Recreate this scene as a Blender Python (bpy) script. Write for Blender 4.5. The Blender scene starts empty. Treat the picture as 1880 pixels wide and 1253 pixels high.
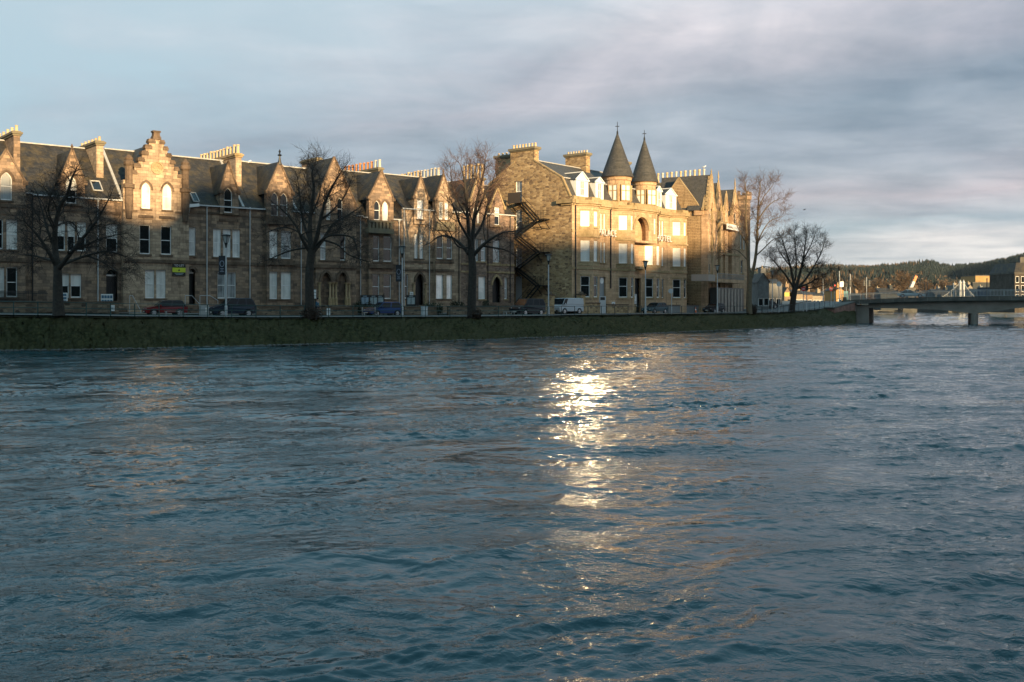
import bpy, bmesh, math, random
import numpy as np
from mathutils import Vector
from mathutils.geometry import tessellate_polygon
R = math.radians
rnd = random.Random(7)
sc = bpy.context.scene
C = sc.collection
# ---------------------------------------------------------------- camera
F, HZ, EYE = 1828.0, 556.0, 3.7          # focal length in photo pixels, horizon row, eye height above the water
cd = bpy.data.cameras.new('camera'); cam = bpy.data.objects.new('camera', cd); C.objects.link(cam)
cam.location = (0, 0, EYE); cam.rotation_euler = (R(90), 0, 0)
cd.sensor_width = 36; cd.lens = F / 1880 * 36; cd.shift_y = (HZ - 626.5) / 1880
cd.clip_start = 0.3; cd.clip_end = 20000
sc.camera = cam
# ---------------------------------------------------------------- sky, sun, exposure
SUN_EL = 10.0
SUN_H = Vector((0.50, -0.866)).normalized()      # horizontal direction towards the sun (behind the camera, a little right)
TAN_EL = math.tan(R(SUN_EL))
w = bpy.data.worlds.new('World'); sc.world = w; w.use_nodes = True
nt = w.node_tree; nt.nodes.clear(); L = nt.links.new
def N(t, **k):
    n = nt.nodes.new(t)
    for a, b in k.items(): setattr(n, a, b)
    return n
out = N('ShaderNodeOutputWorld'); bg = N('ShaderNodeBackground'); bg.inputs[1].default_value = 0.05
sky = N('ShaderNodeTexSky', sky_type='NISHITA', sun_disc=False)
sky.sun_elevation = R(SUN_EL); sky.sun_rotation = math.atan2(SUN_H.x, SUN_H.y)
tc = N('ShaderNodeTexCoord'); sep = N('ShaderNodeSeparateXYZ'); L(tc.outputs['Generated'], sep.inputs[0])
def M(op, a, b=None, c=None):
    m = N('ShaderNodeMath', operation=op)
    for i, v in enumerate((a, b, c)):
        if v is None: continue
        if isinstance(v, (int, float)): m.inputs[i].default_value = v
        else: L(v, m.inputs[i])
    return m.outputs[0]
zz = M('MAXIMUM', sep.outputs[2], 0.0)
den = M('ADD', zz, 0.085)
px_, py_ = M('DIVIDE', sep.outputs[0], den), M('DIVIDE', sep.outputs[1], den)
def vec(a, b, c=0.0):
    n = N('ShaderNodeCombineXYZ')
    for i, v in enumerate((a, b, c)):
        if isinstance(v, (int, float)): n.inputs[i].default_value = v
        else: L(v, n.inputs[i])
    return n.outputs[0]
def noise(v, scale, detail=6, rough=0.55, dist=0.0):
    n = N('ShaderNodeTexNoise'); L(v, n.inputs['Vector'])
    n.inputs['Scale'].default_value = scale; n.inputs['Detail'].default_value = detail
    n.inputs['Roughness'].default_value = rough; n.inputs['Distortion'].default_value = dist
    return n.outputs['Fac']
def ramp(f, *stops):
    r = N('ShaderNodeValToRGB'); L(f, r.inputs[0]); e = r.color_ramp.elements
    while len(e) < len(stops): e.new(0.5)
    for i, (p, c) in enumerate(stops):
        e[i].position = p; e[i].color = (*c, 1) if len(c) == 3 else c
    return r.outputs[0]
def mix(f, a, b, blend='MIX'):
    n = N('ShaderNodeMix', data_type='RGBA', blend_type=blend)
    for i, v in ((0, f), (6, a), (7, b)):
        if isinstance(v, (int, float)): n.inputs[i].default_value = v
        elif isinstance(v, tuple): n.inputs[i].default_value = (*v, 1)
        else: L(v, n.inputs[i])
    return n.outputs[2]
az = M('ARCTAN2', sep.outputs[0], sep.outputs[1]); el = zz
cv = vec(M('ADD', M('MULTIPLY', px_, 0.45), 3.1), M('ADD', M('MULTIPLY', py_, 0.62), 1.7))
n1 = noise(cv, 0.9, 8, 0.55, 0.4)
n2 = noise(cv, 1.7, 7, 0.52, 0.3)
n3 = noise(vec(M('MULTIPLY', az, 2.6), M('MULTIPLY', el, 11.0), 4.0), 1.5, 6, 0.5, 0.4)
azn = M('MULTIPLY_ADD', az, 0.8, 0.5)
top = ramp(azn, (0.08, (0.10,) * 3), (0.17, (0.20,) * 3), (0.32, (0.25,) * 3), (0.46, (0.285,) * 3), (0.66, (0.37,) * 3), (0.9, (0.45,) * 3))
f = M('ADD', M('SUBTRACT', top, el), M('MULTIPLY', M('SUBTRACT', M('ADD', n1, M('MULTIPLY', n3, 0.5)), 0.75), 0.30))
mask = ramp(M('ADD', f, 0.5), (0.43, (0, 0, 0)), (0.58, (1, 1, 1)))
clear = ramp(el, (0.0, (0.50, 0.58, 0.63)), (0.15, (0.41, 0.56, 0.65)), (0.28, (0.49, 0.61, 0.68)), (0.45, (0.42, 0.71, 0.86)), (0.9, (0.31, 0.63, 0.80)))
e2 = M('ADD', M('SUBTRACT', el, M('MULTIPLY', az, 0.06)), M('MULTIPLY', M('SUBTRACT', n3, 0.5), 0.075))
n5 = noise(vec(M('MULTIPLY', az, 3.0), M('MULTIPLY', el, 6.5), 9.0), 1.9, 8, 0.6, 0.5)
cloudc = ramp(e2, (0.005, (0.68, 0.685, 0.70)), (0.035, (0.60, 0.61, 0.635)), (0.055, (0.41, 0.49, 0.55)), (0.085, (0.45, 0.435, 0.485)), (0.115, (0.355, 0.405, 0.47)), (0.165, (0.325, 0.39, 0.46)),
              (0.205, (0.44, 0.455, 0.51)), (0.26, (0.58, 0.585, 0.63)), (0.34, (0.50, 0.59, 0.67)), (0.6, (0.43, 0.68, 0.82)))
cloudc = mix(1.0, cloudc, ramp(n2, (0.36, (0.84, 0.87, 0.90)), (0.64, (1.18, 1.14, 1.10))), 'MULTIPLY')
cloudc = mix(0.9, cloudc, ramp(n5, (0.36, (0.84, 0.87, 0.90)), (0.64, (1.19, 1.13, 1.12))), 'MULTIPLY')
n4 = noise(cv, 5.2, 6, 0.55, 0.5)
cloudc = mix(0.8, cloudc, ramp(n4, (0.34, (0.86, 0.88, 0.90)), (0.66, (1.16, 1.13, 1.11))), 'MULTIPLY')
skyc = mix(mask, clear, cloudc)
skyc = mix(1.0, skyc, (9.9, 10.05, 10.15), 'MULTIPLY')
skyc = mix(0.12, skyc, sky.outputs[0])
L(skyc, bg.inputs[0]); L(bg.outputs[0], out.inputs[0])
ld = bpy.data.lights.new('sun', 'SUN'); ld.energy = 5.0; ld.angle = R(0.75); ld.color = (1.0, 0.735, 0.40)
sun = bpy.data.objects.new('sun', ld); C.objects.link(sun)
sun.rotation_euler = Vector((SUN_H.x * math.cos(R(SUN_EL)), SUN_H.y * math.cos(R(SUN_EL)), math.sin(R(SUN_EL)))).to_track_quat('Z', 'Y').to_euler()
sc.view_settings.view_transform = 'Standard'; sc.view_settings.look = 'None'
sc.view_settings.exposure = 1.16; sc.view_settings.gamma = 1.0
sc.cycles.use_denoising = True
sc.cycles.max_bounces = 6; sc.cycles.glossy_bounces = 4; sc.cycles.diffuse_bounces = 3
sc.cycles.sample_clamp_indirect = 300.0
sc.cycles.blur_glossy = 0.3
# ---------------------------------------------------------------- materials
MATS = {}
def mat(name, col, rough=0.7, col2=None, nscale=3.0, metal=0.0, coat=0.0, crough=0.03, cior=1.5, bump=0.0, spec=None, emit=None, detail=5):
    if name in MATS: return MATS[name]
    global nt, L
    m = bpy.data.materials.new(name); m.use_nodes = True; nt = m.node_tree; L = nt.links.new
    b = nt.nodes['Principled BSDF']
    b.inputs['Base Color'].default_value = (*col, 1); b.inputs['Roughness'].default_value = rough
    b.inputs['Metallic'].default_value = metal
    if spec is not None: b.inputs['Specular IOR Level'].default_value = spec
    if coat: b.inputs['Coat Weight'].default_value = coat; b.inputs['Coat Roughness'].default_value = crough; b.inputs['Coat IOR'].default_value = cior
    if emit: b.inputs['Emission Color'].default_value = (*emit[0], 1); b.inputs['Emission Strength'].default_value = emit[1]
    c = N('ShaderNodeTexCoord').outputs['Object']
    if col2 is not None or bump:
        f = noise(c, nscale, detail, 0.6)
        if col2 is not None: L(ramp(f, (0.32, col), (0.68, col2)), b.inputs['Base Color'])
        if bump:
            bn = N('ShaderNodeBump'); bn.inputs['Strength'].default_value = 0.6; bn.inputs['Distance'].default_value = bump
            L(f, bn.inputs['Height']); L(bn.outputs[0], b.inputs['Normal'])
    MATS[name] = m; return m
def wallvec():
    """object coordinates laid on upright walls: along the wall, and up"""
    c = N('ShaderNodeTexCoord').outputs['Object']; s = N('ShaderNodeSeparateXYZ'); L(c, s.inputs[0])
    return c, vec(M('ADD', s.outputs[0], s.outputs[1]), s.outputs[2], 0.0)
def stone(name, c1, c2, mortar, bw=0.62, rh=0.3, ms=0.012, stain=(0.35, 0.33, 0.31), samt=0.6, bump=0.02):
    global nt, L
    m = bpy.data.materials.new(name); m.use_nodes = True; nt = m.node_tree; L = nt.links.new
    b = nt.nodes['Principled BSDF']; b.inputs['Roughness'].default_value = 0.85; b.inputs['Specular IOR Level'].default_value = 0.2
    c, v = wallvec()
    n = noise(c, 2.2, 4, 0.6)
    wv = N('ShaderNodeVectorMath', operation='ADD'); L(v, wv.inputs[0]); L(vec(M('MULTIPLY', n, 0.05), M('MULTIPLY', n, 0.03)), wv.inputs[1])
    br = N('ShaderNodeTexBrick'); L(wv.outputs[0], br.inputs['Vector'])
    br.inputs['Scale'].default_value = 1.0; br.inputs['Brick Width'].default_value = bw; br.inputs['Row Height'].default_value = rh
    br.inputs['Mortar Size'].default_value = ms; br.inputs['Mortar Smooth'].default_value = 0.3; br.inputs['Bias'].default_value = 0.0
    br.offset_frequency = 2; br.offset = 0.43; br.squash = 1.35; br.squash_frequency = 3
    br.inputs['Color1'].default_value = (*c1, 1); br.inputs['Color2'].default_value = (*c2, 1); br.inputs['Mortar'].default_value = (*mortar, 1)
    n2 = noise(c, 0.55, 6, 0.62)
    col = mix(ramp(n2, (0.42, (0, 0, 0)), (0.72, (samt,) * 3)), br.outputs[0], stain, 'MULTIPLY')
    sx = N('ShaderNodeVectorMath', operation='MULTIPLY'); L(v, sx.inputs[0]); sx.inputs[1].default_value = (1.7, 0.16, 1.0)
    col = mix(ramp(noise(sx.outputs[0], 1.0, 5, 0.6), (0.50, (0, 0, 0)), (0.74, (0.75,) * 3)), col, (0.42, 0.40, 0.38), 'MULTIPLY')
    n3 = noise(c, 5.0, 4, 0.7)
    col = mix(0.45, col, ramp(n3, (0.3, (0.55, 0.52, 0.5)), (0.7, (1.35, 1.3, 1.25))), 'MULTIPLY')
    L(col, b.inputs['Base Color'])
    h = M('ADD', M('MULTIPLY', br.outputs['Fac'], -1.0), M('MULTIPLY', n3, 0.8))
    bn = N('ShaderNodeBump'); bn.inputs['Strength'].default_value = 0.7; bn.inputs['Distance'].default_value = bump
    L(h, bn.inputs['Height']); L(bn.outputs[0], b.inputs['Normal'])
    MATS[name] = m; return m
def rubble(name, cols, mortar, sc_=(1.9, 4.2), bump=0.03):
    global nt, L
    m = bpy.data.materials.new(name); m.use_nodes = True; nt = m.node_tree; L = nt.links.new
    b = nt.nodes['Principled BSDF']; b.inputs['Roughness'].default_value = 0.9; b.inputs['Specular IOR Level'].default_value = 0.15
    c, v = wallvec()
    n = noise(c, 1.5, 4, 0.6)
    s = N('ShaderNodeVectorMath', operation='MULTIPLY'); L(v, s.inputs[0]); s.inputs[1].default_value = (*sc_, 1)
    vs = []
    for feat in ('F1', 'DISTANCE_TO_EDGE'):
        vo = N('ShaderNodeTexVoronoi', feature=feat, voronoi_dimensions='2D'); L(s.outputs[0], vo.inputs['Vector'])
        vo.inputs['Scale'].default_value = 1.0; vo.inputs['Randomness'].default_value = 0.85; vs.append(vo)
    sp = N('ShaderNodeSeparateXYZ'); L(vs[0].outputs['Color'], sp.inputs[0])
    k = len(cols) - 1
    col = ramp(sp.outputs[0], *[(i / k, c_) for i, c_ in enumerate(cols)])
    e = ramp(vs[1].outputs['Distance'], (0.02, (1, 1, 1)), (0.10, (0, 0, 0)))
    col = mix(e, col, mortar)
    col = mix(ramp(noise(c, 0.4, 6, 0.6), (0.4, (0, 0, 0)), (0.75, (0.55,) * 3)), col, (0.5, 0.47, 0.44), 'MULTIPLY')
    L(col, b.inputs['Base Color'])
    bn = N('ShaderNodeBump'); bn.inputs['Strength'].default_value = 0.8; bn.inputs['Distance'].default_value = bump
    L(M('ADD', M('MULTIPLY', e, -1.0), M('MULTIPLY', n, 0.7)), bn.inputs['Height']); L(bn.outputs[0], b.inputs['Normal'])
    MATS[name] = m; return m
def slate(name, c1, c2, moss, mamt=0.6, rh=0.16):
    global nt, L
    m = bpy.data.materials.new(name); m.use_nodes = True; nt = m.node_tree; L = nt.links.new
    b = nt.nodes['Principled BSDF']; b.inputs['Roughness'].default_value = 0.62; b.inputs['Specular IOR Level'].default_value = 0.3
    c, v = wallvec()
    br = N('ShaderNodeTexBrick'); L(v, br.inputs['Vector'])
    br.inputs['Scale'].default_value = 1.0; br.inputs['Brick Width'].default_value = 0.3; br.inputs['Row Height'].default_value = rh
    br.inputs['Mortar Size'].default_value = 0.012; br.inputs['Color1'].default_value = (*c1, 1); br.inputs['Color2'].default_value = (*c2, 1)
    br.inputs['Mortar'].default_value = (c1[0] * .3, c1[1] * .3, c1[2] * .3, 1)
    n = noise(c, 0.9, 7, 0.68); n2 = noise(c, 4.0, 5, 0.7)
    col = mix(M('MULTIPLY', ramp(n, (0.45, (0, 0, 0)), (0.7, (1, 1, 1))), mamt), br.outputs[0], moss)
    col = mix(0.5, col, ramp(n2, (0.3, (0.5, 0.5, 0.5)), (0.7, (1.5, 1.5, 1.45))), 'MULTIPLY')
    L(col, b.inputs['Base Color'])
    bn = N('ShaderNodeBump'); bn.inputs['Strength'].default_value = 0.7; bn.inputs['Distance'].default_value = 0.02
    L(M('ADD', M('MULTIPLY', br.outputs['Fac'], -1.0), n2), bn.inputs['Height']); L(bn.outputs[0], b.inputs['Normal'])
    MATS[name] = m; return m
S_BROWN = stone('brown_ashlar', (0.39, 0.272, 0.185), (0.15, 0.112, 0.088), (0.17, 0.125, 0.095))
S_BROWN2 = stone('pale_brown_ashlar', (0.53, 0.395, 0.275), (0.29, 0.212, 0.15), (0.24, 0.18, 0.13), stain=(0.45, 0.42, 0.40))
S_TRIM = stone('dressed_stone', (0.20, 0.142, 0.10), (0.125, 0.09, 0.066), (0.10, 0.075, 0.055), 1.3, 0.5, 0.008, samt=0.75)
S_GOLD = stone('golden_ashlar', (0.58, 0.395, 0.25), (0.43, 0.29, 0.18), (0.28, 0.19, 0.125), 0.8, 0.36, 0.01, stain=(0.6, 0.56, 0.5), samt=0.5)
S_GOLDT = stone('golden_dressed_stone', (0.45, 0.33, 0.20), (0.36, 0.265, 0.15), (0.34, 0.25, 0.15), 1.6, 0.6, 0.006, stain=(0.45, 0.46, 0.32), samt=0.7)
S_COURSE = stone('coursed_sandstone', (0.44, 0.31, 0.175), (0.35, 0.24, 0.135), (0.16, 0.11, 0.07), 1.1, 0.24, 0.03, samt=0.35)
S_RUBBLE = rubble('golden_rubble', [(0.43, 0.29, 0.155), (0.22, 0.145, 0.085), (0.52, 0.37, 0.21), (0.15, 0.10, 0.07), (0.45, 0.31, 0.165)], (0.42, 0.30, 0.16))
S_RUBBLE2 = rubble('pink_rubble', [(0.30, 0.20, 0.15), (0.17, 0.115, 0.09), (0.36, 0.25, 0.18), (0.13, 0.095, 0.08), (0.27, 0.17, 0.12)], (0.27, 0.20, 0.15), (2.6, 5.2))
S_WALL = rubble('garden_rubble', [(0.24, 0.175, 0.115), (0.13, 0.10, 0.07), (0.27, 0.21, 0.145), (0.07, 0.055, 0.045)], (0.17, 0.13, 0.10), (2.2, 4.6))
SLATE = slate('mossy_slate', (0.044, 0.040, 0.038), (0.022, 0.021, 0.022), (0.105, 0.076, 0.032), 0.7)
SLATE2 = slate('grey_slate', (0.078, 0.074, 0.072), (0.052, 0.05, 0.05), (0.085, 0.075, 0.05), 0.35)
SLATE3 = slate('spire_slate', (0.070, 0.067, 0.064), (0.040, 0.039, 0.039), (0.08, 0.068, 0.046), 0.35, 0.16)
WHITE = mat('white_paint', (0.78, 0.77, 0.75), 0.45, (0.68, 0.67, 0.65), 2.0)
LEAD = mat('pale_lead', (0.40, 0.39, 0.38), 0.6, (0.28, 0.27, 0.26), 2.0)
GLASS = mat('dark_glass', (0.012, 0.014, 0.016), 0.04, spec=0.6)
def drapery(name, c1, c2, folds, rough, cior):
    """cloth hanging close behind the pane: folds, a darker gap here and there, and the gloss of the glass"""
    global nt, L
    m = bpy.data.materials.new(name); m.use_nodes = True; nt = m.node_tree; L = nt.links.new; b = nt.nodes['Principled BSDF']
    b.inputs['Roughness'].default_value = 0.8; b.inputs['Coat Weight'].default_value = 1.0; b.inputs['Coat Roughness'].default_value = rough; b.inputs['Coat IOR'].default_value = cior
    c, v = wallvec(); sx = N('ShaderNodeVectorMath', operation='MULTIPLY'); L(v, sx.inputs[0]); sx.inputs[1].default_value = (folds, 0.12, 1.0)
    f = M('ADD', M('MULTIPLY', noise(sx.outputs[0], 1.0, 3, 0.6), 0.6), M('MULTIPLY', noise(c, 0.9, 3, 0.6), 0.4))
    L(ramp(f, (0.36, c2), (0.56, c1)), b.inputs['Base Color']); MATS[name] = m; return m
def wallvec():
    c = N('ShaderNodeTexCoord').outputs['Object']; s = N('ShaderNodeSeparateXYZ'); L(c, s.inputs[0])
    return c, vec(M('ADD', s.outputs[0], s.outputs[1]), s.outputs[2], 0.0)
BLIND = drapery('blind_behind_glass', (0.76, 0.73, 0.68), (0.50, 0.48, 0.45), 2.0, 0.03, 1.6)
BLINDB = drapery('white_blind_behind_glass', (0.86, 0.84, 0.81), (0.42, 0.41, 0.40), 3.5, 0.10, 2.3)
CURT = drapery('net_curtain_behind_glass', (0.36, 0.37, 0.37), (0.07, 0.075, 0.08), 4.0, 0.03, 1.6)
DOORM = mat('dark_door_paint', (0.012, 0.012, 0.013), 0.4)
PIPE_W = mat('white_pipe', (0.46, 0.46, 0.46), 0.5)
PIPE_D = mat('dark_pipe', (0.02, 0.02, 0.021), 0.5)
POT_BUFF = mat('buff_clay_pot', (0.56, 0.42, 0.25), 0.8, (0.42, 0.30, 0.17), 2.0)
POT_RED = mat('red_clay_pot', (0.42, 0.15, 0.06), 0.8, (0.50, 0.22, 0.08), 2.0)
POT_PALE = mat('pale_clay_pot', (0.50, 0.46, 0.40), 0.8, (0.36, 0.33, 0.28), 2.0)
SOOT = mat('sooty_stone', (0.13, 0.11, 0.08), 0.9, (0.2, 0.165, 0.10), 1.5)
BLACKM = mat('black_metal', (0.012, 0.012, 0.013), 0.45)
# ---------------------------------------------------------------- mesh helpers
class MB:
    """collects faces for ONE mesh object"""
    def __init__(s): s.v, s.f, s.m, s.mi = [], [], [], 0
    def add(s, vs, fs):
        k = len(s.v); s.v += [tuple(v) for v in vs]
        s.f += [tuple(k + i for i in f) for f in fs]; s.m += [s.mi] * len(fs)
    def quad(s, *p): s.add(p, [tuple(range(len(p)))])
    def box(s, x0, x1, y0, y1, z0, z1):
        s.add([(x0, y0, z0), (x1, y0, z0), (x1, y1, z0), (x0, y1, z0), (x0, y0, z1), (x1, y0, z1), (x1, y1, z1), (x0, y1, z1)],
              [(0, 3, 2, 1), (4, 5, 6, 7), (0, 1, 5, 4), (1, 2, 6, 5), (2, 3, 7, 6), (3, 0, 4, 7)])
    def prism(s, prof, y0, y1, caps=(1, 1)):
        """outline in (x, z), anticlockwise seen from -y, between y0 and y1"""
        n = len(prof)
        s.add([(x, y0, z) for x, z in prof] + [(x, y1, z) for x, z in prof],
              [(i, i + n, (i + 1) % n + n, (i + 1) % n) for i in range(n)])
        tri = tessellate_polygon([[Vector((x, z, 0)) for x, z in prof]])
        if caps[0]: s.add([(x, y0, z) for x, z in prof], [s._up(prof, t, 0) for t in tri])
        if caps[1]: s.add([(x, y1, z) for x, z in prof], [s._up(prof, t, 1) for t in tri])
    @staticmethod
    def _up(p, t, rev):
        a, b, c = (p[i] for i in t)
        ccw = (b[0] - a[0]) * (c[1] - a[1]) - (b[1] - a[1]) * (c[0] - a[0]) > 0
        return tuple(t) if ccw != bool(rev) else tuple(reversed(t))
    def sheet(s, outer, holes, y, depth=0.2):
        """flat wall face with holes; every hole gets reveals running back by depth"""
        pts = [p for loop in [outer] + holes for p in loop]
        tri = tessellate_polygon([[Vector((x, z, 0)) for x, z in loop] for loop in [outer] + holes])
        s.add([(x, y, z) for x, z in pts], [s._up(pts, t, 0) for t in tri])
        for h in holes:
            n = len(h)
            s.add([(x, y, z) for x, z in h] + [(x, y + depth, z) for x, z in h], [(i, (i + 1) % n, (i + 1) % n + n, i + n) for i in range(n)])
    def bar(s, a, b, w_, h_=None):
        a, b = Vector(a), Vector(b); d = (b - a).normalized(); h_ = h_ or w_
        u = d.cross(Vector((0, 0, 1)));
        if u.length < 1e-3: u = Vector((1, 0, 0))
        u.normalize(); n = u.cross(d)
        p = [q + u * i * w_ / 2 + n * j * h_ / 2 for q in (a, b) for i, j in ((-1, -1), (1, -1), (1, 1), (-1, 1))]
        s.add(p, [(0, 1, 2, 3), (4, 7, 6, 5), (0, 4, 5, 1), (1, 5, 6, 2), (2, 6, 7, 3), (3, 7, 4, 0)])
    def tube(s, pts, rad, n=6, cap=True):
        pts = [Vector(p) for p in pts]; k = len(pts)
        if not hasattr(rad, '__len__'): rad = [rad] * k
        base = len(s.v); u = None
        for i, p in enumerate(pts):
            d = (pts[min(i + 1, k - 1)] - pts[max(i - 1, 0)])
            d = d.normalized() if d.length > 1e-6 else Vector((0, 0, 1))
            if u is None: u = d.orthogonal().normalized()
            else:
                u = u - d * u.dot(d); u = u.normalized() if u.length > 1e-5 else d.orthogonal().normalized()
            v_ = d.cross(u)
            for j in range(n):
                a = 2 * math.pi * j / n
                q = p + (u * math.cos(a) + v_ * math.sin(a)) * rad[i]; s.v.append(tuple(q))
        for i in range(k - 1):
            for j in range(n):
                a, b = base + i * n + j, base + i * n + (j + 1) % n
                s.f.append((a, b, b + n, a + n)); s.m.append(s.mi)
        if cap:
            s.f.append(tuple(base + j for j in reversed(range(n)))); s.m.append(s.mi)
            s.f.append(tuple(base + (k - 1) * n + j for j in range(n))); s.m.append(s.mi)
    def lathe(s, cx, cy, prof, n=12, cap=True):
        """profile of (radius, z) from bottom to top"""
        s.tube([(cx, cy, z + i * 1e-5) for i, (r, z) in enumerate(prof)], [1] * len(prof), n, cap) if 0 else None
        base = len(s.v)
        for r, z in prof:
            for j in range(n):
                a = 2 * math.pi * j / n; s.v.append((cx + r * math.cos(a), cy + r * math.sin(a), z))
        for i in range(len(prof) - 1):
            for j in range(n):
                a, b = base + i * n + j, base + i * n + (j + 1) % n
                s.f.append((a, b, b + n, a + n)); s.m.append(s.mi)
        if cap:
            s.f.append(tuple(base + j for j in reversed(range(n)))); s.m.append(s.mi)
            s.f.append(tuple(base + (len(prof) - 1) * n + j for j in range(n))); s.m.append(s.mi)
    def build(s, name, mats, parent=None, off=(0, 0, 0), smooth=False, bevel=0.0):
        me = bpy.data.meshes.new(name)
        me.from_pydata([(x - off[0], y - off[1], z - off[2]) for x, y, z in s.v], [], s.f)
        for m in (mats if isinstance(mats, (list, tuple)) else [mats]): me.materials.append(m)
        me.polygons.foreach_set('material_index', s.m)
        if smooth: me.polygons.foreach_set('use_smooth', [True] * len(s.f))
        me.update()
        o = bpy.data.objects.new(name, me); C.objects.link(o)
        if parent: o.parent = parent
        if bevel:
            b = o.modifiers.new('bevel', 'BEVEL'); b.width = bevel; b.segments = 2; b.limit_method = 'ANGLE'; b.angle_limit = R(35)
        return o
def tag(o, label=None, cat=None, group=None, kind=None):
    if label: o['label'] = label
    if cat: o['category'] = cat
    if group: o['group'] = group
    if kind: o['kind'] = kind
    return o
def empty(name, loc, rz=0.0):
    o = bpy.data.objects.new(name, None); C.objects.link(o); o.location = loc; o.rotation_euler = (0, 0, rz); o.empty_display_size = 0.3
    return o
def copy_tree(o, parent=None):
    c = o.copy(); C.objects.link(c); c.parent = parent
    for ch in list(o.children): copy_tree(ch, c)
    return c
def at(px, py, d):
    """the point seen at photo pixel (px, py), d metres ahead"""
    return Vector(((px - 940) / F * d, d, EYE + (HZ - py) * d / F))
class Frame:
    """upright plane of a facade: x along it, y into the building"""
    def __init__(s, px, d, deg):
        s.o = Vector(((px - 940) / F * d, d)); a = R(deg)
        s.t = Vector((math.sin(a), math.cos(a))); s.m = Vector((-s.t.y, s.t.x)); s.rz = math.atan2(s.t.y, s.t.x)
    def depth(s, px, y=0.0):
        a = (px - 940) / F
        return (y + s.o.dot(s.m)) / (a * s.m.x + s.m.y)
    def u(s, px, y=0.0):
        d = s.depth(px, y); return (Vector(((px - 940) / F * d, d)) - s.o).dot(s.t)
    def z(s, px, py, y=0.0): return EYE + (HZ - py) * s.depth(px, y) / F
    def pt(s, px, py, y=0.0): return (s.u(px, y), s.z(px, py, y))
    def y_at(s, px, u):
        a = (px - 940) / F; b = s.o + s.t * u      # (b + m*y).x = a*(b + m*y).y
        return (a * b.y - b.x) / (s.m.x - a * s.m.y)
    def world(s, u, y, z=0.0):
        p = s.o + s.t * u + s.m * y; return Vector((p.x, p.y, z))
TF = Frame(300, 98.8, 49.76)                       # the terrace
HF = Frame(1050, 127.0, 39.2)                      # the hotel, turned with the river
GF = Frame(1288, 150.0, 29.6)                      # the gabled building beyond it
# ---------------------------------------------------------------- the setting: river, banks, street, hills
WE = [(-500, 655), (-250, 650), (0, 645), (150, 643), (300, 640), (450, 636.5), (600, 632), (750, 628), (900, 624), (1050, 618.5), (1200, 612.5),
      (1300, 608), (1400, 604), (1480, 600.5), (1545, 597), (1590, 594)]
RAIL = [(-500, 578), (0, 580), (250, 583), (500, 584.5), (860, 583), (1000, 581.5), (1045, 580), (1260, 577.5), (1390, 576), (1460, 573), (1500, 569), (1530, 564), (1552, 557), (1600, 553)]
def lerp(tab, x):
    if x <= tab[0][0]: return tab[0][1]
    for (a, b), (c, d) in zip(tab, tab[1:]):
        if x <= c: return b + (d - b) * (x - a) / (c - a)
    return tab[-1][1]
def bank_pt(px):
    """water edge, bank top and street height at a photo column"""
    dw = EYE * F / (lerp(WE, px) - HZ); we = Vector(((px - 940) / F * dw, dw))
    dt = dw + 4.6 + max(px, 0) / 1500 * 4.5 + max(0, px - 1400) / 150 * 6
    zt = EYE - (lerp(RAIL, px) - HZ) * dt / F
    return we, Vector(((px - 940) / F * dt, dt)), zt
COLS = [bank_pt(p) for p in range(-500, 1581, 20)]
def inland(i):
    a, b = COLS[max(i - 3, 0)][1], COLS[min(i + 3, len(COLS) - 1)][1]; t = (b - a).normalized(); return Vector((-t.y, t.x))
CX = list(range(-500, 1581, 20))
def street_col(px, off):
    i = (px + 500) / 20; k = max(0, min(len(COLS) - 2, int(i))); f = i - k
    p = COLS[k][1].lerp(COLS[k + 1][1], f); z = COLS[k][2] * (1 - f) + COLS[k + 1][2] * f
    n = inland(k); return Vector((p.x + n.x * off, p.y + n.y * off, z + 0.02 * max(off, 0)))
def street(px, off):
    """the point of the street that lies off metres inland of the bank top and is seen in photo column px"""
    q = px
    for _ in range(12):
        v = street_col(q, off); q += px - (940 + v.x / v.y * F)
    return street_col(q, off)
def heading(px):
    k = max(0, min(len(COLS) - 1, int((px + 500) / 20))); n = inland(k); return math.atan2(-n.x, n.y)   # along the bank, downstream
def strip(name, offs, m, lift=0.0, kind='structure'):
    b = MB()
    for i in range(len(COLS)):
        n = inland(i); p, z = COLS[i][1], COLS[i][2]
        for o_ in offs: b.v.append((p.x + n.x * o_, p.y + n.y * o_, z + 0.02 * o_ + lift))
    k = len(offs)
    for i in range(len(COLS) - 1):
        for j in range(k - 1):
            a = i * k + j; b.f.append((a, a + k, a + k + 1, a + 1)); b.m.append(0)
    return tag(b.build(name, m), kind=kind)
ASPH = mat('asphalt', (0.055, 0.056, 0.058), 0.75, (0.085, 0.085, 0.086), 1.2, bump=0.01)
PAVE = mat('paving', (0.11, 0.107, 0.10), 0.85, (0.16, 0.155, 0.145), 1.5)
EARTH = mat('ground_soil', (0.06, 0.058, 0.045), 0.95, (0.09, 0.085, 0.06), 0.4)
KERB = mat('kerb_stone', (0.15, 0.147, 0.14), 0.8, (0.2, 0.195, 0.185), 3.0)
strip('promenade', [-0.15, 1.0, 2.6], PAVE, 0.10)
strip('kerb', [2.605, 2.8], KERB, 0.10)
strip('road', [2.6, 5.5, 8.2], ASPH, 0.0)
strip('pavement', [8.2, 9.5, 12.0], PAVE, 0.11)
strip('ground', [-0.4, 3, 8, 13, 20, 40, 90, 260], EARTH, -0.06)
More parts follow.
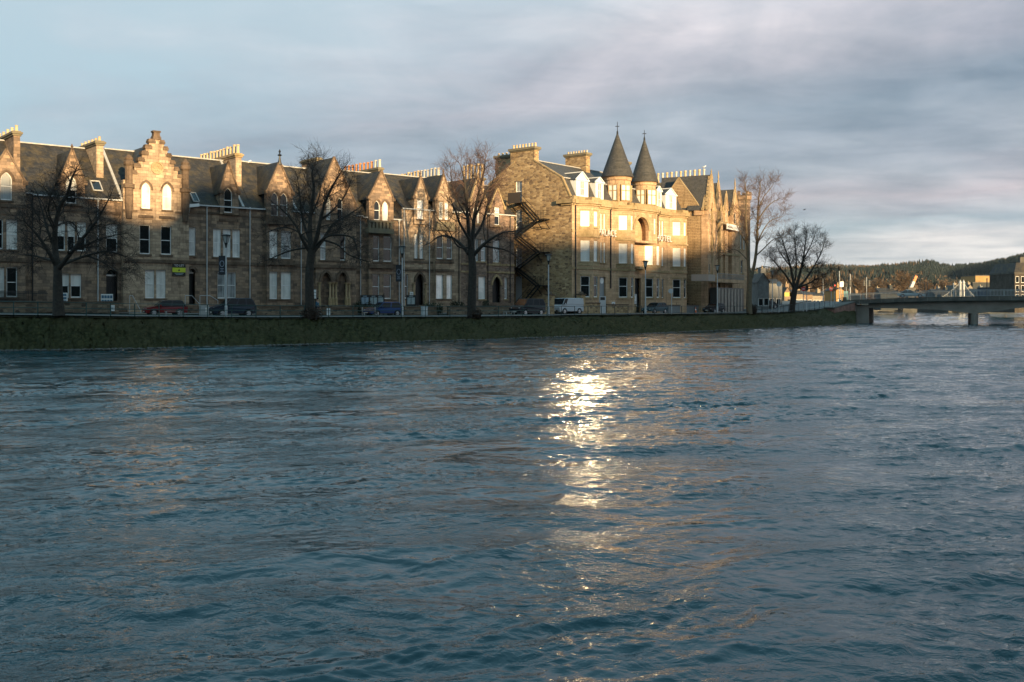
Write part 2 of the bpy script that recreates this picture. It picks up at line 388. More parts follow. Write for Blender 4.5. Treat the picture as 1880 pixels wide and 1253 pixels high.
# grass bank
def grass_mat():
    global nt, L
    m = bpy.data.materials.new('bank_grass'); m.use_nodes = True; nt = m.node_tree; L = nt.links.new
    b = nt.nodes['Principled BSDF']; b.inputs['Roughness'].default_value = 0.9; b.inputs['Specular IOR Level'].default_value = 0.1
    c = N('ShaderNodeTexCoord').outputs['Object']
    f = noise(c, 2.6, 8, 0.75); g = noise(c, 0.25, 5, 0.6)
    col = ramp(f, (0.32, (0.013, 0.013, 0.005)), (0.5, (0.031, 0.031, 0.012)), (0.68, (0.078, 0.068, 0.028)))
    col = mix(ramp(g, (0.42, (0, 0, 0)), (0.7, (0.6,) * 3)), col, (0.06, 0.05, 0.025))
    L(col, b.inputs['Base Color'])
    bn = N('ShaderNodeBump'); bn.inputs['Strength'].default_value = 1.0; bn.inputs['Distance'].default_value = 0.12
    L(f, bn.inputs['Height']); L(bn.outputs[0], b.inputs['Normal'])
    MATS['grass'] = m; return m
GRASS = grass_mat()
b = MB(); K = 9; r2 = np.random.RandomState(3)
fine = []
for p in np.arange(-500, 1573, 4.0):                # an uneven water's edge
    we, tp, zt = bank_pt(p); k_ = .42 * math.sin(p * .031) * math.sin(p * .0113 + 1) + .22 * math.sin(p * .11 + 2) + .10 * r2.randn()
    fine.append((we + (tp - we).normalized() * k_ * (1 if p < 1500 else 0), tp, zt))
for we, tp, zt in fine:
    for j in range(K + 1):
        f = j / K; q = we.lerp(tp, f); z = -0.12 + (zt + 0.12) * (f ** 0.9)
        jt = 0.05 * r2.randn() if 0 < j < K else 0.03 * r2.randn()
        b.v.append((q.x + (0.1 * r2.randn() if j < K else 0), q.y + (0.1 * r2.randn() if j < K else 0), z + jt))
for i in range(len(fine) - 1):
    for j in range(K):
        a = i * (K + 1) + j; b.f.append((a, a + K + 1, a + K + 2, a + 1)); b.m.append(0)
tag(b.build('grass_bank', GRASS, smooth=True), kind='structure')
b = MB()                                            # rough tufts growing on the bank
for _ in range(45000):
    k = r2.randint(len(fine) - 1); we, tp, zt = fine[k]; f = r2.rand() ** 0.85 * 1.0; s2 = r2.rand()
    we2, tp2, zt2 = fine[k + 1]
    q = we.lerp(we2, s2).lerp(tp.lerp(tp2, s2), f); z = -0.12 + (zt + 0.12) * (f ** 0.9) - 0.04
    h = 0.05 + 0.10 * r2.rand(); a = r2.rand() * 6.28; dx, dy = math.cos(a) * 0.022, math.sin(a) * 0.022
    lx, ly = r2.randn() * 0.09, r2.randn() * 0.09
    b.add([(q.x - dx, q.y - dy, z), (q.x + dx, q.y + dy, z), (q.x + lx, q.y + ly, z + h)], [(0, 1, 2)])
tag(b.build('grass', GRASS), kind='stuff')
ST = mat('wet_stone', (.03, .03, .028), .5, (.07, .065, .055), 3)
b = MB()                                            # loose stones along the water's edge
for _ in range(2600):
    k = r2.randint(len(fine) - 1); we, tp, zt = fine[k]; q = we.lerp(fine[k + 1][0], r2.rand()).lerp(tp, abs(r2.randn()) * .05); s_ = .05 + .13 * r2.rand() ** 2
    V_ = [(q.x + s_ * math.cos(a_) * (.8 + .5 * r2.rand()), q.y + s_ * math.sin(a_) * (.8 + .5 * r2.rand()), 0 + z_) for z_ in (-.05, .3 * s_) for a_ in np.arange(5) * 1.2566] + [(q.x, q.y, .75 * s_)]
    b.add(V_, [(i_, (i_ + 1) % 5, (i_ + 1) % 5 + 5, i_ + 5) for i_ in range(5)] + [(5 + i_, 5 + (i_ + 1) % 5, 10) for i_ in range(5)])
tag(b.build('shore_stones', ST), kind='stuff')
# river: a real wave surface, finer near the camera
def vnoise(X, Y, seed):
    xi, yi = np.floor(X).astype(np.int64), np.floor(Y).astype(np.int64); fx, fy = X - xi, Y - yi
    fx, fy = fx * fx * fx * (fx * (fx * 6 - 15) + 10), fy * fy * fy * (fy * (fy * 6 - 15) + 10)
    def hsh(a, c):
        n = (a * 374761393 + c * 668265263 + seed * 1442695041) & 0x7fffffff; n = ((n ^ (n >> 13)) * 1274126177) & 0x7fffffff; return ((n ^ (n >> 16)) & 0xffff) / 65535.0
    return (hsh(xi, yi) * (1 - fx) + hsh(xi + 1, yi) * fx) * (1 - fy) + (hsh(xi, yi + 1) * (1 - fx) + hsh(xi + 1, yi + 1) * fx) * fy
def fbm(X, Y, seed, o=3):
    s_, a_, t_ = 0.0, 1.0, 0.0
    for k in range(o): s_ = s_ + a_ * vnoise(X * 2 ** k + 17.3 * k, Y * 2 ** k - 9.1 * k, seed + k); t_ += a_; a_ *= .5
    return s_ / t_
rs = np.random.RandomState(11); COMPS = []
for lam, amp, spread, n in ((5.0, 0.013, 0.5, 8), (2.3, 0.0115, 0.5, 14), (1.2, 0.0100, 0.55, 22), (0.68, 0.0080, 0.7, 28), (0.38, 0.0068, 0.9, 30), (0.21, 0.0048, 1.1, 30)):
    for q in range(n):
        l = lam * math.exp(rs.randn() * 0.22); a = math.pi / 2 + rs.randn() * spread * 0.7 + 0.25; k = 2 * math.pi / l
        COMPS.append((k * math.cos(a), k * math.sin(a), rs.rand() * 6.283, amp * l / lam * (0.5 + rs.rand()) / math.sqrt(n) * 1.9, l, q % 5 < 2))
def waves(X, Y, lmin):
    # flow coordinates: the current runs along the bank; masks give slicks, ruffled patches and current lines
    U_, V_ = X * .75 + Y * .66, -X * .66 + Y * .75
    m1 = np.clip((fbm(U_ / 15, V_ / 5.5, 5) - .33) * 2.6, .40, 1.15); m2 = np.clip((fbm(U_ / 4.2, V_ / 1.9, 21) - .30) * 2.6, .35, 1.3)
    wx = X + 1.6 * fbm(X / 4, Y / 4, 31, 2) + .5 * fbm(X / 1.1, Y / 1.1, 41, 2); wy = Y + 1.6 * fbm(X / 4, Y / 4, 51, 2) + .5 * fbm(X / 1.1, Y / 1.1, 61, 2)
    Z = np.zeros_like(X)
    for kx, ky, ph, am, l, rg in COMPS:
        if l < lmin: continue
        t = kx * wx + ky * wy + ph
        s_ = (1 - 2 * np.abs(np.sin(t / 2))) * 1.15 if rg else np.sin(t)
        Z += am * s_ * (1.0 if l > 3.4 else .75 + .35 * m1 if l > 1.7 else m1 * (.5 + .6 * m2) if l > .9 else m1 * m2 * 1.15)
    Z *= 1 + .55 * np.clip((Y - 22) / 40, 0, 1)          # rougher in mid channel
    bo = fbm(U_ / 6.5, V_ / 3.2, 77, 3); Z += .030 * np.exp(-((bo - .5) / .03) ** 2)      # seams between boils
    return Z
def river_mat():
    global nt, L
    m = bpy.data.materials.new('river_water'); m.use_nodes = True; nt = m.node_tree; L = nt.links.new
    b = nt.nodes['Principled BSDF']
    b.inputs['Base Color'].default_value = (0.006, 0.040, 0.050, 1); b.inputs['Roughness'].default_value = 0.05; b.inputs['IOR'].default_value = 1.333
    c = N('ShaderNodeTexCoord').outputs['Object']
    sv = N('ShaderNodeVectorMath', operation='MULTIPLY'); L(c, sv.inputs[0]); sv.inputs[1].default_value = (0.72, 1.0, 1.0)
    f1 = noise(sv.outputs[0], 3.4, 4, 0.6, 0.6); f2 = noise(sv.outputs[0], 0.8, 3, 0.55, 0.8); pat = noise(c, 0.22, 4, 0.6)
    f3 = noise(sv.outputs[0], 9.0, 3, 0.55, 0.4); pm = ramp(pat, (0.38, (0.15,) * 3), (0.62, (1, 1, 1)))
    h = M('ADD', M('ADD', M('MULTIPLY', M('MULTIPLY', f1, pm), 0.075), M('MULTIPLY', M('MULTIPLY', f3, pm), 0.022)), M('MULTIPLY', f2, 0.09))
    bn = N('ShaderNodeBump'); bn.inputs['Strength'].default_value = 1.0; bn.inputs['Distance'].default_value = 1.0
    L(h, bn.inputs['Height']); L(bn.outputs[0], b.inputs['Normal'])
    MATS['river'] = m; return m
RIVER = river_mat()
# one sheet made of rows whose spacing grows with distance
rows = []; y = 3.6
while y < 900: rows.append(y); y += (.3 if y < 8.5 else max(0.032, min(12.0, 0.0022 * y * (1 if y < 110 else (y / 110) ** 1.5))))
NX = 900; rows = np.array(rows); tx = np.linspace(-1, 1, NX)
half = np.where(rows < 250, 9 + rows * 0.57, 151.5 + (rows - 250) * 0.4)
X = half[:, None] * tx[None, :]; Y = np.repeat(rows[:, None], NX, 1); Z = np.zeros_like(X)
for r0 in range(0, len(rows), 40):
    sl = slice(r0, r0 + 40); yy = rows[sl]
    if yy[0] < 400: Z[sl] = waves(X[sl], Y[sl], max(2 * half[sl].mean() * 2.05 / NX, 0.12))
nr = len(rows); idx = np.arange(nr * NX).reshape(nr, NX)
Fc = np.stack([idx[:-1, :-1], idx[:-1, 1:], idx[1:, 1:], idx[1:, :-1]], -1).reshape(-1, 4)
me = bpy.data.meshes.new('river'); me.vertices.add(nr * NX); me.vertices.foreach_set('co', np.stack([X, Y, Z], -1).ravel().astype(np.float32))
me.loops.add(Fc.size); me.loops.foreach_set('vertex_index', Fc.ravel().astype(np.int32)); me.polygons.add(len(Fc)); me.polygons.foreach_set('loop_start', np.arange(0, Fc.size, 4, dtype=np.int32))
me.polygons.foreach_set('use_smooth', [True] * len(Fc)); me.materials.append(RIVER); me.update(calc_edges=True); me.validate()
o = bpy.data.objects.new('river', me); C.objects.link(o); tag(o, kind='structure')
b = MB(); b.quad((-1500, -300, -1.5), (3000, -300, -1.5), (3000, 4600, -1.5), (-1500, 4600, -1.5))
tag(b.build('terrain', EARTH), kind='structure')
# the near bank and the castle hill behind the camera, unseen, its crest shaped to throw the shade over the far street
b = MB(); b.box(-140, 190, -40, 3.6, -1.0, 1.95)
tag(b.build('near_bank_ground', PAVE), kind='structure')
SH_T = [(-60, 345), (0, 338), (40, 336), (90, 330), (150, 340), (195, 372), (225, 392), (250, 398), (290, 408), (315, 388), (335, 352), (360, 328), (400, 330),
        (430, 338), (470, 346), (500, 362), (530, 356), (560, 346), (600, 376), (640, 366), (665, 384), (690, 400), (720, 412), (740, 424), (770, 438), (800, 432), (830, 428), (860, 402), (890, 400)]
SH_H = [(1060, 445), (1100, 441), (1130, 448), (1160, 452), (1178, 488), (1200, 480), (1215, 458), (1250, 465)]
SH_G = [(1290, 452), (1320, 458), (1336, 440), (1346, 415), (1360, 392), (1372, 385)]
crest = []; HILL_Y = -62.0
for fr, tab in ((TF, SH_T), (HF, SH_H), (GF, SH_G)):
    for px, py in tab:
        p = fr.world(fr.u(px), 0); s = (HILL_Y - p.y) / SUN_H.y
        crest.append((p.x + SUN_H.x * s, fr.z(px, py) + s * TAN_EL))
crest.sort()
crest = [(-140, crest[0][1] - 3), (-60, crest[0][1])] + crest + [(crest[-1][0] + 10, 54), (230, 58), (300, 58), (360, 57)]
xs = np.arange(-140, 360.1, 1.0); zs = np.interp(xs, [c_[0] for c_ in crest], [c_[1] for c_ in crest])
b = MB(); prof = [(30, 1.9), (22, 6), (14, 0.45), (7, 0.8), (2.5, 0.95), (0, 1.0), (-3, 0.96), (-12, 0.75), (-30, 0.3), (-45, 1.9)]
for x, z in zip(xs, zs):
    for dy, f in prof: b.v.append((float(x), HILL_Y + dy, float(f if f > 1.5 and f != 6 else (z * 0.2 if f == 6 else z * f))))
k = len(prof)
for i in range(len(xs) - 1):
    for j in range(k - 1):
        a = i * k + j; b.f.append((a, a + k, a + k + 1, a + 1)); b.m.append(0)
tag(b.build('castle_hill', GRASS), kind='structure')
# ---------------------------------------------------------------- buildings
def arch_pts(ul, ur, zs, kind, off=0.0, n=7):
    """arch from the right springing over the top to the left springing"""
    w_ = ur - ul
    if kind == 'round':
        c, r = (ul + ur) / 2, w_ / 2 + off
        return [(c + r * math.cos(math.pi * i / (2 * n)), zs + r * math.sin(math.pi * i / (2 * n))) for i in range(2 * n + 1)]
    r = w_ * 0.95; am = math.acos((r - w_ / 2) / r); r2_ = r + off; am = math.acos((r - w_ / 2) / r2_)
    right = [(ur - r + r2_ * math.cos(am * i / n), zs + r2_ * math.sin(am * i / n)) for i in range(n + 1)]
    return right + [(ul + ur - x, z) for x, z in reversed(right[:-1])]
def arch_h(w_, kind): return w_ / 2 if kind == 'round' else math.sqrt((w_ * .95) ** 2 - (w_ * .45) ** 2)
def opening(ul, ur, z0, z1, arch=None):
    if not arch: return [(ul, z0), (ur, z0), (ur, z1), (ul, z1)]
    return [(ul, z0), (ur, z0)] + arch_pts(ul, ur, z1 - arch_h(ur - ul, arch), arch)
class Bld:
    def __init__(s, fr, px, name, label, cat, group=None, zb=2.5, wall=None, trim=None, roof=None):
        s.fr = fr; s.u0 = fr.u(px); s.zb = zb; s.off = (s.u0, 0, zb)
        s.e = tag(empty(name, fr.world(s.u0, 0, zb), fr.rz), label, cat, group)
        s.wallm, s.trimm, s.roofm = wall or S_BROWN, trim or S_TRIM, roof or SLATE
        s.trim, s.roof, s.wall, s.lead = MB(), MB(), MB(), MB()
    def part(s, mb, name, m, parent=None, **k): return mb.build(name, m, parent or s.e, s.off, **k)
    def U(s, px, y=0.0): return s.fr.u(px, y)
    def Z(s, px, py, y=0.0): return s.fr.z(px, py, y)
    def win(s, cols, top, bot, y=0.0, pane='dark', arch=None, depth=0.14, sill=True, rail=0.5, hood=False, fw=0.075, bars=0):
        """sash windows whose photo columns are given; returns the wall openings"""
        pm = sum(a + b_ for a, b_ in cols) / (2 * len(cols)); z1, z0 = s.Z(pm, top, y), s.Z(pm, bot, y); holes = []
        panes = pane if isinstance(pane, (list, tuple)) else [pane] * len(cols)
        for (a, b_), pn in zip(cols, panes):
            ul, ur = s.U(a, y), s.U(b_, y); hole = opening(ul, ur, z0, z1, arch); holes.append(hole)
            inner = opening(ul + fw, ur - fw, z0 + fw * 1.5, z1 - fw, arch)
            f = MB(); yf = y + depth
            f.sheet(hole, [inner], yf, 0.07)
            zm = z0 + (z1 - z0) * rail; f.box(ul + fw, ur - fw, yf + 0.01, yf + 0.06, zm - 0.035, zm + 0.035)
            for i in range(bars):
                xb = ul + (ur - ul) * (i + 1) / (bars + 1); f.box(xb - .02, xb + .02, yf + 0.015, yf + 0.05, z0 + fw, z1 - fw)
            fo = s.part(f, 'window', WHITE)
            p = MB(); inn = list(reversed(inner)); inn = inner
            if pn == 'half':
                zc = zm + (z1 - z0) * (rnd.random() * .06 - .02)
                up = [(x, max(z, zc)) for x, z in inner]; lo = [(ul + fw, z0 + fw), (ur - fw, z0 + fw), (ur - fw, zc), (ul + fw, zc)]
                p.sheet(up if arch else [(ul + fw, zc), (ur - fw, zc), (ur - fw, z1 - fw), (ul + fw, z1 - fw)], [], yf + 0.055); p.mi = 1
                p.sheet(lo, [], yf + 0.055); s.part(p, 'pane', [BLIND, GLASS], fo)
            else:
                p.sheet(inner, [], yf + 0.055)
                s.part(p, 'pane', {'dark': GLASS, 'blind': BLIND, 'bright': BLINDB, 'curtain': CURT}[pn], fo)
            if hood and arch:
                s.hood(ul, ur, z1 - arch_h(ur - ul, arch), arch, y, par=fo)
        if sill:
            a, b_ = s.U(cols[0][0], y), s.U(cols[-1][1], y)
            t = MB(); t.box(a - 0.12, b_ + 0.12, y - 0.10, y + 0.02, z0 - 0.17, z0 - 0.004); s.part(t, 'window_sill', s.trimm, fo)
        return holes
    def hood(s, ul, ur, zs, arch, y, w_=0.17, out=0.09, gap=0.06, par=None):
        o = arch_pts(ul, ur, zs, arch, gap + w_); i = arch_pts(ul, ur, zs, arch, gap)
        t = MB(); loop = o + i[::-1]; n = len(loop); y0, y1 = y - out, y + 0.01
        t.add([(x, y0, z) for x, z in loop] + [(x, y1, z) for x, z in loop], [(k, k + n, (k + 1) % n + n, (k + 1) % n) for k in range(n)])
        m_ = len(o)
        t.add([(x, y0, z) for x, z in loop], [(n - 1 - k, k, k + 1, n - 2 - k) for k in range(m_ - 1)])
        s.part(t, 'hood_mould', s.trimm, par)
    def band(s, pa, pb, py, h=0.28, out=0.09, y=0.0, pref=None):
        z = s.Z(pref or (pa + pb) / 2, py, y); t = MB(); t.box(s.U(pa, y), s.U(pb, y), y - out, y + 0.003, z - h / 2, z + h / 2); s.part(t, 'string_course', s.trimm)
    def door(s, pa, pb, top, bot, y=0.0, arch='point', depth=0.55, m=None, fan=None, hood=True):
        ul, ur = s.U(pa, y), s.U(pb, y); pm = (pa + pb) / 2; z1, z0 = s.Z(pm, top, y), s.Z(pm, bot, y)
        hole = opening(ul, ur, z0, z1, arch); d = MB(); d.sheet(hole, [], y + depth)
        k = 5
        for i in range(k): d.box(ul + (ur - ul) * (i + .1) / k, ul + (ur - ul) * (i + .9) / k, y + depth - 0.03, y + depth - .001, z0 + 0.1, z0 + (z1 - z0) * .66)
        do = s.part(d, 'door', m or DOORM)
        if fan:
            zt = z1 - arch_h(ur - ul, arch) if arch else z1 - .5
            p = MB(); p.sheet([(ul + .1, zt + .05), (ur - .1, zt + .05)] + [(x, z) for x, z in arch_pts(ul + .1, ur - .1, zt + .05, arch)][1:-1] if arch else [(ul, zt), (ur, zt), (ur, z1), (ul, z1)], [], y + depth - 0.05)
            s.part(p, 'fanlight', fan, do)
            f = MB(); f.box(ul, ur, y + depth - .12, y + depth - .002, zt - .1, zt + .045); s.part(f, 'transom', WHITE, do)
        if hood and arch: s.hood(ul, ur, z1 - arch_h(ur - ul, arch), arch, y, 0.26, 0.14, 0.0, do)
        return [hole]
    def gable(s, pl, pr, pyfoot, pa, pyapex, pybase, y, holes, back=6.0, cope=True, finial=None, zbase=None, ret=True, roof=True):
        ul, ur = s.U(pl, y), s.U(pr, y); um = s.U(pa, y); zf, za = s.Z(pa, pyfoot, y), s.Z(pa, pyapex, y)
        z0 = zbase if zbase is not None else s.Z(pa, pybase, y)
        s.wall.sheet([(ul, z0), (ur, z0), (ur, zf), (um, za), (ul, zf)], holes, y)
        if ret:
            yb = max(y + 0.6, back * .5 if zbase is None else 0.02)
            s.wall.quad((ul, yb, z0), (ul, y, z0), (ul, y, zf), (ul, yb, zf)); s.wall.quad((ur, y, z0), (ur, yb, z0), (ur, yb, zf), (ur, y, zf))
            s.wall.quad((ul, y, z0), (ul, yb, z0), (ur, yb, z0), (ur, y, z0))
        if roof:
            for ua in (ul, ur):
                sg = -1 if ua == ul else 1; dx = 0.12 * sg; dz = -0.12 * (za - zf) / abs(um - ua)
                pts = [(ua + dx, y + .05, zf + dz), (um, y + .05, za), (um, back, za), (ua + dx, back, zf + dz)]
                s.roof.quad(*(pts if sg > 0 else pts[::-1]))
        if cope:
            t = MB()
            for ua in (ul, ur): t.bar((ua, y + 0.06, zf + 0.02), (um, y + 0.06, za + 0.05), 0.30, 0.16)
            for ua in (ul, ur): t.box(ua - .2, ua + .2, y - .12, y + .28, zf - .28, zf + .1)
            s.part(t, 'gable_coping', s.trimm)
        if finial:
            t = MB(); t.lathe(um, y + .06, [(.12, za), (.16, za + .15 * finial), (.07, za + .3 * finial), (.14, za + .5 * finial), (.09, za + .65 * finial), (.02, za + finial)], 6); s.part(t, 'finial', s.trimm)
    def main_roof(s, pa, pb, pyeave, pe, pyridge, pr, yr=5.5, hip=False):
        ua, ub = s.U(pa), s.U(pb); ze = s.Z(pe, pyeave); zr = s.Z(pr, pyridge, yr)
        s.roof.quad((ua, -0.18, ze - .05), (ub, -0.18, ze - .05), (ub, yr, zr), (ua, yr, zr))
        s.roof.quad((ub, 2 * yr, ze), (ua, 2 * yr, ze), (ua, yr, zr), (ub, yr, zr))
        for u in (ua, ub): s.wall.add([(u, 0, ze), (u, 2 * yr, ze), (u, yr, zr - .05)], [(0, 1, 2), (2, 1, 0)])
        t = MB(); t.bar((ua, yr, zr + .03), (ub, yr, zr + .03), 0.22, 0.12); s.part(t, 'ridge_capping', LEAD)
        g = MB(); g.box(ua, ub, -0.30, -0.17, ze - .16, ze - .03); s.part(g, 'gutter', PIPE_W)
        s.ze, s.zr, s.yr = ze, zr, yr
    def skew(s, px):
        u = s.U(px); t = MB(); t.bar((u, -0.2, s.ze + .02), (u, s.yr, s.zr + .06), 0.26, 0.18); s.part(t, 'roof_skew', LEAD)
    def front(s, pa, pb, holes, z1=None, y=0.0, z0=None):
        s.wall.sheet([(s.U(pa, y), s.zb - .5 if z0 is None else z0), (s.U(pb, y), s.zb - .5 if z0 is None else z0), (s.U(pb, y), z1 or s.ze), (s.U(pa, y), z1 or s.ze)], holes, y)
    def body(s, pa, pb, depth=11.0):
        ua, ub = s.U(pa), s.U(pb); z0 = s.zb - .5
        s.wall.quad((ua, depth, z0), (ua, 0, z0), (ua, 0, s.ze), (ua, depth, s.ze)); s.wall.quad((ub, 0, z0), (ub, depth, z0), (ub, depth, s.ze), (ub, 0, s.ze))
        s.wall.quad((ub, depth, z0), (ua, depth, z0), (ua, depth, s.ze), (ub, depth, s.ze))
    def pipe(s, px, ytop, ybot, m=None, y=-0.1, r=0.055):
        t = MB(); u = s.U(px, y); t.tube([(u, y, s.Z(px, ytop, y)), (u, y, s.Z(px, ybot, y))], r, 6)
        z = s.Z(px, ytop, y); t.lathe(u, y, [(.06, z - .25), (.14, z - .1), (.14, z + .05)], 6); s.part(t, 'drainpipe', m or PIPE_W)
    def chimney(s, pb, pf, pr, yf, pytop, pybase, n, potm, poth=0.7, m=None, potr=.14, cap=SOOT, deep=None, pref=None):
        """stack set across the roof: pb, pf, pr are the columns of its back, front and right upright edges"""
        u0, u1 = s.U(pf, yf), s.U(pr, yf); y1 = s.fr.y_at(pb, u0) if deep is None else yf + deep
        z1, z0 = s.Z(pref or pf, pytop, yf), s.Z(pref or pf, pybase, yf)
        t = MB(); t.box(u0, u1, yf, y1, z0 - 1.5, z1 - .45)
        co = s.part(t, 'chimney', m or s.wallm)
        t = MB(); t.box(u0 - .1, u1 + .1, yf - .1, y1 + .1, z1 - .449, z1 - .28); t.box(u0 - .2, u1 + .2, yf - .2, y1 + .2, z1 - .279, z1 - .1); t.box(u0 - .08, u1 + .08, yf - .08, y1 + .08, z1 - .099, z1)
        s.part(t, 'chimney_cap', cap, co)
        for i in range(n):
            yy = yf + .15 + (y1 - yf - .3) * (i / max(1, n - 1)); uu = (u0 + u1) / 2; h = poth * (0.93 + .14 * rnd.random())
            t = MB(); t.lathe(uu, yy, [(potr * 1.15, z1), (potr, z1 + .12), (potr * .86, z1 + h * .85), (potr * 1.05, z1 + h * .88), (potr * 1.05, z1 + h)], 8)
            pm = potm[(i * len(potm)) // n] if isinstance(potm, list) else potm
            s.part(t, 'chimney_pot', pm, co)
    def skylight(s, pa, pb, pyt, pyb):
        um = (s.U(pa, 1.2) + s.U(pb, 1.2)) / 2; wd = abs(s.U(pb, 1.2) - s.U(pa, 1.2)) * .42; sl = (s.zr - s.ze) / (s.yr + .18)
        zt = s.Z((pa + pb) / 2, pyt, 1.6); zb_ = zt - 1.0
        f = MB(); P = lambda u, z, o: (u, (z - s.ze + .05) / sl - .18 - o, z + o * .6)
        f.add([P(um - wd, zb_, .1), P(um + wd, zb_, .1), P(um + wd, zt, .1), P(um - wd, zt, .1)], [(0, 1, 2, 3)])
        g = MB()
        for a_, b_ in (((-1, 0), (1, 0)), ((-1, 1), (1, 1)), ((-1, 0), (-1, 1)), ((1, 0), (1, 1))):
            g.bar(P(um + wd * a_[0], zb_ + (zt - zb_) * a_[1], .1), P(um + wd * b_[0], zb_ + (zt - zb_) * b_[1], .1), .1, .12)
        go = s.part(g, 'skylight', LEAD); s.part(f, 'pane', GLASS, go)
    def done(s):
        for mb, nm, m in ((s.wall, 'wall', s.wallm), (s.roof, 'roof', s.roofm), (s.trim, 'stone_dressing', s.trimm), (s.lead, 'roof_ridge', LEAD)):
            if mb.f: s.part(mb, nm, m)
GRP = 'stone houses of the riverside terrace'
# -- house with the arched attic window, cut by the frame
h = Bld(TF, -60, 'terrace_house', 'leftmost brown stone house, with a tall arched attic window in a wide gable', 'house', GRP)
h.main_roof(-110, 58, 352, 30, 262, 40); h.front(-110, 58, []); h.body(-110, 58)
hl = h.win([(-11, 6), (12, 32)], 403, 458, -.8, ['dark', 'blind']) + h.win([(-10, 8), (12, 32)], 491, 546, -.8, ['blind', 'dark']) + h.win([(1, 22.5)], 316, 368, -.8, 'curtain', 'point', hood=True)
h.gable(-25, 47, 332, 11.5, 275, 600, -.8, hl, zbase=2); h.band(-25, 47, 378, .3, .1, -.8); h.band(-25, 47, 477, .35, .12, -.8); h.band(-25, 47, 392, .2, .06, -.8)
h.chimney(-14, 25, 37, 2.2, 240, 310, 6, POT_BUFF, .55); h.pipe(60, 350, 570, PIPE_D); h.done()
# -- house with the single dormer and estate boards
h = Bld(TF, 58, 'terrace_house', 'brown stone house with one pointed dormer and a roof light behind a wide bare tree', 'house', GRP)
h.main_roof(58.5, 225, 362, 150, 270, 120)
hl = h.win([(104, 120), (124, 138), (142, 158)], 407, 461, 0, 'half') + h.win([(195, 216)], 412, 463.5, 0, 'half') + h.win([(112, 127), (130, 149.5)], 503, 547, 0, 'half') + h.door(195, 216, 495, 560, 0, 'round', fan=GLASS)
h.front(58.5, 225, hl); h.body(58.5, 225)
h.gable(110, 156, 333, 132.5, 274, 377, -.25, h.win([(121, 141)], 323, 374, -.25, 'half', 'point', hood=True), 5.4, finial=.5)
h.band(58.5, 225, 479, .3, .09, pref=150); h.band(58.5, 225, 388, .2, .07, pref=150)
h.chimney(144, 177, 190, 2.2, 258, 302, 6, POT_BUFF, .4, S_BROWN2); h.skew(223); h.skylight(166, 186, 334, 347); h.pipe(180, 366, 558)
t = MB(); t.box(h.U(58), h.U(225), -1.35, -.95, h.zb - .5, h.Z(140, 563, -1)); h.part(t, 'plinth', S_BROWN); h.done()
# -- crow stepped house
h = Bld(TF, 226, 'terrace_house', 'brown stone house with a sunlit crow-stepped gable and a carved roundel', 'house', GRP, wall=S_BROWN2)
Y = -.5
h.main_roof(226, 345, 372, 300, 287, 330)
hl = h.win([(260, 276.5)], 335, 383.5, Y, 'bright', 'point', hood=True) + h.win([(298.5, 315.5)], 338, 386, Y, 'blind', 'point', hood=True) \
   + h.win([(256.5, 276)], 413, 467, Y, 'dark') + h.win([(295.5, 315)], 415.5, 468, Y, 'dark') + h.win([(266.5, 283.5), (287, 304.5)], 496, 548, Y, 'blind')
st = [(241, 320), (246.5, 308), (254.5, 295), (261, 282), (267, 270), (274, 256), (281, 243)]
zt = [h.Z(288, y_, Y) for y_ in (335, 322, 309, 297.5, 285, 273, 262, 255)]
ux = [h.U(p, Y) for p in (226.5, 240, 247, 254.5, 261, 267.5, 274, 281)]; uc = h.U(288, Y); uend = h.U(347, Y); wtot = uend - uc
out_ = [(ux[0], 2.0), (uend, 2.0), (uend, zt[0])]
for i in range(1, 8):
    x = uc + (uc - ux[i]) * .97; out_ += [(x, zt[i - 1]), (x, zt[i])]
for i in range(7, 0, -1): out_ += [(ux[i], zt[i]), (ux[i], zt[i - 1])]
out_.append((ux[0], zt[0]))
h.wall.sheet(out_, hl, Y); h.wall.quad((ux[0], .02, 2), (ux[0], Y, 2), (ux[0], Y, zt[0]), (ux[0], .02, zt[0])); h.wall.quad((uend, Y, 2), (uend, .02, 2), (uend, .02, zt[0]), (uend, Y, zt[0]))
h.wall.prism([(x, z - .01) for x, z in out_[2:]], Y + .004, Y + .55)
for i in range(1, 8):
    for a, b_ in ((ux[i] - .1, ux[i] + .62), (2 * uc - ux[i] - .5, 2 * uc - ux[i] + .05)) if i < 7 else ((uc - .40, uc + .40),):
        t = MB(); t.box(a, b_, Y - .1, Y + .62, zt[i] - .1, zt[i] + .16); t.box(a + .06, b_ - .06, Y - .06, Y + .6, zt[i] + .16, zt[i] + .3); h.part(t, 'crow_step', h.trimm)
t = MB(); t.box(uc - .3, uc + .3, Y - .02, Y + .55, zt[7] + .302, zt[7] + .62); t.box(uc - .38, uc + .38, Y - .08, Y + .6, zt[7] + .622, zt[7] + .78); h.part(t, 'crow_step', h.trimm)
for p, yt, yb in ((236.5, 289, 352), (340, 298, 360)):
    u, zt_, zb_ = h.U(p, Y), h.Z(p, yt, Y), h.Z(p, yb, Y); c_ = MB()
    c_.lathe(u, Y - .02, [(.3, zb_ - 2.6), (.42, zb_ - 1.2), (.42, zb_ + .3), (.56, zb_ + .35), (.56, zb_ + .7), (.36, zb_ + .8), (.36, zt_ - .9), (.5, zt_ - .7), (.5, zt_ - .45), (.38, zt_ - .3), (.42, zt_ - .1), (.12, zt_ + .25)], 10)
    h.part(c_, 'corner_pillar', h.trimm)
r_ = MB(); uc_, zc_ = h.U(288.5, Y), h.Z(288.5, 308.5, Y)
ring = lambda r: [(uc_ + r * math.cos(i * .2618), zc_ + r * math.sin(i * .2618)) for i in range(24)]
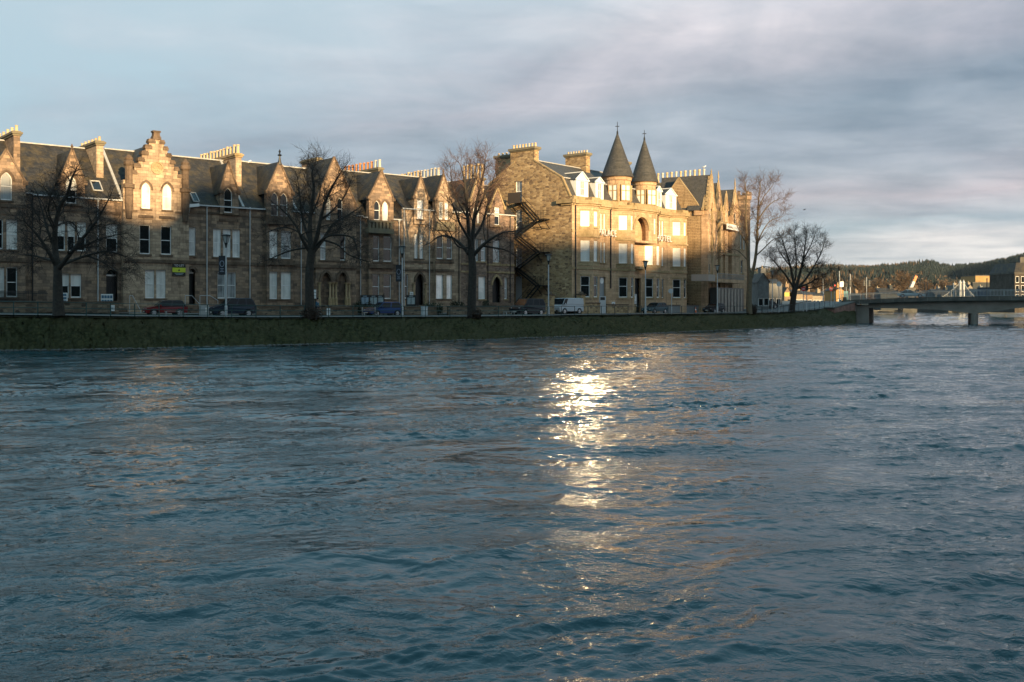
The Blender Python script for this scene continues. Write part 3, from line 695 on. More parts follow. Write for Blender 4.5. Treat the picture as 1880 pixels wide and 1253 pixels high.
for i in range(24): a, b_ = ring(.62), ring(.48); r_.prism([b_[i], a[i], a[(i + 1) % 24], b_[(i + 1) % 24]], Y - .1, Y + .01)
r_.prism(ring(.44), Y - .03, Y + .01)
for k in range(6):
    cx, cz = uc_ + .25 * math.cos(k * 1.047), zc_ + .25 * math.sin(k * 1.047); r_.prism([(cx + .12 * math.cos(i * .785), cz + .12 * math.sin(i * .785)) for i in range(8)], Y - .09, Y - .02)
h.part(r_, 'carved_roundel', S_GOLDT)
h.roof.quad((ux[1], Y + .4, zt[0]), (uc, Y + .4, zt[6]), (uc, 6, zt[6]), (ux[1], 6, zt[0])); h.roof.quad((uc, Y + .4, zt[6]), (2 * uc - ux[1], Y + .4, zt[0]), (2 * uc - ux[1], 6, zt[0]), (uc, 6, zt[6]))
h.front(226, 347, []); h.body(226, 345); h.band(226.5, 347, 480, .32, .1, Y); h.band(254, 281, 398, .26, .1, Y); h.band(292, 321, 400, .26, .1, Y); h.band(226.5, 252, 387, .2, .08, Y); h.band(322, 347, 391, .2, .08, Y)
h.done()
# -- house with the big stack and TO LET board
h = Bld(TF, 345, 'terrace_house', 'brown stone house with twelve buff chimney pots in a row and a small pointed dormer', 'house', GRP)
h.main_roof(345, 462, 378, 400, 292, 370)
hl = h.win([(341.5 + 5, 359.5)], 418, 469.5, 0, 'bright') + h.win([(391.5, 406), (409.5, 424), (427, 441)], 421, 472.5, 0, 'bright') + h.win([(399.5, 414.5), (417.5, 433.5)], 500, 548.5, 0, 'curtain') + h.door(345.5, 358.5, 494, 560, 0, 'round', fan=BLIND)
h.front(345, 462, hl); h.body(345, 462)
h.gable(404, 438, 351, 419.5, 299, 394, -.25, h.win([(411.5, 427)], 345, 391, -.25, 'dark', 'point', hood=True), 5.4, finial=.35)
h.band(345, 462, 484, .3, .09, pref=420); h.band(345, 403, 391, .2, .07); h.band(437, 462, 396, .2, .07); h.band(402, 437, 405, .24, .08)
h.chimney(364, 432.6, 443.4, 2.4, 281, 345, 12, POT_BUFF, .95, S_BROWN2, .17, S_GOLDT); h.skew(445); h.skylight(346, 358, 356, 368); h.pipe(380, 378, 560); h.pipe(459, 382, 560)
t = MB(); u0, z0 = h.U(352), h.Z(352, 382); t.bar((u0 - .9, -.5, z0 + .05), (u0 + .5, -.6, z0 + .28), .3, .3); t.tube([(u0 - .4, -.5, z0), (u0 - .4, -.1, z0 - 1)], .05, 5); h.part(t, 'security_camera', WHITE)
h.done()
# -- gabled bay with ball finial
h = Bld(TF, 462, 'terrace_house', 'brown stone house with a projecting gabled bay topped by a dark ball finial', 'house', GRP)
h.main_roof(462, 563, 385, 510, 305, 525)
hl = h.win([(498, 511), (514.5, 528.5)], 354, 398, Y, 'dark', 'point', hood=True) + h.win([(495, 510), (516, 534.5)], 424, 475, Y, ['bright', 'curtain']) + h.win([(495, 509.5), (516, 534.5)], 499.5, 549.5, Y, 'blind')
h.front(462, 563, []); h.body(462, 563); h.gable(490, 537.5, 353, 513.5, 297, 600, Y, hl, 5.4, zbase=2)
h.band(487, 541, 405, .9, .3, Y); h.band(488, 540, 482.5, .5, .22, Y); h.band(462, 489, 486, .3, .09); h.band(540, 563, 488, .3, .09); h.band(462, 489, 398, .2, .07)
u, z = h.U(513.5, Y), h.Z(513.5, 296, Y); t = MB(); t.lathe(u, Y, [(.22, z - .4), (.1, z + .35), (.09, z + .5), (.26, z + .62), (.1, z + .75), (.05, z + .85), (.14, z + 1.0), (.02, z + 1.25)], 8); h.part(t, 'finial', BLACKM)
h.pipe(553, 390, 560); h.skew(543); h.done()
# -- wide gable and twin arched porch
h = Bld(TF, 563, 'terrace_house', 'brown stone house with a wide plain gable over a twin-arched entrance porch', 'house', GRP)
h.main_roof(563, 665, 394, 640, 310, 560)
hl = h.win([(599, 607.5), (619.5, 629.5)], 362, 404.5, Y, ['curtain', 'dark'], 'point', hood=True) + h.win([(588, 598.5), (624.5, 635)], 429, 478, Y, ['curtain', 'dark'])
hl += h.door(590, 607, 500, 560, Y, 'point', 1.0) + h.door(620, 637, 500, 560, Y, 'point', 1.0)
h.front(563, 665, []); h.body(563, 665); h.gable(580, 654, 373, 613.5, 289, 600, Y, hl, 5.4, zbase=2)
for p in (586.5, 606, 611.5, 617, 636, 641):
    u, z0, z1 = h.U(p, Y - .2), h.Z(612, 548, Y - .2), h.Z(612, 523, Y - .2); t = MB(); t.lathe(u, Y - .2, [(.2, z0 - .8), (.2, z0), (.12, z0 + .1), (.12, z1), (.2, z1 + .12), (.24, z1 + .25)], 8); h.part(t, 'porch_column', S_GOLDT)
h.band(563, 665, 490, .3, .12, Y); h.pipe(676 - 14, 397, 556)
h.chimney(554, 582, 589, 4.5, 289, 330, 0, POT_BUFF, .5); h.done()
# -- gabled bay with the stone balcony
h = Bld(TF, 665, 'terrace_house', 'brown stone house with twin arched attic windows over a dark stone balcony', 'house', GRP)
h.main_roof(665, 737, 402, 725, 325, 745)
hl = h.win([(687, 698), (702, 713)], 369, 405, Y, ['dark', 'blind'], 'point', hood=True) + h.win([(685, 697), (704, 719.5)], 434, 480.5, Y, 'dark') + h.win([(684, 697), (704, 718.5)], 504.5, 549, Y, 'dark')
h.front(665, 737, []); h.body(665, 737); h.gable(677.5, 722.5, 364, 700.5, 314, 600, Y, hl, 5.4, zbase=2)
t = MB(); u0, u1, z1 = h.U(677, Y - .7), h.U(723, Y - .7), h.Z(700, 407, Y - .7)
t.box(u0, u1, Y - .75, Y - .01, z1 - 1.35, z1 - .8)
for i in range(7): t.box(u0 + (u1 - u0) * i / 7, u0 + (u1 - u0) * (i + .62) / 7, Y - .72, Y - .5, z1 - .8, z1 - .1)
t.box(u0 - .05, u1 + .05, Y - .78, Y - .45, z1 - .099, z1 + .05); h.part(t, 'balcony', SOOT)
h.band(676, 724, 489, .5, .25, Y); h.pipe(676, 398, 550); h.pipe(733, 405, 565, y=-.15)
h.chimney(630, 695, 701.5, 4.0, 307, 345, 10, [POT_PALE, POT_RED, POT_RED, POT_RED, POT_RED], .95, S_BROWN2, .17); h.done()
# -- lower paired gables
h = Bld(TF, 737, 'terrace_house', 'paler stone house with a narrow and a wider steep gable side by side', 'house', GRP, wall=S_BROWN2)
h.main_roof(737, 846, 384, 770, 333, 840)
hl = h.win([(761, 767.5), (770.5, 777.5)], 430, 475, 0, 'blind') + h.win([(743, 749.5)], 504, 548.5, 0, 'dark') + h.door(763, 778, 503, 562, 0, 'point')
h.front(737, 846, hl); h.body(737, 846)
h.gable(760, 786, 362, 772.5, 325, 412, -.25, h.win([(766, 777.5)], 367, 402.5, -.25, 'bright'), 5.2, finial=.8)
h.gable(799.5, 831, 366, 814.5, 321, 600, Y, h.win([(806, 813.5), (816.5, 823.5)], 371.5, 403.5, Y, ['curtain', 'bright']) + h.win([(801.5, 814), (820, 832.5 - 2)], 434, 476, Y, 'dark') + h.win([(801, 814), (820, 830.5)], 505, 549, Y, 'bright'), 5.2, finial=.8, zbase=2)
t = MB(); t.prism([(h.U(797, Y), h.Z(814, 424, Y)), (h.U(833, Y), h.Z(814, 424, Y)), (h.U(830, Y), h.Z(814, 408, Y)), (h.U(800, Y), h.Z(814, 408, Y))], Y - .45, Y - .01); h.part(t, 'bay_roof', SOOT)
h.band(737, 799, 481.5, .25, .09); h.band(737, 799, 496, .25, .1); h.band(798, 833, 482, .25, .12, Y); h.band(798, 833, 497, .3, .14, Y)
for p in (759.5, 781.5):
    u, z0, z1 = h.U(p, -.1), h.Z(770, 556), h.Z(770, 524); t = MB(); t.lathe(u, -.12, [(.18, z0 - .8), (.18, z0), (.11, z0 + .1), (.11, z1), (.2, z1 + .2)], 8); h.part(t, 'porch_column', S_GOLDT)
h.chimney(734, 803, 809.5, 4.2, 322, 350, 12, [POT_PALE, POT_BUFF], 1.0, S_BROWN2, .18); h.pipe(742, 384, 565); h.pipe(788.5, 388, 562); h.pipe(843, 390, 560, PIPE_D); h.done()
# -- rubble end house
h = Bld(TF, 846, 'terrace_house', 'pink rubble end house of the terrace, touching the tall side wall of the hotel', 'house', GRP, wall=S_RUBBLE2, trim=S_GOLDT)
h.main_roof(846, 944, 392, 900, 338, 860)
hl = h.win([(905, 917.5)], 440, 482, 0, 'curtain') + h.door(904, 919, 508, 556, 0, 'point') + h.win([(926, 931.5)], 510, 549.5, 0, 'curtain')
h.front(846, 944, hl); h.body(846, 944)
h.gable(864, 893, 368, 877, 326, 600, Y, h.win([(869, 872.5), (876, 880.5)], 381, 410, Y, 'bright') + h.win([(872, 878), (883, 892)], 440, 480, Y, 'curtain') + h.win([(878.5, 891.5)], 508, 549.5, Y, 'blind'), 5.2, finial=.6, zbase=2)
h.gable(900, 926, 380, 913, 346, 418, -.25, h.win([(908, 917.5)], 381, 413.5, -.25, 'half'), 5.2, finial=.5)
h.band(846, 944, 486, .22, .09); h.band(846, 944, 500, .22, .1)
h.chimney(849, 884, 889, 4.0, 326, 350, 6, POT_BUFF, 1.9, S_BROWN2, .2); h.pipe(937, 395, 556, PIPE_D); h.pipe(896, 395, 560, PIPE_D); h.done()
# ---------------------------------------------------------------- the hotel
h = Bld(HF, 1050, 'hotel', 'golden sandstone hotel with twin conical slate spires and white dormers', 'hotel', None, 2.3, S_GOLD, S_GOLDT, SLATE2)
Zc = lambda py: h.Z(1052, py)                       # heights read at the near corner
zcor, zroof = Zc(366), Zc(362)
UE = h.U(1258); DEP = 15.6; URDG = 7.8
z0 = h.zb - .6
# side wall of rubble with its gable outline (drawn across y, at x = 0)
zr, zm_ = HF.z(964, 297, 7.8), HF.z(1031, 326, 1.6)
prof = [(0, z0), (DEP, z0), (DEP, zcor), (DEP - 1.6, zm_), (URDG + 1.6, zr), (URDG - 1.6, zr), (1.6, zm_), (.25, zcor + .3), (0, zcor + .3)]
def side_sheet(outer, holes, m, name, x, depth=.2):
    """wall across the building: outline in (y, z)"""
    b = MB(); b.sheet([(-y, z) for y, z in outer], [[(-y, z) for y, z in hh] for hh in holes], 0, depth)
    b.v = [(x + q[1], -q[0], q[2]) for q in b.v]
    return h.part(b, name, m)
def side_open(px0, px1, pt, pb):
    ya, yb = HF.y_at(px1, 0), HF.y_at(px0, 0); d = HF.depth(px0, yb); pm = (px0 + px1) / 2; d = HF.depth(pm, (ya + yb) / 2)
    return [(ya, EYE + (HZ - pb) * d / F), (yb, EYE + (HZ - pb) * d / F), (yb, EYE + (HZ - pt) * d / F), (ya, EYE + (HZ - pt) * d / F)]
sw = [side_open(947, 958, t_, b_) for t_, b_ in ((333, 371), (386, 428), (456, 492))]; sd = side_open(946.5, 958, 508, 556)
side_sheet(prof, sw + [sd], S_RUBBLE, 'side_wall', 0.0)
for o_ in sw:
    (ya, za), (yb, _), (_, zb_), _ = o_
    f = MB()
    for p, q in (((ya, za), (yb, za)), ((yb, za), (yb, zb_)), ((yb, zb_), (ya, zb_)), ((ya, zb_), (ya, za)), ((ya, (za + zb_) / 2), (yb, (za + zb_) / 2))): f.bar((.13, p[0], p[1]), (.13, q[0], q[1]), .1, .1)
    fo = h.part(f, 'window', WHITE); g = MB(); g.quad((.16, yb, za), (.16, ya, za), (.16, ya, zb_), (.16, yb, zb_)); h.part(g, 'pane', CURT, fo)
g = MB(); g.box(.05, .15, sd[0][0], sd[1][0], sd[0][1], sd[2][1]); h.part(g, 'door', mat('pale_door', (.42, .44, .45), .6))
b = MB(); b.quad((UE, 0, z0), (UE, DEP, z0), (UE, DEP, zcor), (UE, 0, zcor)); b.quad((UE, DEP, z0), (0, DEP, z0), (0, DEP, zcor), (UE, DEP, zcor))
b.add([(UE, y, z) for y, z in prof], [tuple(range(len(prof)))]); h.part(b, 'end_wall', S_RUBBLE)
for a, b_ in ((prof[3], prof[4]), (prof[5], prof[6]), (prof[6], prof[7])):
    t = MB(); t.bar((.12, a[0], a[1] + .06), (.12, b_[0], b_[1] + .06), .34, .16); h.part(t, 'gable_coping', h.trimm)
# roof: steep mansard front, shallow top
b = MB(); x0, x1 = .15, UE
for (ya, za), (yb, zb_) in (((.28, zcor + .2), (1.6, zm_)), ((1.6, zm_), (URDG - 1.6, zr)), ((URDG - 1.6, zr), (URDG + 1.6, zr)), ((URDG + 1.6, zr), (DEP, zcor))):
    b.quad((x0, ya, za), (x1, ya, za), (x1, yb, zb_), (x0, yb, zb_))
h.part(b, 'roof', SLATE2)
b = MB(); b.bar((.2, 6.2, zr + .05), (UE, 6.2, zr + .05), .2, .12)
for u in (h.U(1098, 1.6),): b.bar((.3, 1.55, zm_ + .02), (UE, 1.55, zm_ + .02), .16, .14)
h.part(b, 'roof_ridge', LEAD)
# front walls: flat strips between the canted bays
def canted(pl, pr, out, spans, label=None, ztop=None, gw=.9):
    """canted bay: facet facing upstream, front, facet facing downstream; spans = [(ztop, zbot, pane)] of its windows"""
    ul, ur = h.U(pl), h.U(pr); c = out * 1.29           # facets turned 38 degrees
    P = [(ul, 0), (ul + c, -out), (ur - c, -out), (ur, 0)]
    zt = ztop or zcor
    for i in range(3):
        (xa, ya), (xb, yb) = P[i], P[i + 1]; ln = math.hypot(xb - xa, yb - ya); dx, dy = (xb - xa) / ln, (yb - ya) / ln
        m_ = .2 if i != 1 else .17; wv_ = ln * (1 - 2 * m_)
        if i == 1 and ln > 1.9: m_ = (1 - 1.25 / ln) / 2
        holes = [[(ln * m_, zb_), (ln * (1 - m_), zb_), (ln * (1 - m_), zt_), (ln * m_, zt_)] for zt_, zb_, pn in spans]
        def put(mb): mb.v = [(xa + dx * q[0] - dy * q[1], ya + dy * q[0] + dx * q[1], q[2]) for q in mb.v]
        b = MB(); b.sheet([(0, z0), (ln, z0), (ln, zt), (0, zt)], holes, 0, .16); put(b); h.wall.add(b.v, b.f)
        for hh, (zt_, zb_, pn) in zip(holes, spans):
            a, b2 = hh[0][0], hh[1][0]
            f = MB(); f.sheet(hh, [[(a + .08, zb_ + .12), (b2 - .08, zb_ + .12), (b2 - .08, zt_ - .08), (a + .08, zt_ - .08)]], .1, .06)
            zm2 = zb_ + (zt_ - zb_) * .56; f.box(a + .08, b2 - .08, .11, .15, zm2 - .035, zm2 + .035); put(f); fo = h.part(f, 'window', WHITE)
            g = MB()                                     # the two sashes never hang quite plumb
            for zl, zh in ((zb_ + .12, zm2), (zm2, zt_ - .08)):
                tl = math.tan(R(rnd.uniform(-.35, .75))); yl_, yh_ = .145 - tl * (zh - zl) * -.5, .145 + tl * (zh - zl) * .5
                g.quad((a + .08, .145 - tl * (zh - zl) * .5, zl), (b2 - .08, .145 - tl * (zh - zl) * .5, zl), (b2 - .08, .145 + tl * (zh - zl) * .5, zh), (a + .08, .145 + tl * (zh - zl) * .5, zh))
            put(g)
            h.part(g, 'pane', {'bright': BLINDB, 'dark': GLASS, 'curtain': CURT, 'blind': BLIND}[pn], fo)
            t = MB(); t.box(a - .12, b2 + .12, -.1, .02, zb_ - .18, zb_ - .004); put(t); h.part(t, 'window_sill', h.trimm, fo)
            t = MB(); t.box(a - .14, b2 + .14, -.05, .01, zt_ + .12, zt_ + .26); put(t); h.part(t, 'window_head', h.trimm, fo)
    # floor bands and cornice follow the bay
    def ringband(za, zb_, o):
        k = o * .41; Q = [(P[0][0] - o, .0), (P[1][0] - k, P[1][1] - o), (P[2][0] + k, P[2][1] - o), (P[3][0] + o, 0)]
        n = 4; t = MB(); t.add([(x, y, za) for x, y in Q] + [(x, y, zb_) for x, y in Q], [(0, 1, 5, 4), (1, 2, 6, 5), (2, 3, 7, 6), (4, 5, 6, 7), (3, 2, 1, 0)]); h.part(t, 'cornice' if za > zcor - 1 else 'string_course', h.trimm)
    return ringband, P
ZB = [(Zc(386), Zc(417)), (Zc(441), Zc(479.5)), (Zc(507), Zc(546))]     # window heads and sills of the three floors
sp3 = [(ZB[0][0], ZB[0][1], 'bright'), (ZB[1][0], ZB[1][1], 'blind'), (ZB[2][0], ZB[2][1], 'dark')]
bays = [canted(1060.5, 1097.5, 1.25, sp3), canted(1131, 1162, 1.25, sp3), canted(1179, 1209, 1.25, [(ZB[1][0], ZB[1][1], 'bright'), sp3[2]], None, Zc(436)), canted(1230.5, 1257, 1.25, sp3)]
for rb, P in bays:
    for zc_, hh, o_ in ((Zc(424), 1.35, .10), (Zc(492), .3, .12), (Zc(484), .5, .05), (Zc(433.5), .22, .22), (zcor - .25, .5, .42), (zcor - .62, .22, .2)):
        if P is bays[2][1] and zc_ > Zc(440): continue
        rb(zc_ - hh / 2, zc_ + hh / 2, o_)
def flat(pa, pb, cols, zs, panes, extra=()):
    hs = list(extra)
    for (a, b_) in cols:
        for (zt_, zb_), pn in zip(zs, panes):
            if pn is None: continue
            ul, ur = h.U(a), h.U(b_); hole = opening(ul, ur, zb_, zt_); hs.append(hole)
            f = MB(); f.sheet(hole, [opening(ul + .07, ur - .07, zb_ + .1, zt_ - .07)], .12, .06); zm2 = zb_ + (zt_ - zb_) * .54; f.box(ul + .07, ur - .07, .13, .17, zm2 - .03, zm2 + .03)
            fo = h.part(f, 'window', WHITE); g = MB(); g.sheet(opening(ul + .07, ur - .07, zb_ + .1, zt_ - .07), [], .17); h.part(g, 'pane', {'bright': BLINDB, 'dark': GLASS, 'curtain': CURT, 'blind': BLIND}[pn], fo)
            t = MB(); t.box(ul - .1, ur + .1, -.1, .02, zb_ - .16, zb_ - .004); h.part(t, 'window_sill', h.trimm, fo)
    h.wall.sheet([(h.U(pa), z0), (h.U(pb), z0), (h.U(pb), zcor), (h.U(pa), zcor)], hs, 0, .3)
    for zc_, hh, o_ in ((Zc(492), .3, .12), (Zc(424), .3, .06), (zcor - .25, .5, .42), (zcor - .62, .22, .2)):
        t = MB(); t.box(h.U(pa), h.U(pb), -o_, .003, zc_ - hh / 2, zc_ + hh / 2); h.part(t, 'cornice' if zc_ > zcor - 1 else 'string_course', h.trimm)
dd = [(h.U(1101), h.zb), (h.U(1112), h.zb), (h.U(1112), Zc(507)), (h.U(1101), Zc(507))]
flat(1050, 1060.5, [], [], [])
flat(1097.5, 1131, [(1102.5, 1105.5), (1108.3, 1112)], ZB[:2], ['bright', 'blind'], [dd])
g = MB(); g.box(h.U(1101), h.U(1112), .25, .3, h.zb, Zc(507)); do = h.part(g, 'door', mat('grey_door', (.22, .24, .25), .5))
g = MB(); um = h.U(1107.5); g.lathe(0, 0, [(.42, 0), (.42, .02)], 16); g.v = [(um + x, .24 - z, Zc(514) + y) for x, y, z in g.v]; h.part(g, 'round_sign', WHITE, do)
# loggia: a wall flush with the bay fronts over the entrance, with a tall round arch
ent = [(h.U(1165.5), h.zb), (h.U(1177), h.zb), (h.U(1177), Zc(507)), (h.U(1165.5), Zc(507))]
flat(1162, 1179, [], [], [], [ent])
YL = -1.3; la, lb = h.U(1163.2, YL), h.U(1207, YL); zl0 = Zc(437)
ua, ub = h.U(1165.5, YL), h.U(1190.5, YL); zat = h.Z(1178, 399, YL); ar = opening(ua, ub, zl0 + .3, zat, 'round')
lw = []
for a_, b_ in ((1200.5, 1204.2),):
    xa, xb = h.U(a_, YL), h.U(b_, YL); zt_, zb2_ = h.Z(1202, 402, YL), h.Z(1202, 430, YL); o_ = opening(xa, xb, zb2_, zt_); lw.append(o_)
    f = MB(); f.sheet(o_, [opening(xa + .07, xb - .07, zb2_ + .1, zt_ - .07)], YL + .1, .06); fo = h.part(f, 'window', WHITE); g = MB(); g.sheet(opening(xa + .07, xb - .07, zb2_ + .1, zt_ - .07), [], YL + .15); h.part(g, 'pane', BLINDB, fo)
b = MB(); b.sheet([(la, zl0), (lb, zl0), (lb, zcor), (la, zcor)], [ar] + lw, YL, .45)
b.quad((la, .02, zl0), (la, YL, zl0), (la, YL, zcor), (la, .02, zcor)); b.quad((lb, YL, zl0), (lb, .02, zl0), (lb, .02, zcor), (lb, YL, zcor)); b.quad((la, .02, zl0), (lb, .02, zl0), (lb, YL, zl0), (la, YL, zl0))
b.quad((la, -.02, zl0), (ub + .35, -.02, zl0), (ub + .35, -.02, zcor), (la, -.02, zcor)); b.quad((ub + .3, YL + .45, zl0), (ub + .3, -.02, zl0), (ub + .3, -.02, zcor), (ub + .3, YL + .45, zcor)); b.quad((la + .02, -.02, zl0), (la + .02, YL, zl0), (la + .02, YL, zcor), (la + .02, -.02, zcor))
b.quad((la, YL + .02, zl0 + .28), (lb, YL + .02, zl0 + .28), (lb, -.02, zl0 + .28), (la, -.02, zl0 + .28))
h.part(b, 'loggia', S_GOLD); h.hood(ua, ub, zat - arch_h(ub - ua, 'round'), 'round', YL, .42, .12, 0)
for zc_, hh, o_ in ((zcor - .25, .5, .36), (zcor - .62, .22, .16)): t = MB(); t.box(la - .05, lb + .05, YL - o_, YL + .003, zc_ - hh / 2, zc_ + hh / 2); h.part(t, 'cornice', h.trimm)
t = MB(); t.box(la + .01, lb - .01, YL - .2, YL + .3, zcor + .004, zcor + .4); h.part(t, 'parapet', h.trimm)
g = MB(); g.box(h.U(1165.5), h.U(1178), .5, .55, h.zb, Zc(507)); h.part(g, 'door', DOORM)
g = MB(); g.box(h.U(1164), h.U(1178), -.9, -.02, Zc(489), Zc(484)); h.part(g, 'entrance_canopy', S_GOLDT)
flat(1209, 1230.5, [(1210.5, 1213), (1215, 1218.5)], ZB, ['bright', 'blind', 'dark']); flat(1257, 1258.01, [], [], [])
# near-corner cornice return along the side wall
t = MB(); t.box(-.42, .3, -.42, 2.2, zcor - .5, zcor); t.box(-.2, .2, -.2, 1.6, zcor - .75, zcor - .5); h.part(t, 'cornice', h.trimm)
# parapet
h.trim.box(.1, UE - .1, -.25, .1, zcor + .002, zcor + .45)
for rb, P in bays: t = MB(); t.box(P[1][0] - .3, P[2][0] + .3, -1.35, -.26, zcor + .003, zcor + .4); h.part(t, 'parapet', h.trimm)
# raised letters of the name
def letters(txt, pa, pb, py, size, name, parent, m, y=-.12, ext=.05):
    cu = bpy.data.curves.new(name, 'FONT'); cu.body = txt; cu.size = size; cu.extrude = ext; cu.space_character = 1.25
    tmp = bpy.data.objects.new(name, cu); C.objects.link(tmp); bpy.context.view_layer.update()
    me = bpy.data.meshes.new_from_object(tmp.evaluated_get(bpy.context.evaluated_depsgraph_get())); bpy.data.objects.remove(tmp)
    xs_ = [v.co.x for v in me.vertices]; wd = max(xs_) - min(xs_); ua_, ub_ = h.U(pa), h.U(pb); s_ = (ub_ - ua_) / wd; zc_ = Zc(py)
    for v in me.vertices: v.co = (ua_ + (v.co.x - min(xs_)) * s_ - h.u0, y - v.co.z, zc_ + v.co.y - h.zb)
    me.materials.clear(); me.materials.append(m); o = bpy.data.objects.new(name, me); C.objects.link(o); o.parent = parent; return o
LETW = mat('white_letter', (.62, .58, .55), .5)
zsav = Zc
letters('PALACE', 1095, 1127, 428.5, 1.25, 'letters', h.e, LETW, -.35, .08)
letters('HOTEL', 1201, 1229, 428.5, 1.25, 'letters', h.e, LETW, -.35, .08)
# round drums and spires over the middle bays
def drum(pc, prad_l, ytop, ybase, apex, tip, pwin):
    yc = .9; u, d = h.U(pc, yc), HF.depth(pc, yc); r = prad_l * d / F
    zt, zb_, za = EYE + (HZ - ytop) * d / F, zcor - .1, EYE + (HZ - apex) * d / F
    t = MB(); t.lathe(u, yc, [(r, zb_), (r, zt - .5), (r + .12, zt - .45), (r + .14, zt - .1), (r + .3, zt)], 28); to = h.part(t, 'turret', S_GOLD)
    t = MB(); t.lathe(u, yc, [(r + .42, zt), (r + .44, zt + .06), (.07, za)], 32); so = h.part(t, 'spire', SLATE3, to)
    t = MB(); zt2 = EYE + (HZ - tip) * d / F; t.lathe(u, yc, [(.16, za - .5), (.12, za + .15), (.05, za + .4), (.035, zt2)], 6)
    t.bar((u - .35, yc, za + (zt2 - za) * .6), (u + .35, yc, za + (zt2 - za) * .6), .05); t.bar((u, yc - .35, za + (zt2 - za) * .6), (u, yc + .35, za + (zt2 - za) * .6), .05)
    h.part(t, 'finial', BLACKM, so)
    for ang, wd in pwin:                               # mullioned windows let into the drum
        a = R(ang); nx, ny = math.cos(a), math.sin(a)    # outward direction in (x, y)
        zz1, zz0 = zb_ + (zt - zb_) * .70, zb_ + (zt - zb_) * .20
        def put(mb): mb.v = [(u + nx * (r + .02 - q[1]) - ny * q[0], yc + ny * (r + .02 - q[1]) + nx * q[0], q[2]) for q in mb.v]
        f = MB()
        for x in (-wd, 0, wd): f.box(x - .07, x + .07, -.1, .12, zz0 - .1, zz1 + .1)
        for z in (zz0 - .1, zz0 + (zz1 - zz0) * .62, zz1): f.box(-wd, wd, -.085, .115, z, z + .1)
        put(f); fo = h.part(f, 'window', S_GOLDT, to); g = MB(); g.quad((-wd, .06, zz0), (wd, .06, zz0), (wd, .06, zz1), (-wd, .06, zz1)); 
        g.v = [(q[0], -.03, q[2]) for q in g.v]; put(g); h.part(g, 'pane', BLIND, fo)
drum(1133.5, 24.5, 327, 365, 245, 224, [(-110, .75), (-48, .5), (-165, .6)])
drum(1183, 20.5, 336, 378, 256, 239, [(-110, .75), (-48, .5), (-165, .6)])
# white dormers in the mansard
def dormer(pa, pb, ypk, ysh, yb):
    y = .45; ua_, ub_ = h.U(pa, y), h.U(pb, y); um = (ua_ + ub_) / 2; pm = (pa + pb) / 2; zp, zs_, zb_ = h.Z(pm, ypk, y), h.Z(pm, ysh, y), zcor + .25
    t = MB(); wd = (ub_ - ua_) * .16; za, zb2 = zb_ + .5, zs_ - .15
    hole = [(um - .4, za), (um + .4, za), (um + .4, zb2), (um - .4, zb2)]
    t.sheet([(ua_, zb_), (ub_, zb_), (ub_, zs_), (um, zp), (ua_, zs_)], [hole], y, .12)
    t.quad((ua_, 3.2, zb_), (ua_, y, zb_), (ua_, y, zs_), (ua_, 3.2, zs_)); t.quad((ub_, y, zb_), (ub_, 3.2, zb_), (ub_, 3.2, zs_), (ub_, y, zs_))
    t.box(ua_ - .2, ub_ + .2, y - .12, y - .003, zs_ - .02, zs_ + .14)
    t.bar((ua_ - .15, y - .05, zs_ + .05), (um, y - .05, zp + .08), .14, .12); t.bar((ub_ + .15, y - .05, zs_ + .05), (um, y - .05, zp + .08), .14, .12)
    do_ = h.part(t, 'dormer', WHITE); g = MB(); g.sheet(hole, [], y + .1); h.part(g, 'pane', CURT, do_)
    f = MB(); f.box(um - .4, um + .4, y + .05, y + .09, (za + zb2) / 2 - .04, (za + zb2) / 2 + .04); f.box(um - .03, um + .03, y + .055, y + .085, za, zb2); h.part(f, 'sash_bar', WHITE, do_)
    rr = MB(); yb2 = 4.5; rr.quad((um, y - .05, zp + .03), (ua_ - .15, y - .05, zs_ + .05), (ua_ - .15, yb2, zs_ + .05), (um, yb2, zp + .03)); rr.quad((ub_ + .15, y - .05, zs_ + .05), (um, y - .05, zp + .03), (um, yb2, zp + .03), (ub_ + .15, yb2, zs_ + .05)); h.part(rr, 'dormer_roof', SLATE2, do_)
    l_ = MB(); l_.bar((um, y, zp + .08), (um, yb2, zp + .08), .14, .12); h.part(l_, 'dormer_ridge', WHITE, do_)
dormer(1058, 1080, 317, 332, 358); dormer(1093.5, 1108, 327, 336, 364); dormer(1205.5, 1214.5, 343, 352, 382); dormer(1222, 1241.5, 347, 359, 384)
h.chimney(0, 983, 990, 6.6, 273, 300, 8, POT_BUFF, .5, S_RUBBLE, .16, deep=0, pref=985) if 0 else None
def hstack(x0, x1, y0, y1, pt, pb, pp, n, m, potm, poth, potr=.15, cap=SOOT):
    d = HF.depth(pp, (y0 + y1) / 2); zt, zb_ = EYE + (HZ - pt) * d / F, EYE + (HZ - pb) * d / F - 1.5
    t = MB(); t.box(x0, x1, y0, y1, zb_, zt - .45); co = h.part(t, 'chimney', m)
    t = MB(); t.box(x0 - .12, x1 + .12, y0 - .12, y1 + .12, zt - .449, zt - .3); t.box(x0 - .24, x1 + .24, y0 - .24, y1 + .24, zt - .299, zt); h.part(t, 'chimney_cap', cap, co)
    for i in range(n):
        yy = y0 + .2 + (y1 - y0 - .4) * (i / max(1, n - 1)); t = MB(); uu = (x0 + x1) / 2
        t.lathe(uu, yy, [(potr * 1.1, zt), (potr, zt + .1), (potr * .88, zt + poth * .8), (potr * 1.12, zt + poth * .86), (potr * 1.1, zt + poth)], 8); h.part(t, 'chimney_pot', potm[i % len(potm)], co)
hstack(.02, .95, HF.y_at(981, 0), HF.y_at(937, 0), 272, 300, 960, 8, S_RUBBLE, [POT_BUFF, POT_BUFF, POT_PALE], .55)
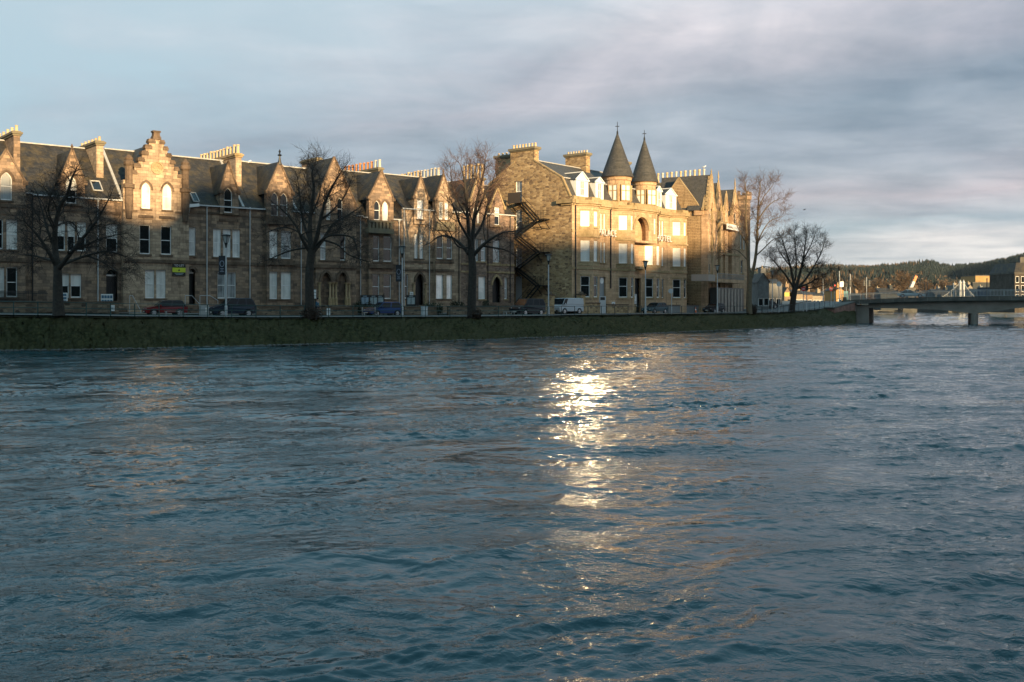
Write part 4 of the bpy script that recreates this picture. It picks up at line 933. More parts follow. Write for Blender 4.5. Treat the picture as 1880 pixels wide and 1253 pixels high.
hstack(1.5, 2.4, 10.8, 14.0, 286, 315, 930, 5, S_RUBBLE, [POT_BUFF], .4)
u_ = h.U(1076, 5.2); hstack(u_, u_ + .95, 5.2, HF.y_at(1038, u_), 283, 315, 1060, 8, S_RUBBLE, [POT_PALE, POT_BUFF], .4)
u_ = h.U(1150, 6); hstack(u_, u_ + .9, 6, 8.6, 301, 318, 1150, 3, S_RUBBLE, [POT_BUFF], .35)
u_ = h.U(1271, 6.0); hstack(u_ - .95, u_, 3.4, HF.y_at(1201, u_) , 332, 345, 1235, 12, S_RUBBLE, [POT_PALE, POT_BUFF, POT_BUFF], 1.7, .2)
for p, y_, a, b_ in ((1057, -.12, 372, 560), (1121.5, -.12, 384, 530)): h.pipe(p, a, b_, PIPE_D, y_, .09)
for o_ in ():
    pass
h.done()
# outside iron stair on the side wall of the hotel: a thing fixed to it
st_e = tag(empty('fire_escape', HF.world(0, 0, 2.3), HF.rz), 'black iron fire escape zigzagging down the rubble side wall of the hotel', 'fire escape')
def sp(px, x=-1.0): return HF.y_at(px, x)
def sz(px, py, x=-1.0): y = sp(px, x); p = HF.world(x, y); return EYE + (HZ - py) * p.y / F
X0, X1 = -1.35, -.15
lv = [(940, 958, 371), (987, 1001, 402), (936, 948, 432), (987, 1001, 463), (936, 948, 493), (987, 1001, 524)]
zz_ = [sz((a + b_) / 2, c) for a, b_, c in lv]; ys_ = [(sp(b_), sp(a)) for a, b_, c in lv]
offs = (0, 0, 2.3)
for i, ((ya, yb), z) in enumerate(zip(ys_, zz_)):
    t = MB(); t.box(X0, X1 + .13, ya, yb, z - .12, z)
    for y in (ya, yb): t.bar((X0, y, z - .1), (X1 + .1, y, z - 1.3), .07)
    t.build('landing', BLACKM, st_e, offs)
    t = MB()
    for hh in (.55, 1.05): t.bar((X0, ya, z + hh), (X0, yb, z + hh), .04)
    for k in range(6): y = ya + (yb - ya) * k / 5; t.bar((X0, y, z), (X0, y, z + 1.05), .04)
    for k, y in ((0, ya), (1, yb)):
        if (i % 2) == (1 - k): t.bar((X0, y, z + 1.05), (X1, y, z + 1.05), .04); t.bar((X0, y, z + .55), (X1, y, z + .55), .04)
    t.build('guard_rail', BLACKM, st_e, offs)
for i in range(len(lv)):
    z1 = zz_[i]; z2 = zz_[i + 1] if i < 5 else 2.2
    if i % 2 == 0: a, b_ = (ys_[i][0], z1), (ys_[i + 1][1] if i < 5 else 0, z2)
    else: a, b_ = (ys_[i][1], z1), (ys_[i + 1][0] if i < 5 else ys_[i][1] + 4, z2)
    t = MB()
    for x in (X0 + .05, X1 - .3): t.bar((x, a[0], a[1] - .1), (x, b_[0], b_[1] - .1), .05, .18)
    for k in range(14):
        f = (k + .5) / 14; y, z = a[0] + (b_[0] - a[0]) * f, a[1] + (b_[1] - a[1]) * f; t.box(X0 + .08, X1 - .33, y - .13, y + .13, z - .04, z)
    for x in (X0 + .05,): t.bar((x, a[0], a[1] + 1.0), (x, b_[0], b_[1] + 1.0), .045); t.bar((x, a[0], a[1] + .5), (x, b_[0], b_[1] + .5), .035)
    t.build('stair_flight', BLACKM, st_e, offs)
# dark sheeted landing screen at the top
t = MB(); t.box(X0 - .04, X0 + .02, ys_[0][0], ys_[0][1] + .4, zz_[0] - .2, zz_[0] + 1.2); t.build('screen', mat('brown_sheet', (.05, .038, .03), .7), st_e, offs)
# ---------------------------------------------------------------- gabled building beyond the hotel
h = Bld(GF, 1288, 'gabled_building', 'gothic stone building of narrow sharp gables beside the far end of the hotel', 'building', None, 2.2, S_GOLD, S_GOLDT, SLATE2)
z0 = 1.6; zE = h.Z(1289, 392); UEND = h.U(1372)
def gy(px): return GF.y_at(px, 0)
yl = gy(1231) + 2; ya = gy(1246)
zs1 = EYE + (HZ - 385) * GF.depth(1287, 0) / F; za1 = EYE + (HZ - 327) * GF.world(0, ya).y / F
b = MB(); b.sheet([(-y, z) for y, z in reversed([(0, z0), (0, zs1), (ya, za1), (2 * ya, zs1), (2 * ya, z0)])], [], 0); b.v = [(q[1], -q[0], q[2]) for q in b.v]; h.part(b, 'side_wall', S_COURSE)
b = MB(); b.quad((0, -.15, zs1 - .1), (UEND, -.15, zs1 - .1), (UEND, ya, za1), (0, ya, za1)); b.quad((UEND, 2 * ya, zs1), (0, 2 * ya, zs1), (0, ya, za1), (UEND, ya, za1))
zr2 = h.Z(1303, 333, 8); rb = h.U(1303, 8); ra = max(1.5, h.U(1266, 8)); b.quad((ra, ya * .6, zs1), (rb, ya * .6, zs1), (rb, 8, zr2), (ra, 8, zr2)); b.quad((rb, 14, zs1), (ra, 14, zs1), (ra, 8, zr2), (rb, 8, zr2)); b.add([(ra, ya * .6, zs1), (ra, 14, zs1), (ra, 8, zr2), (rb, ya * .6, zs1), (rb, 14, zs1), (rb, 8, zr2)], [(0, 2, 1), (3, 4, 5)]); h.part(b, 'roof', SLATE2)
t = MB(); t.bar((.12, 0, zs1 + .05), (.12, ya, za1 + .05), .3, .16); t.bar((.12, 2 * ya, zs1 + .05), (.12, ya, za1 + .05), .3, .16); h.part(t, 'gable_coping', h.trimm)
h.wall.quad((UEND, 0, z0), (UEND, 2 * ya, z0), (UEND, 2 * ya, zs1), (UEND, 0, zs1)); h.wall.quad((0, -.01, z0), (0, 0, z0), (0, 0, z0 + 1), (0, -.01, z0 + 1))
def gwin(cols, top, bot, y, pane='dark', arch=None, pref=None): return h.win(cols, top, bot, y, pane, arch, .14, True, .5, False, .06)
h.ze = zs1
h.wall.sheet([(0, z0), (UEND, z0), (UEND, zs1), (0, zs1)], gwin([(1289.5, 1292.5)], 422, 449, 0, 'bright') + gwin([(1288.8, 1291.5)], 474, 502, 0, 'curtain') + gwin([(1342, 1346), (1350, 1354)], 432, 462, 0) + gwin([(1328.5, 1331.5), (1335, 1338)], 430, 458, 0, 'curtain') + gwin([(1359, 1362), (1365, 1368)], 428, 458, 0, 'curtain') + gwin([(1360, 1364)], 478, 502, 0) + gwin([(1332, 1337), (1343, 1347), (1352, 1356)], 478, 502, 0, 'curtain'), 0)
h.gable(1291, 1298, 384, 1294.5, 363, 396, -.35, [], 2.2, finial=.4)
h.gable(1299.5, 1313.5, 384, 1306.7, 321, 600, -1.0, gwin([(1302.5, 1304.5), (1305.6, 1307.3), (1308.4, 1310.5)], 428, 462, -1.0, ['dark', 'bright', 'dark']) + gwin([(1304, 1309)], 385, 403, -1.0, 'blind') + gwin([(1301.5, 1304)], 485, 502, -1.0), 7, finial=.9, zbase=z0)
h.gable(1314, 1327, 384, 1319.6, 336, 600, -.7, gwin([(1317, 1319), (1320.5, 1322.5)], 385, 410, -.7, 'dark', 'point') + gwin([(1316, 1318), (1319.4, 1321), (1322.6, 1324.5)], 424, 455, -.7, 'blind'), 6, finial=1.9, zbase=z0)
h.gable(1331, 1336.5, 384, 1334, 356, 600, -.5, gwin([(1333, 1335)], 383, 408, -.5), 5, finial=.5, zbase=z0)
h.gable(1344, 1357, 394, 1350, 348, 600, -.6, gwin([(1347.5, 1352)], 392, 412, -.6), 6, finial=1.9, zbase=z0)
for k in range(9):                                     # stepped copings on the tallest gable
    f = k / 9; u0_, u1_ = h.U(1299.5, -1), h.U(1306.7, -1); z = h.Z(1306.7, 384 - 63 * f, -1); t = MB(); t.box(u0_ + (u1_ - u0_) * f - .1, u0_ + (u1_ - u0_) * f + .5, -1.12, -.5, z - .1, z + .35); h.part(t, 'crow_step', h.trimm)
t = MB(); ut = h.U(1361, 1.2); zt_ = h.Z(1361, 360, 1.2); t.lathe(ut, 1.2, [(1.5, z0), (1.5, zt_ - 1), (1.75, zt_ - .6), (1.75, zt_), (1.2, zt_)], 10); h.part(t, 'corner_tower', S_BROWN)
for i in range(6):
    a = i * 1.047; t2 = MB(); t2.box(ut + 1.5 * math.cos(a) - .22, ut + 1.5 * math.cos(a) + .22, 1.2 + 1.5 * math.sin(a) - .22, 1.2 + 1.5 * math.sin(a) + .22, zt_, zt_ + .7); h.part(t2, 'merlon', S_BROWN)
t = MB(); t.box(h.U(1327, -.5), h.U(1349, -.5), -1.2, -1.08, h.Z(1338, 421.5, -1.1), h.Z(1338, 411.5, -1.1)); so = h.part(t, 'sign_board', WHITE)
t = MB(); 
for i in range(9): x = h.U(1328.5, -.5) + i * .78; t.box(x, x + .5, -1.215, -1.2, h.Z(1338, 418.3, -1.1), h.Z(1338, 415, -1.1))
h.part(t, 'lettering', mat('grey_lettering', (.3, .3, .32), .6), so)
h.band(1314, 1358, 412, .35, .3, -.7); h.band(1299, 1358, 466, .3, .2, -.5)
t = MB(); t.box(h.U(1288, -1.5) - .2, h.U(1300, -1.5), -2.6, -.02, h.Z(1294, 516, -2), h.Z(1294, 504, -2)); h.part(t, 'entrance_canopy', mat('pale_render', (.36, .30, .26), .7))
t = MB(); t.box(h.U(1289, -.03), h.U(1296, -.03), -.04, -.015, z0, h.Z(1292, 518)); h.part(t, 'door', DOORM)
# glazed ground floor with pale panels, iron balcony above
t = MB(); t.box(h.U(1312, -2), h.U(1361, -2), -2.4, -1.3, z0, h.Z(1336, 529, -2)); h.part(t, 'shop_front', mat('dark_shop', (.03, .028, .026), .4))
for i in range(8):
    x = h.U(1313, -2) + i * (h.U(1360, -2) - h.U(1313, -2)) / 8; t = MB(); t.box(x, x + .95, -2.46, -2.402, z0, h.Z(1336, 531, -2)); h.part(t, 'panel', mat('cream_panel', (.34, .29, .245), .7, (.22, .185, .155), 1.2))
t = MB(); t.box(h.U(1312, -2), h.U(1361, -2), -2.5, -.6, h.Z(1336, 520, -2), h.Z(1336, 513.5, -2)); h.part(t, 'balcony', S_GOLD)
t = MB(); xa, xb = h.U(1312, -2), h.U(1361, -2); za, zb_ = h.Z(1336, 513.5, -2), h.Z(1336, 504, -2)
for i in range(46): x = xa + (xb - xa) * i / 45; t.bar((x, -2.45, za), (x + (.15 if i % 2 else -.15), -2.45, zb_), .05)
t.bar((xa, -2.45, zb_), (xb, -2.45, zb_), .08); h.part(t, 'balcony_railing', mat('grey_iron', (.25, .25, .25), .6))
for p_, y_ in ((1298.6, 388), (1313.8, 388), (1327.6, 392), (1341, 394), (1357.2, 396)):
    t = MB(); u_ = h.U(p_, -.25); t.box(u_ - .22, u_ + .22, -1.1 if p_ < 1315 else -.3, -.02, z0, h.Z(p_, y_, -.25)); h.part(t, 'buttress', S_GOLDT)
    t = MB(); zt_ = h.Z(p_, y_, -.25); t.lathe(u_, -1.1 if p_ < 1315 else -.3, [(.26, zt_), (.2, zt_ + .5), (.03, zt_ + 1.3)], 4); h.part(t, 'pinnacle', S_GOLDT)
h.pipe(1297.8, 395, 560, PIPE_D); h.done()
# ---------------------------------------------------------------- bank-top railings
GREEN = mat('green_rail_paint', (0.02, 0.055, 0.05), 0.5); DARKG = mat('dark_rail_paint', (0.015, 0.03, 0.03), 0.5)
def railing(label, pa, pb, step, hgt, off, rails, m, bars=0):
    e = tag(empty('railing', street(pa, off)), label, 'railing'); o = e.location
    pts = []; p = pa
    while p <= pb: pts.append(street(p, off) + Vector((0, 0, .1))); p += step
    for q in pts:
        b = MB(); b.box(q.x - .035, q.x + .035, q.y - .035, q.y + .035, q.z - .3, q.z + hgt); b.build('post', m, e, o)
    for f in rails:
        b = MB(); b.tube([q + Vector((0, 0, hgt * f)) for q in pts], .03, 6); b.build('rail', m, e, o)
    if bars:
        for a, c in zip(pts, pts[1:]):
            b = MB()
            for k in range(1, bars): q = a.lerp(c, k / bars); b.bar(q + Vector((0, 0, .12)), q + Vector((0, 0, hgt * .95)), .025)
            b.build('bar_panel', m, e, o)
railing('long green post-and-rail railing along the grass bank before the stone terrace', -420, 1004, 44.5, 1.05, .15, (1.0, .55, .12), GREEN)
railing('dark railing with thin uprights along the bank before the hotel', 1006, 1398, 24.5, 1.0, .15, (1.0, .1), DARKG, 0)
railing('dark barred railing rising along the bank to the bridge', 1400, 1552, 9.5, 1.1, .15, (1.0, .1), DARKG, 4)
# ---------------------------------------------------------------- street lamps
GALV = mat('galvanised_steel', (0.50, 0.52, 0.53), 0.45, (0.40, 0.42, 0.43), 2.0, metal=0.3); LAMPG = mat('lamp_glass', (0.35, 0.37, 0.36), 0.2)
def lamp(px, top, off, label, z_drop=0.0):
    p = street(px, off); d = p.y; zt = EYE + (HZ - top) * d / F; x = (px - 940) / F * d
    e = tag(empty('street_lamp', (x, d, p.z)), label, 'street lamp', 'street lamps along the river bank'); H = zt - p.z
    b = MB(); b.lathe(0, 0, [(.13, -.2), (.13, 1.0), (.085, 1.15), (.065, H - 1.2)], 10); b.build('pole', GALV, e)
    b = MB(); b.lathe(0, 0, [(.07, H - 1.2), (.09, H - 1.0), (.17, H - .75)], 10); b.build('lantern_base', BLACKM, e)
    b = MB(); b.lathe(0, 0, [(.16, H - .75), (.30, H - .12)], 10); b.build('lantern_glass', LAMPG, e)
    b = MB()
    for i in range(4): a = i * 1.5708 + .6; b.bar((.17 * math.cos(a), .17 * math.sin(a), H - .76), (.34 * math.cos(a), .34 * math.sin(a), H - .1), .04)
    b.lathe(0, 0, [(.40, H - .12), (.42, H - .07), (.34, H), (.05, H + .04)], 12); b.build('lantern_cap', BLACKM, e)
    return e, H
for px, top, lb in ((415, 431, 'street lamp with a dark banner, in front of the house with twelve buff pots'), (738.5, 452, 'street lamp with a dark banner, beside the blue hatchback'), (1007, 467, 'street lamp in front of the rubble side wall of the hotel'),
                    (1185, 479, 'street lamp in front of the hotel entrance'), (1317, 487, 'street lamp before the entrance of the gothic gabled building'), (1418, 497, 'street lamp standing before the white low shop')):
    e, H = lamp(px, top, .75 if px < 1300 else .5, lb)
    if 'banner' in lb:
        zt, zb_ = (H - 1.95, H - 3.6)
        bo = tag(empty('banner', e.location + Vector((-.36, 0, zt))), 'dark banner with a pale ring, on the lamp ' + ('before the twelve-pot house' if px < 500 else 'beside the blue hatchback'), 'banner', 'lamp post banners')
        b = MB(); b.box(-.3, .3, -.02, .02, zb_ - zt, 0); b.build('cloth', mat('banner_cloth', (.015, .017, .024), .7), bo)
        b = MB()
        for i in range(18):
            a, c = i * math.pi * 2 / 18, (i + 1) * math.pi * 2 / 18; b.bar((.19 * math.cos(a), -.028, -.68 + .26 * math.sin(a)), (.19 * math.cos(c), -.028, -.68 + .26 * math.sin(c)), .012, .05)
        for k, wd in enumerate((.3, .22, .36)): b.box(-wd / 2, wd / 2, -.03, -.022, -1.15 - .13 * k, -1.10 - .13 * k)
        b.build('emblem', mat('banner_print', (.25, .27, .33), .7), bo)
        b = MB(); b.bar((-.32, 0, .02), (.36, 0, .02), .035); b.bar((-.32, 0, zb_ - zt - .02), (.36, 0, zb_ - zt - .02), .035); b.build('bracket', BLACKM, bo)
# sign post before the hotel
p = street(1233, .8); e = tag(empty('sign_post', p), 'slim pale sign post with a round disc, by the right end of the hotel', 'sign post')
b = MB(); b.tube([(0, 0, -.1), (0, 0, 3.0)], .05, 8); b.build('pole', GALV, e)
b = MB(); b.lathe(0, 0, [(.33, 0), (.33, .03)], 18); b.v = [(-.12 + x, z - .08, 3.1 + y) for x, y, z in b.v]; b.build('sign_disc', GALV, e)
# ---------------------------------------------------------------- garden walls, hedges, boards, bins
def wall_run(label, pa, pb, off, hgt, m, thick=.35, cope=True, z_extra=0):
    a, c = street(pa, off), street(pb, off); e = tag(empty('garden_wall', a, math.atan2(c.y - a.y, c.x - a.x)), label, 'wall'); Ln = (c - a).to_2d().length
    b = MB(); b.box(0, Ln, -thick / 2, thick / 2, -.4, hgt); b.build('wall', m, e)
    if cope: b = MB(); b.box(-.05, Ln + .05, -thick / 2 - .06, thick / 2 + .06, hgt + .002, hgt + .12); b.build('coping', S_TRIM, e)
    return e
wall_run('low rubble garden wall before the two leftmost houses', -120, 218, 8.4, .85, S_WALL)
wall_run('low rubble garden wall before the ball-finial house', 470, 560, 8.4, .85, S_WALL)
wall_run('short rubble garden wall behind the bench with the slatted back', 592, 655, 8.4, .7, S_WALL)
wall_run('low rubble garden wall before the paired-gable house', 742, 800, 8.4, .85, S_WALL)
wall_run('low rubble garden wall before the pink rubble end house', 822, 938, 8.4, .9, S_WALL)
e = tag(empty('iron_railing', street(-110, 8.6)), 'black spear-topped iron railing on the low wall at the far left of the terrace', 'railing'); o_ = e.location
P_ = [street(p, 8.6) + Vector((0, 0, .9)) for p in range(-110, 96, 9)]
for f in (.15, .85): b = MB(); b.tube([q + Vector((0, 0, f)) for q in P_], .025, 5); b.build('rail', BLACKM, e, o_)
for a_, c_ in zip(P_, P_[1:]):
    b = MB()
    for k in range(4): q = a_.lerp(c_, k / 4); b.bar(q, q + Vector((0, 0, 1.0)), .03); b.lathe(q.x, q.y, [(.05, q.z + .95), (.005, q.z + 1.1)], 4)
    b.build('spear_panel', BLACKM, e, o_)
def pillar(label, px, off, hgt, w_=.75, m=None):
    p = street(px, off); e = tag(empty('gate_pillar', p, heading(px)), label, 'pillar'); b = MB(); b.box(-w_ / 2, w_ / 2, -w_ / 2, w_ / 2, -.2, hgt); b.build('shaft', m or S_RUBBLE, e)
    b = MB(); b.box(-w_ / 2 - .1, w_ / 2 + .1, -w_ / 2 - .1, w_ / 2 + .1, hgt, hgt + .15); b.lathe(0, 0, [(w_ * .62, hgt + .15), (w_ * .3, hgt + .42), (.02, hgt + .45)], 4); b.build('cap_stone', S_TRIM, e)
pillar('stone gate pillar left of the white van', 1010, 6.2, 2.3); pillar('stone gate pillar right of the white van', 1067, 6.2, 2.4)
wall_run('rubble wall between the hotel gate and the grey cabinet', 1070, 1100, 6.2, 1.3, S_RUBBLE)
wall_run('low stone wall of the hotel forecourt', 1112, 1166, 6.8, 1.1, S_RUBBLE)
wall_run('grey stepped wall right of the hotel forecourt', 1190, 1292, 7.5, 1.0, mat('grey_render', (.16, .165, .165), .8, (.2, .2, .2), 2))
wall_run('short rubble wall beside the dark people carrier', 990, 1005, 6.2, 1.2, S_RUBBLE)
def foliage(name, label, cat, c, rx, ry, rz, n, m, size=.12, parent_stem=True, group=None, seed=1):
    r_ = np.random.RandomState(seed); e = tag(empty(name, c), label, cat, group); b = MB()
    for _ in range(n):
        v = r_.randn(3); v /= np.linalg.norm(v); q = v * (r_.rand() ** .4) * np.array([rx, ry, rz]) * (1 + .12 * math.sin(v[0] * 7 + seed) + .1 * math.sin(v[2] * 9)); q[2] = q[2] + rz * .9
        a = r_.randn(3) * size; c2 = r_.randn(3) * size; b.add([q, q + a, q + c2], [(0, 1, 2)])
    b.build('foliage', m, e)
    b = MB()
    for k in range(3): b.tube([(r_.randn() * .05, r_.randn() * .05, -.1), (r_.randn() * rx * .3, r_.randn() * ry * .3, rz)], .03, 4)
    b.build('stem', mat('bush_stem', (.05, .04, .03), .9), e)
    return e
HEDGE = mat('hedge_leaf', (.018, .028, .013), .7, (.035, .045, .018), 3); GOLDB = mat('golden_shrub_leaf', (.10, .085, .02), .7, (.06, .055, .02), 3); TWIGB = mat('brown_twig', (.045, .032, .024), .9, (.07, .045, .03), 3)
for i, (px, off, rx, rz, m, lb) in enumerate(((665, 9.5, 1.2, .8, HEDGE, 'dark shrub beside the black notice boards'), (793, 9.6, 1.5, .7, HEDGE, 'dark shrub below the pale ground floor windows of the paired-gable house'), (838, 9.6, 1.1, .8, HEDGE, 'dark shrub left of the tall reddish-tipped tree'),
        (893, 9.6, .5, .85, HEDGE, 'small clipped bush left of the pointed doorway of the pink rubble house'), (1083, 9.5, 2.0, .9, HEDGE, 'dark hedge at the left corner of the hotel front'), (1106, 9.0, 1.0, .9, HEDGE, 'dark shrub behind the grey cabinet'),
        (1142, 9.0, 1.7, .5, GOLDB, 'golden shrub by the hotel entrance'), (1157, 9, 1.2, .6, HEDGE, 'dark shrub right of the golden shrub'), (1209, 9, 1.4, .7, GOLDB, 'yellowish shrub behind the teal estate car'),
        (1226, 9.5, 1.6, 1.0, HEDGE, 'dark bush below the rightmost hotel bay'), (1247, 9.5, 1.9, .95, HEDGE, 'wide dark bush at the right corner of the hotel'), (1275, 9.5, 2.2, .8, HEDGE, 'dark hedge along the coursed side wall'))):
    p = street(px, off); foliage('bush', lb, 'bush', p, rx, .7, rz, int(900 * rx * rz) + 300, m, .11, seed=i + 3)
for i, (px, rx, rz, lb) in enumerate(((572, .95, .62, 'mound of brown suckers at the foot of the multi-stemmed middle tree'), (873, .65, .5, 'mound of brown suckers at the foot of the tall reddish-tipped tree'), (1383, .5, .75, 'mound of brown suckers at the foot of the slender tall tree'))):
    p = street(px, .0); foliage('sucker_growth', lb, 'bush', p - Vector((0, .25, .15)), rx, .6, rz, 2600, TWIGB, .07, seed=40 + i)
def board(name, label, cat, px, off, z0, z1, wd, m, face, strips, post=True, grp=None, frame=True):
    p = street(px, off); e = tag(empty(name, p, heading(px) - .35), label, cat, grp)
    b = MB(); b.box(-wd / 2, wd / 2, -.05, .05, z0, z1); b.build('board', m, e)
    b = MB()
    for (x0, x1, za, zb_) in strips: b.box(wd * (x0 - .5), wd * (x1 - .5), -.062, -.0505, z0 + (z1 - z0) * za, z0 + (z1 - z0) * zb_)
    if strips: b.build('notice', face, e)
    if post:
        for x in (-wd * .4, wd * .4): b = MB(); b.box(x - .04, x + .04, .055, .13, -.1, z1 - .1); b.build('post', BLACKM, e)
    return e
NOT = mat('notice_paper', (.36, .42, .42), .6, (.22, .27, .28), 6); BLK = mat('black_board', (.012, .013, .013), .5)
two = [(.12, .47, .15, .78), (.53, .88, .15, .78), (.3, .7, .86, .93)]
board('notice_board', 'black notice board with blue sheets, leftmost of the row by the blue hatchback', 'notice board', 670, 9.2, 1.0, 2.15, 1.0, BLK, mat('blue_notice', (.16, .24, .32), .6, (.3, .36, .4), 6), two, grp='black notice boards by the terrace')
board('notice_board', 'black notice board with two green-white sheets, middle of the row', 'notice board', 685.5, 9.2, 1.0, 2.15, 1.0, BLK, NOT, two, grp='black notice boards by the terrace')
board('notice_board', 'black notice board with one pale sheet, rightmost of the row of three', 'notice board', 697.5, 9.2, 1.0, 2.15, 1.0, BLK, NOT, [(.14, .86, .15, .78), (.3, .7, .86, .93)], grp='black notice boards by the terrace')
board('notice_board', 'single black notice board beside the pointed doorway of the paired-gable house', 'notice board', 754.5, 9.0, 1.0, 2.2, 1.1, BLK, NOT, two, grp='black notice boards by the terrace')
board('estate_board', 'white board with rows of blue pictures before the round-arched door', 'board', 196.5, 8.9, .85, 1.85, 1.05, WHITE, mat('blue_picture', (.05, .12, .19), .5, (.10, .18, .25), 5), [(.05 + .24 * i, .25 + .24 * i, .18 + .42 * j, .46 + .42 * j) for i in range(4) for j in range(2)])
board('estate_board', 'narrow white board with blue pictures half hidden by the wide leftmost tree', 'board', 117.5, 8.9, .85, 1.85, .6, WHITE, MATS['blue_picture'], [(.1, .9, .1 + .3 * j, .32 + .3 * j) for j in range(3)])
board('notice_sheet', 'small white notice fixed on the low garden wall', 'notice', 206.5, 8.1, .3, .85, .35, WHITE, NOT, [(.2, .8, .6, .7), (.2, .8, .4, .5)], False)
board('pavement_sign', 'white A-board standing near the twin-arched porch', 'sign', 603, 7.5, .0, .75, .35, WHITE, NOT, [(.2, .8, .6, .7), (.2, .8, .4, .5)])
board('name_plate', 'stack of three white name plates beside the twin-arched porch', 'sign', 577, 11.0, 1.7, 2.65, .38, WHITE, BLK, [(-.0, 1, .3, .34), (0, 1, .65, .69)])
board('name_plate', 'small white name plate left of the pointed doorway of the paired-gable house', 'sign', 755.5, 11.2, 2.15, 2.55, .38, WHITE, BLK, [(.2, .8, .3, .4), (.2, .8, .55, .65)])
board('totem_sign', 'tall grey hotel sign panel near the stone gate pillar', 'sign', 1106, 6.3, .0, 2.25, 1.0, GALV, BLK, [(.15, .85, .78, .95)], False)
board('totem_sign', 'white square hotel sign with a dark crest in the forecourt', 'sign', 1125.5, 7.6, .65, 1.5, .6, WHITE, BLK, [(.35, .65, .4, .75)])
board('totem_sign', 'pale upright hotel sign with an oval crest beside the entrance', 'sign', 1166, 7.6, .9, 2.6, .5, GALV, WHITE, [(.3, .7, .45, .85), (.2, .8, .1, .2)])
board('totem_sign', 'white menu sign behind the lamp at the hotel entrance', 'sign', 1181.5, 7.8, .7, 1.9, .45, WHITE, NOT, [(.2, .8, .3, .8)])
# TO LET board fixed on the wall
def text_mesh(txt, size, name, m, parent, loc, rot=(R(90), 0, 0), width=None, ext=.008):
    cu = bpy.data.curves.new(name, 'FONT'); cu.body = txt; cu.size = size; cu.extrude = ext; cu.align_x = 'CENTER'; cu.align_y = 'CENTER'
    tmp = bpy.data.objects.new(name, cu); C.objects.link(tmp); bpy.context.view_layer.update()
    me = bpy.data.meshes.new_from_object(tmp.evaluated_get(bpy.context.evaluated_depsgraph_get())); bpy.data.objects.remove(tmp)
    me.materials.clear(); me.materials.append(m); o = bpy.data.objects.new(name, me); C.objects.link(o); o.parent = parent; o.location = loc; o.rotation_euler = rot; return o
u = TF.u(326.5, -.35); z1, z0 = TF.z(326.5, 485.5, -.5), TF.z(326.5, 507, -.5)
e = tag(empty('letting_board', TF.world(u, -.66, z0), TF.rz), 'black and lime letting board reading TO LET on the crow-stepped house', 'sign')
wd, hh = 1.32, z1 - z0
b = MB(); b.box(-wd / 2, wd / 2, 0, .06, 0, hh * .31); b.build('lower_panel', BLK, e)
b = MB(); b.box(-wd / 2, wd / 2, 0, .06, hh * .312, hh * .7); b.build('middle_panel', mat('lime_board', (.50, .55, .03), .5), e)
b = MB(); b.box(-wd / 2, wd / 2, 0, .06, hh * .702, hh); b.build('upper_panel', BLK, e)
text_mesh('TO LET', .30, 'lettering', LETW, e, (0, -.012, hh * .87))
b = MB(); b.prism([(-.1, hh * .42), (.1, hh * .42), (0, hh * .62)], -.012, -.002); b.build('triangle_mark', BLK, e)
b = MB()
for k, (x, ww) in enumerate(((-.02, .9), (0, .7))): b.box(-ww / 2, ww / 2, -.012, -.002, hh * (.2 - .1 * k), hh * (.24 - .1 * k))
b.build('small_print', NOT, e)
# litter bins and cabinets
def cabinet(label, px, off, wd, dp, hgt, m, name='litter_bin', cat='bin'):
    p = street(px, off) + Vector((0, 0, .08)); e = tag(empty(name, p, heading(px)), label, cat)
    b = MB(); b.box(-wd / 2, wd / 2, -dp / 2, dp / 2, 0, hgt); b.build('body', m, e, bevel=.03)
    b = MB(); b.box(-wd / 2 - .03, wd / 2 + .03, -dp / 2 - .03, dp / 2 + .03, hgt + .002, hgt + .07); b.build('lid', m, e, bevel=.02)
    b = MB(); b.box(wd * .05, wd * .4, -dp / 2 - .012, -dp / 2 - .001, hgt * .45, hgt * .85); b.build('label_plate', LETW, e)
GREYC = mat('grey_cabinet', (.33, .33, .32), .5)
cabinet('grey litter bin with a white label, between the red hatchback and the dark estate car', 374.5, 1.2, .72, .5, .92, GREYC); cabinet('pale grey cabinet in front of the paired-gable house', 779, 1.2, .55, .45, .95, mat('pale_cabinet', (.42, .45, .46), .5), 'cabinet', 'cabinet')
# benches
WOOD = mat('bench_wood', (.20, .12, .075), .7, (.14, .085, .055), 4)
def bench(label, px, off, ln, m=WOOD, back=True):
    p = street(px, off) + Vector((0, 0, .1)); e = tag(empty('bench', p, heading(px)), label, 'bench', 'benches facing the river')
    b = MB()
    for k in range(3): b.box(-ln / 2, ln / 2, -.2 + .15 * k, -.08 + .15 * k, .42, .46)
    b.build('seat', m, e)
    if back:
        b = MB()
        for k in range(3): b.box(-ln / 2, ln / 2, .28, .32, .55 + .14 * k, .65 + .14 * k)
        b.build('backrest', m, e)
    for x in (-ln * .42, ln * .42):
        b = MB(); b.box(x - .035, x + .035, -.2, -.13, -.05, .418); b.box(x - .035, x + .035, .2, .275, -.05, .95 if back else .418); b.box(x - .036, x + .036, -.13, .2, .34, .417); b.build('leg', GREYC, e)
bench('low pale backless bench in front of the red hatchback', 319, .9, 1.55, mat('pale_bench', (.30, .28, .25), .7), False); bench('brown slatted bench in front of the blue hatchback', 679, .8, 1.7); bench('low backless bench in front of the dark people carrier', 935, .9, 1.35, MATS['pale_bench'], False)
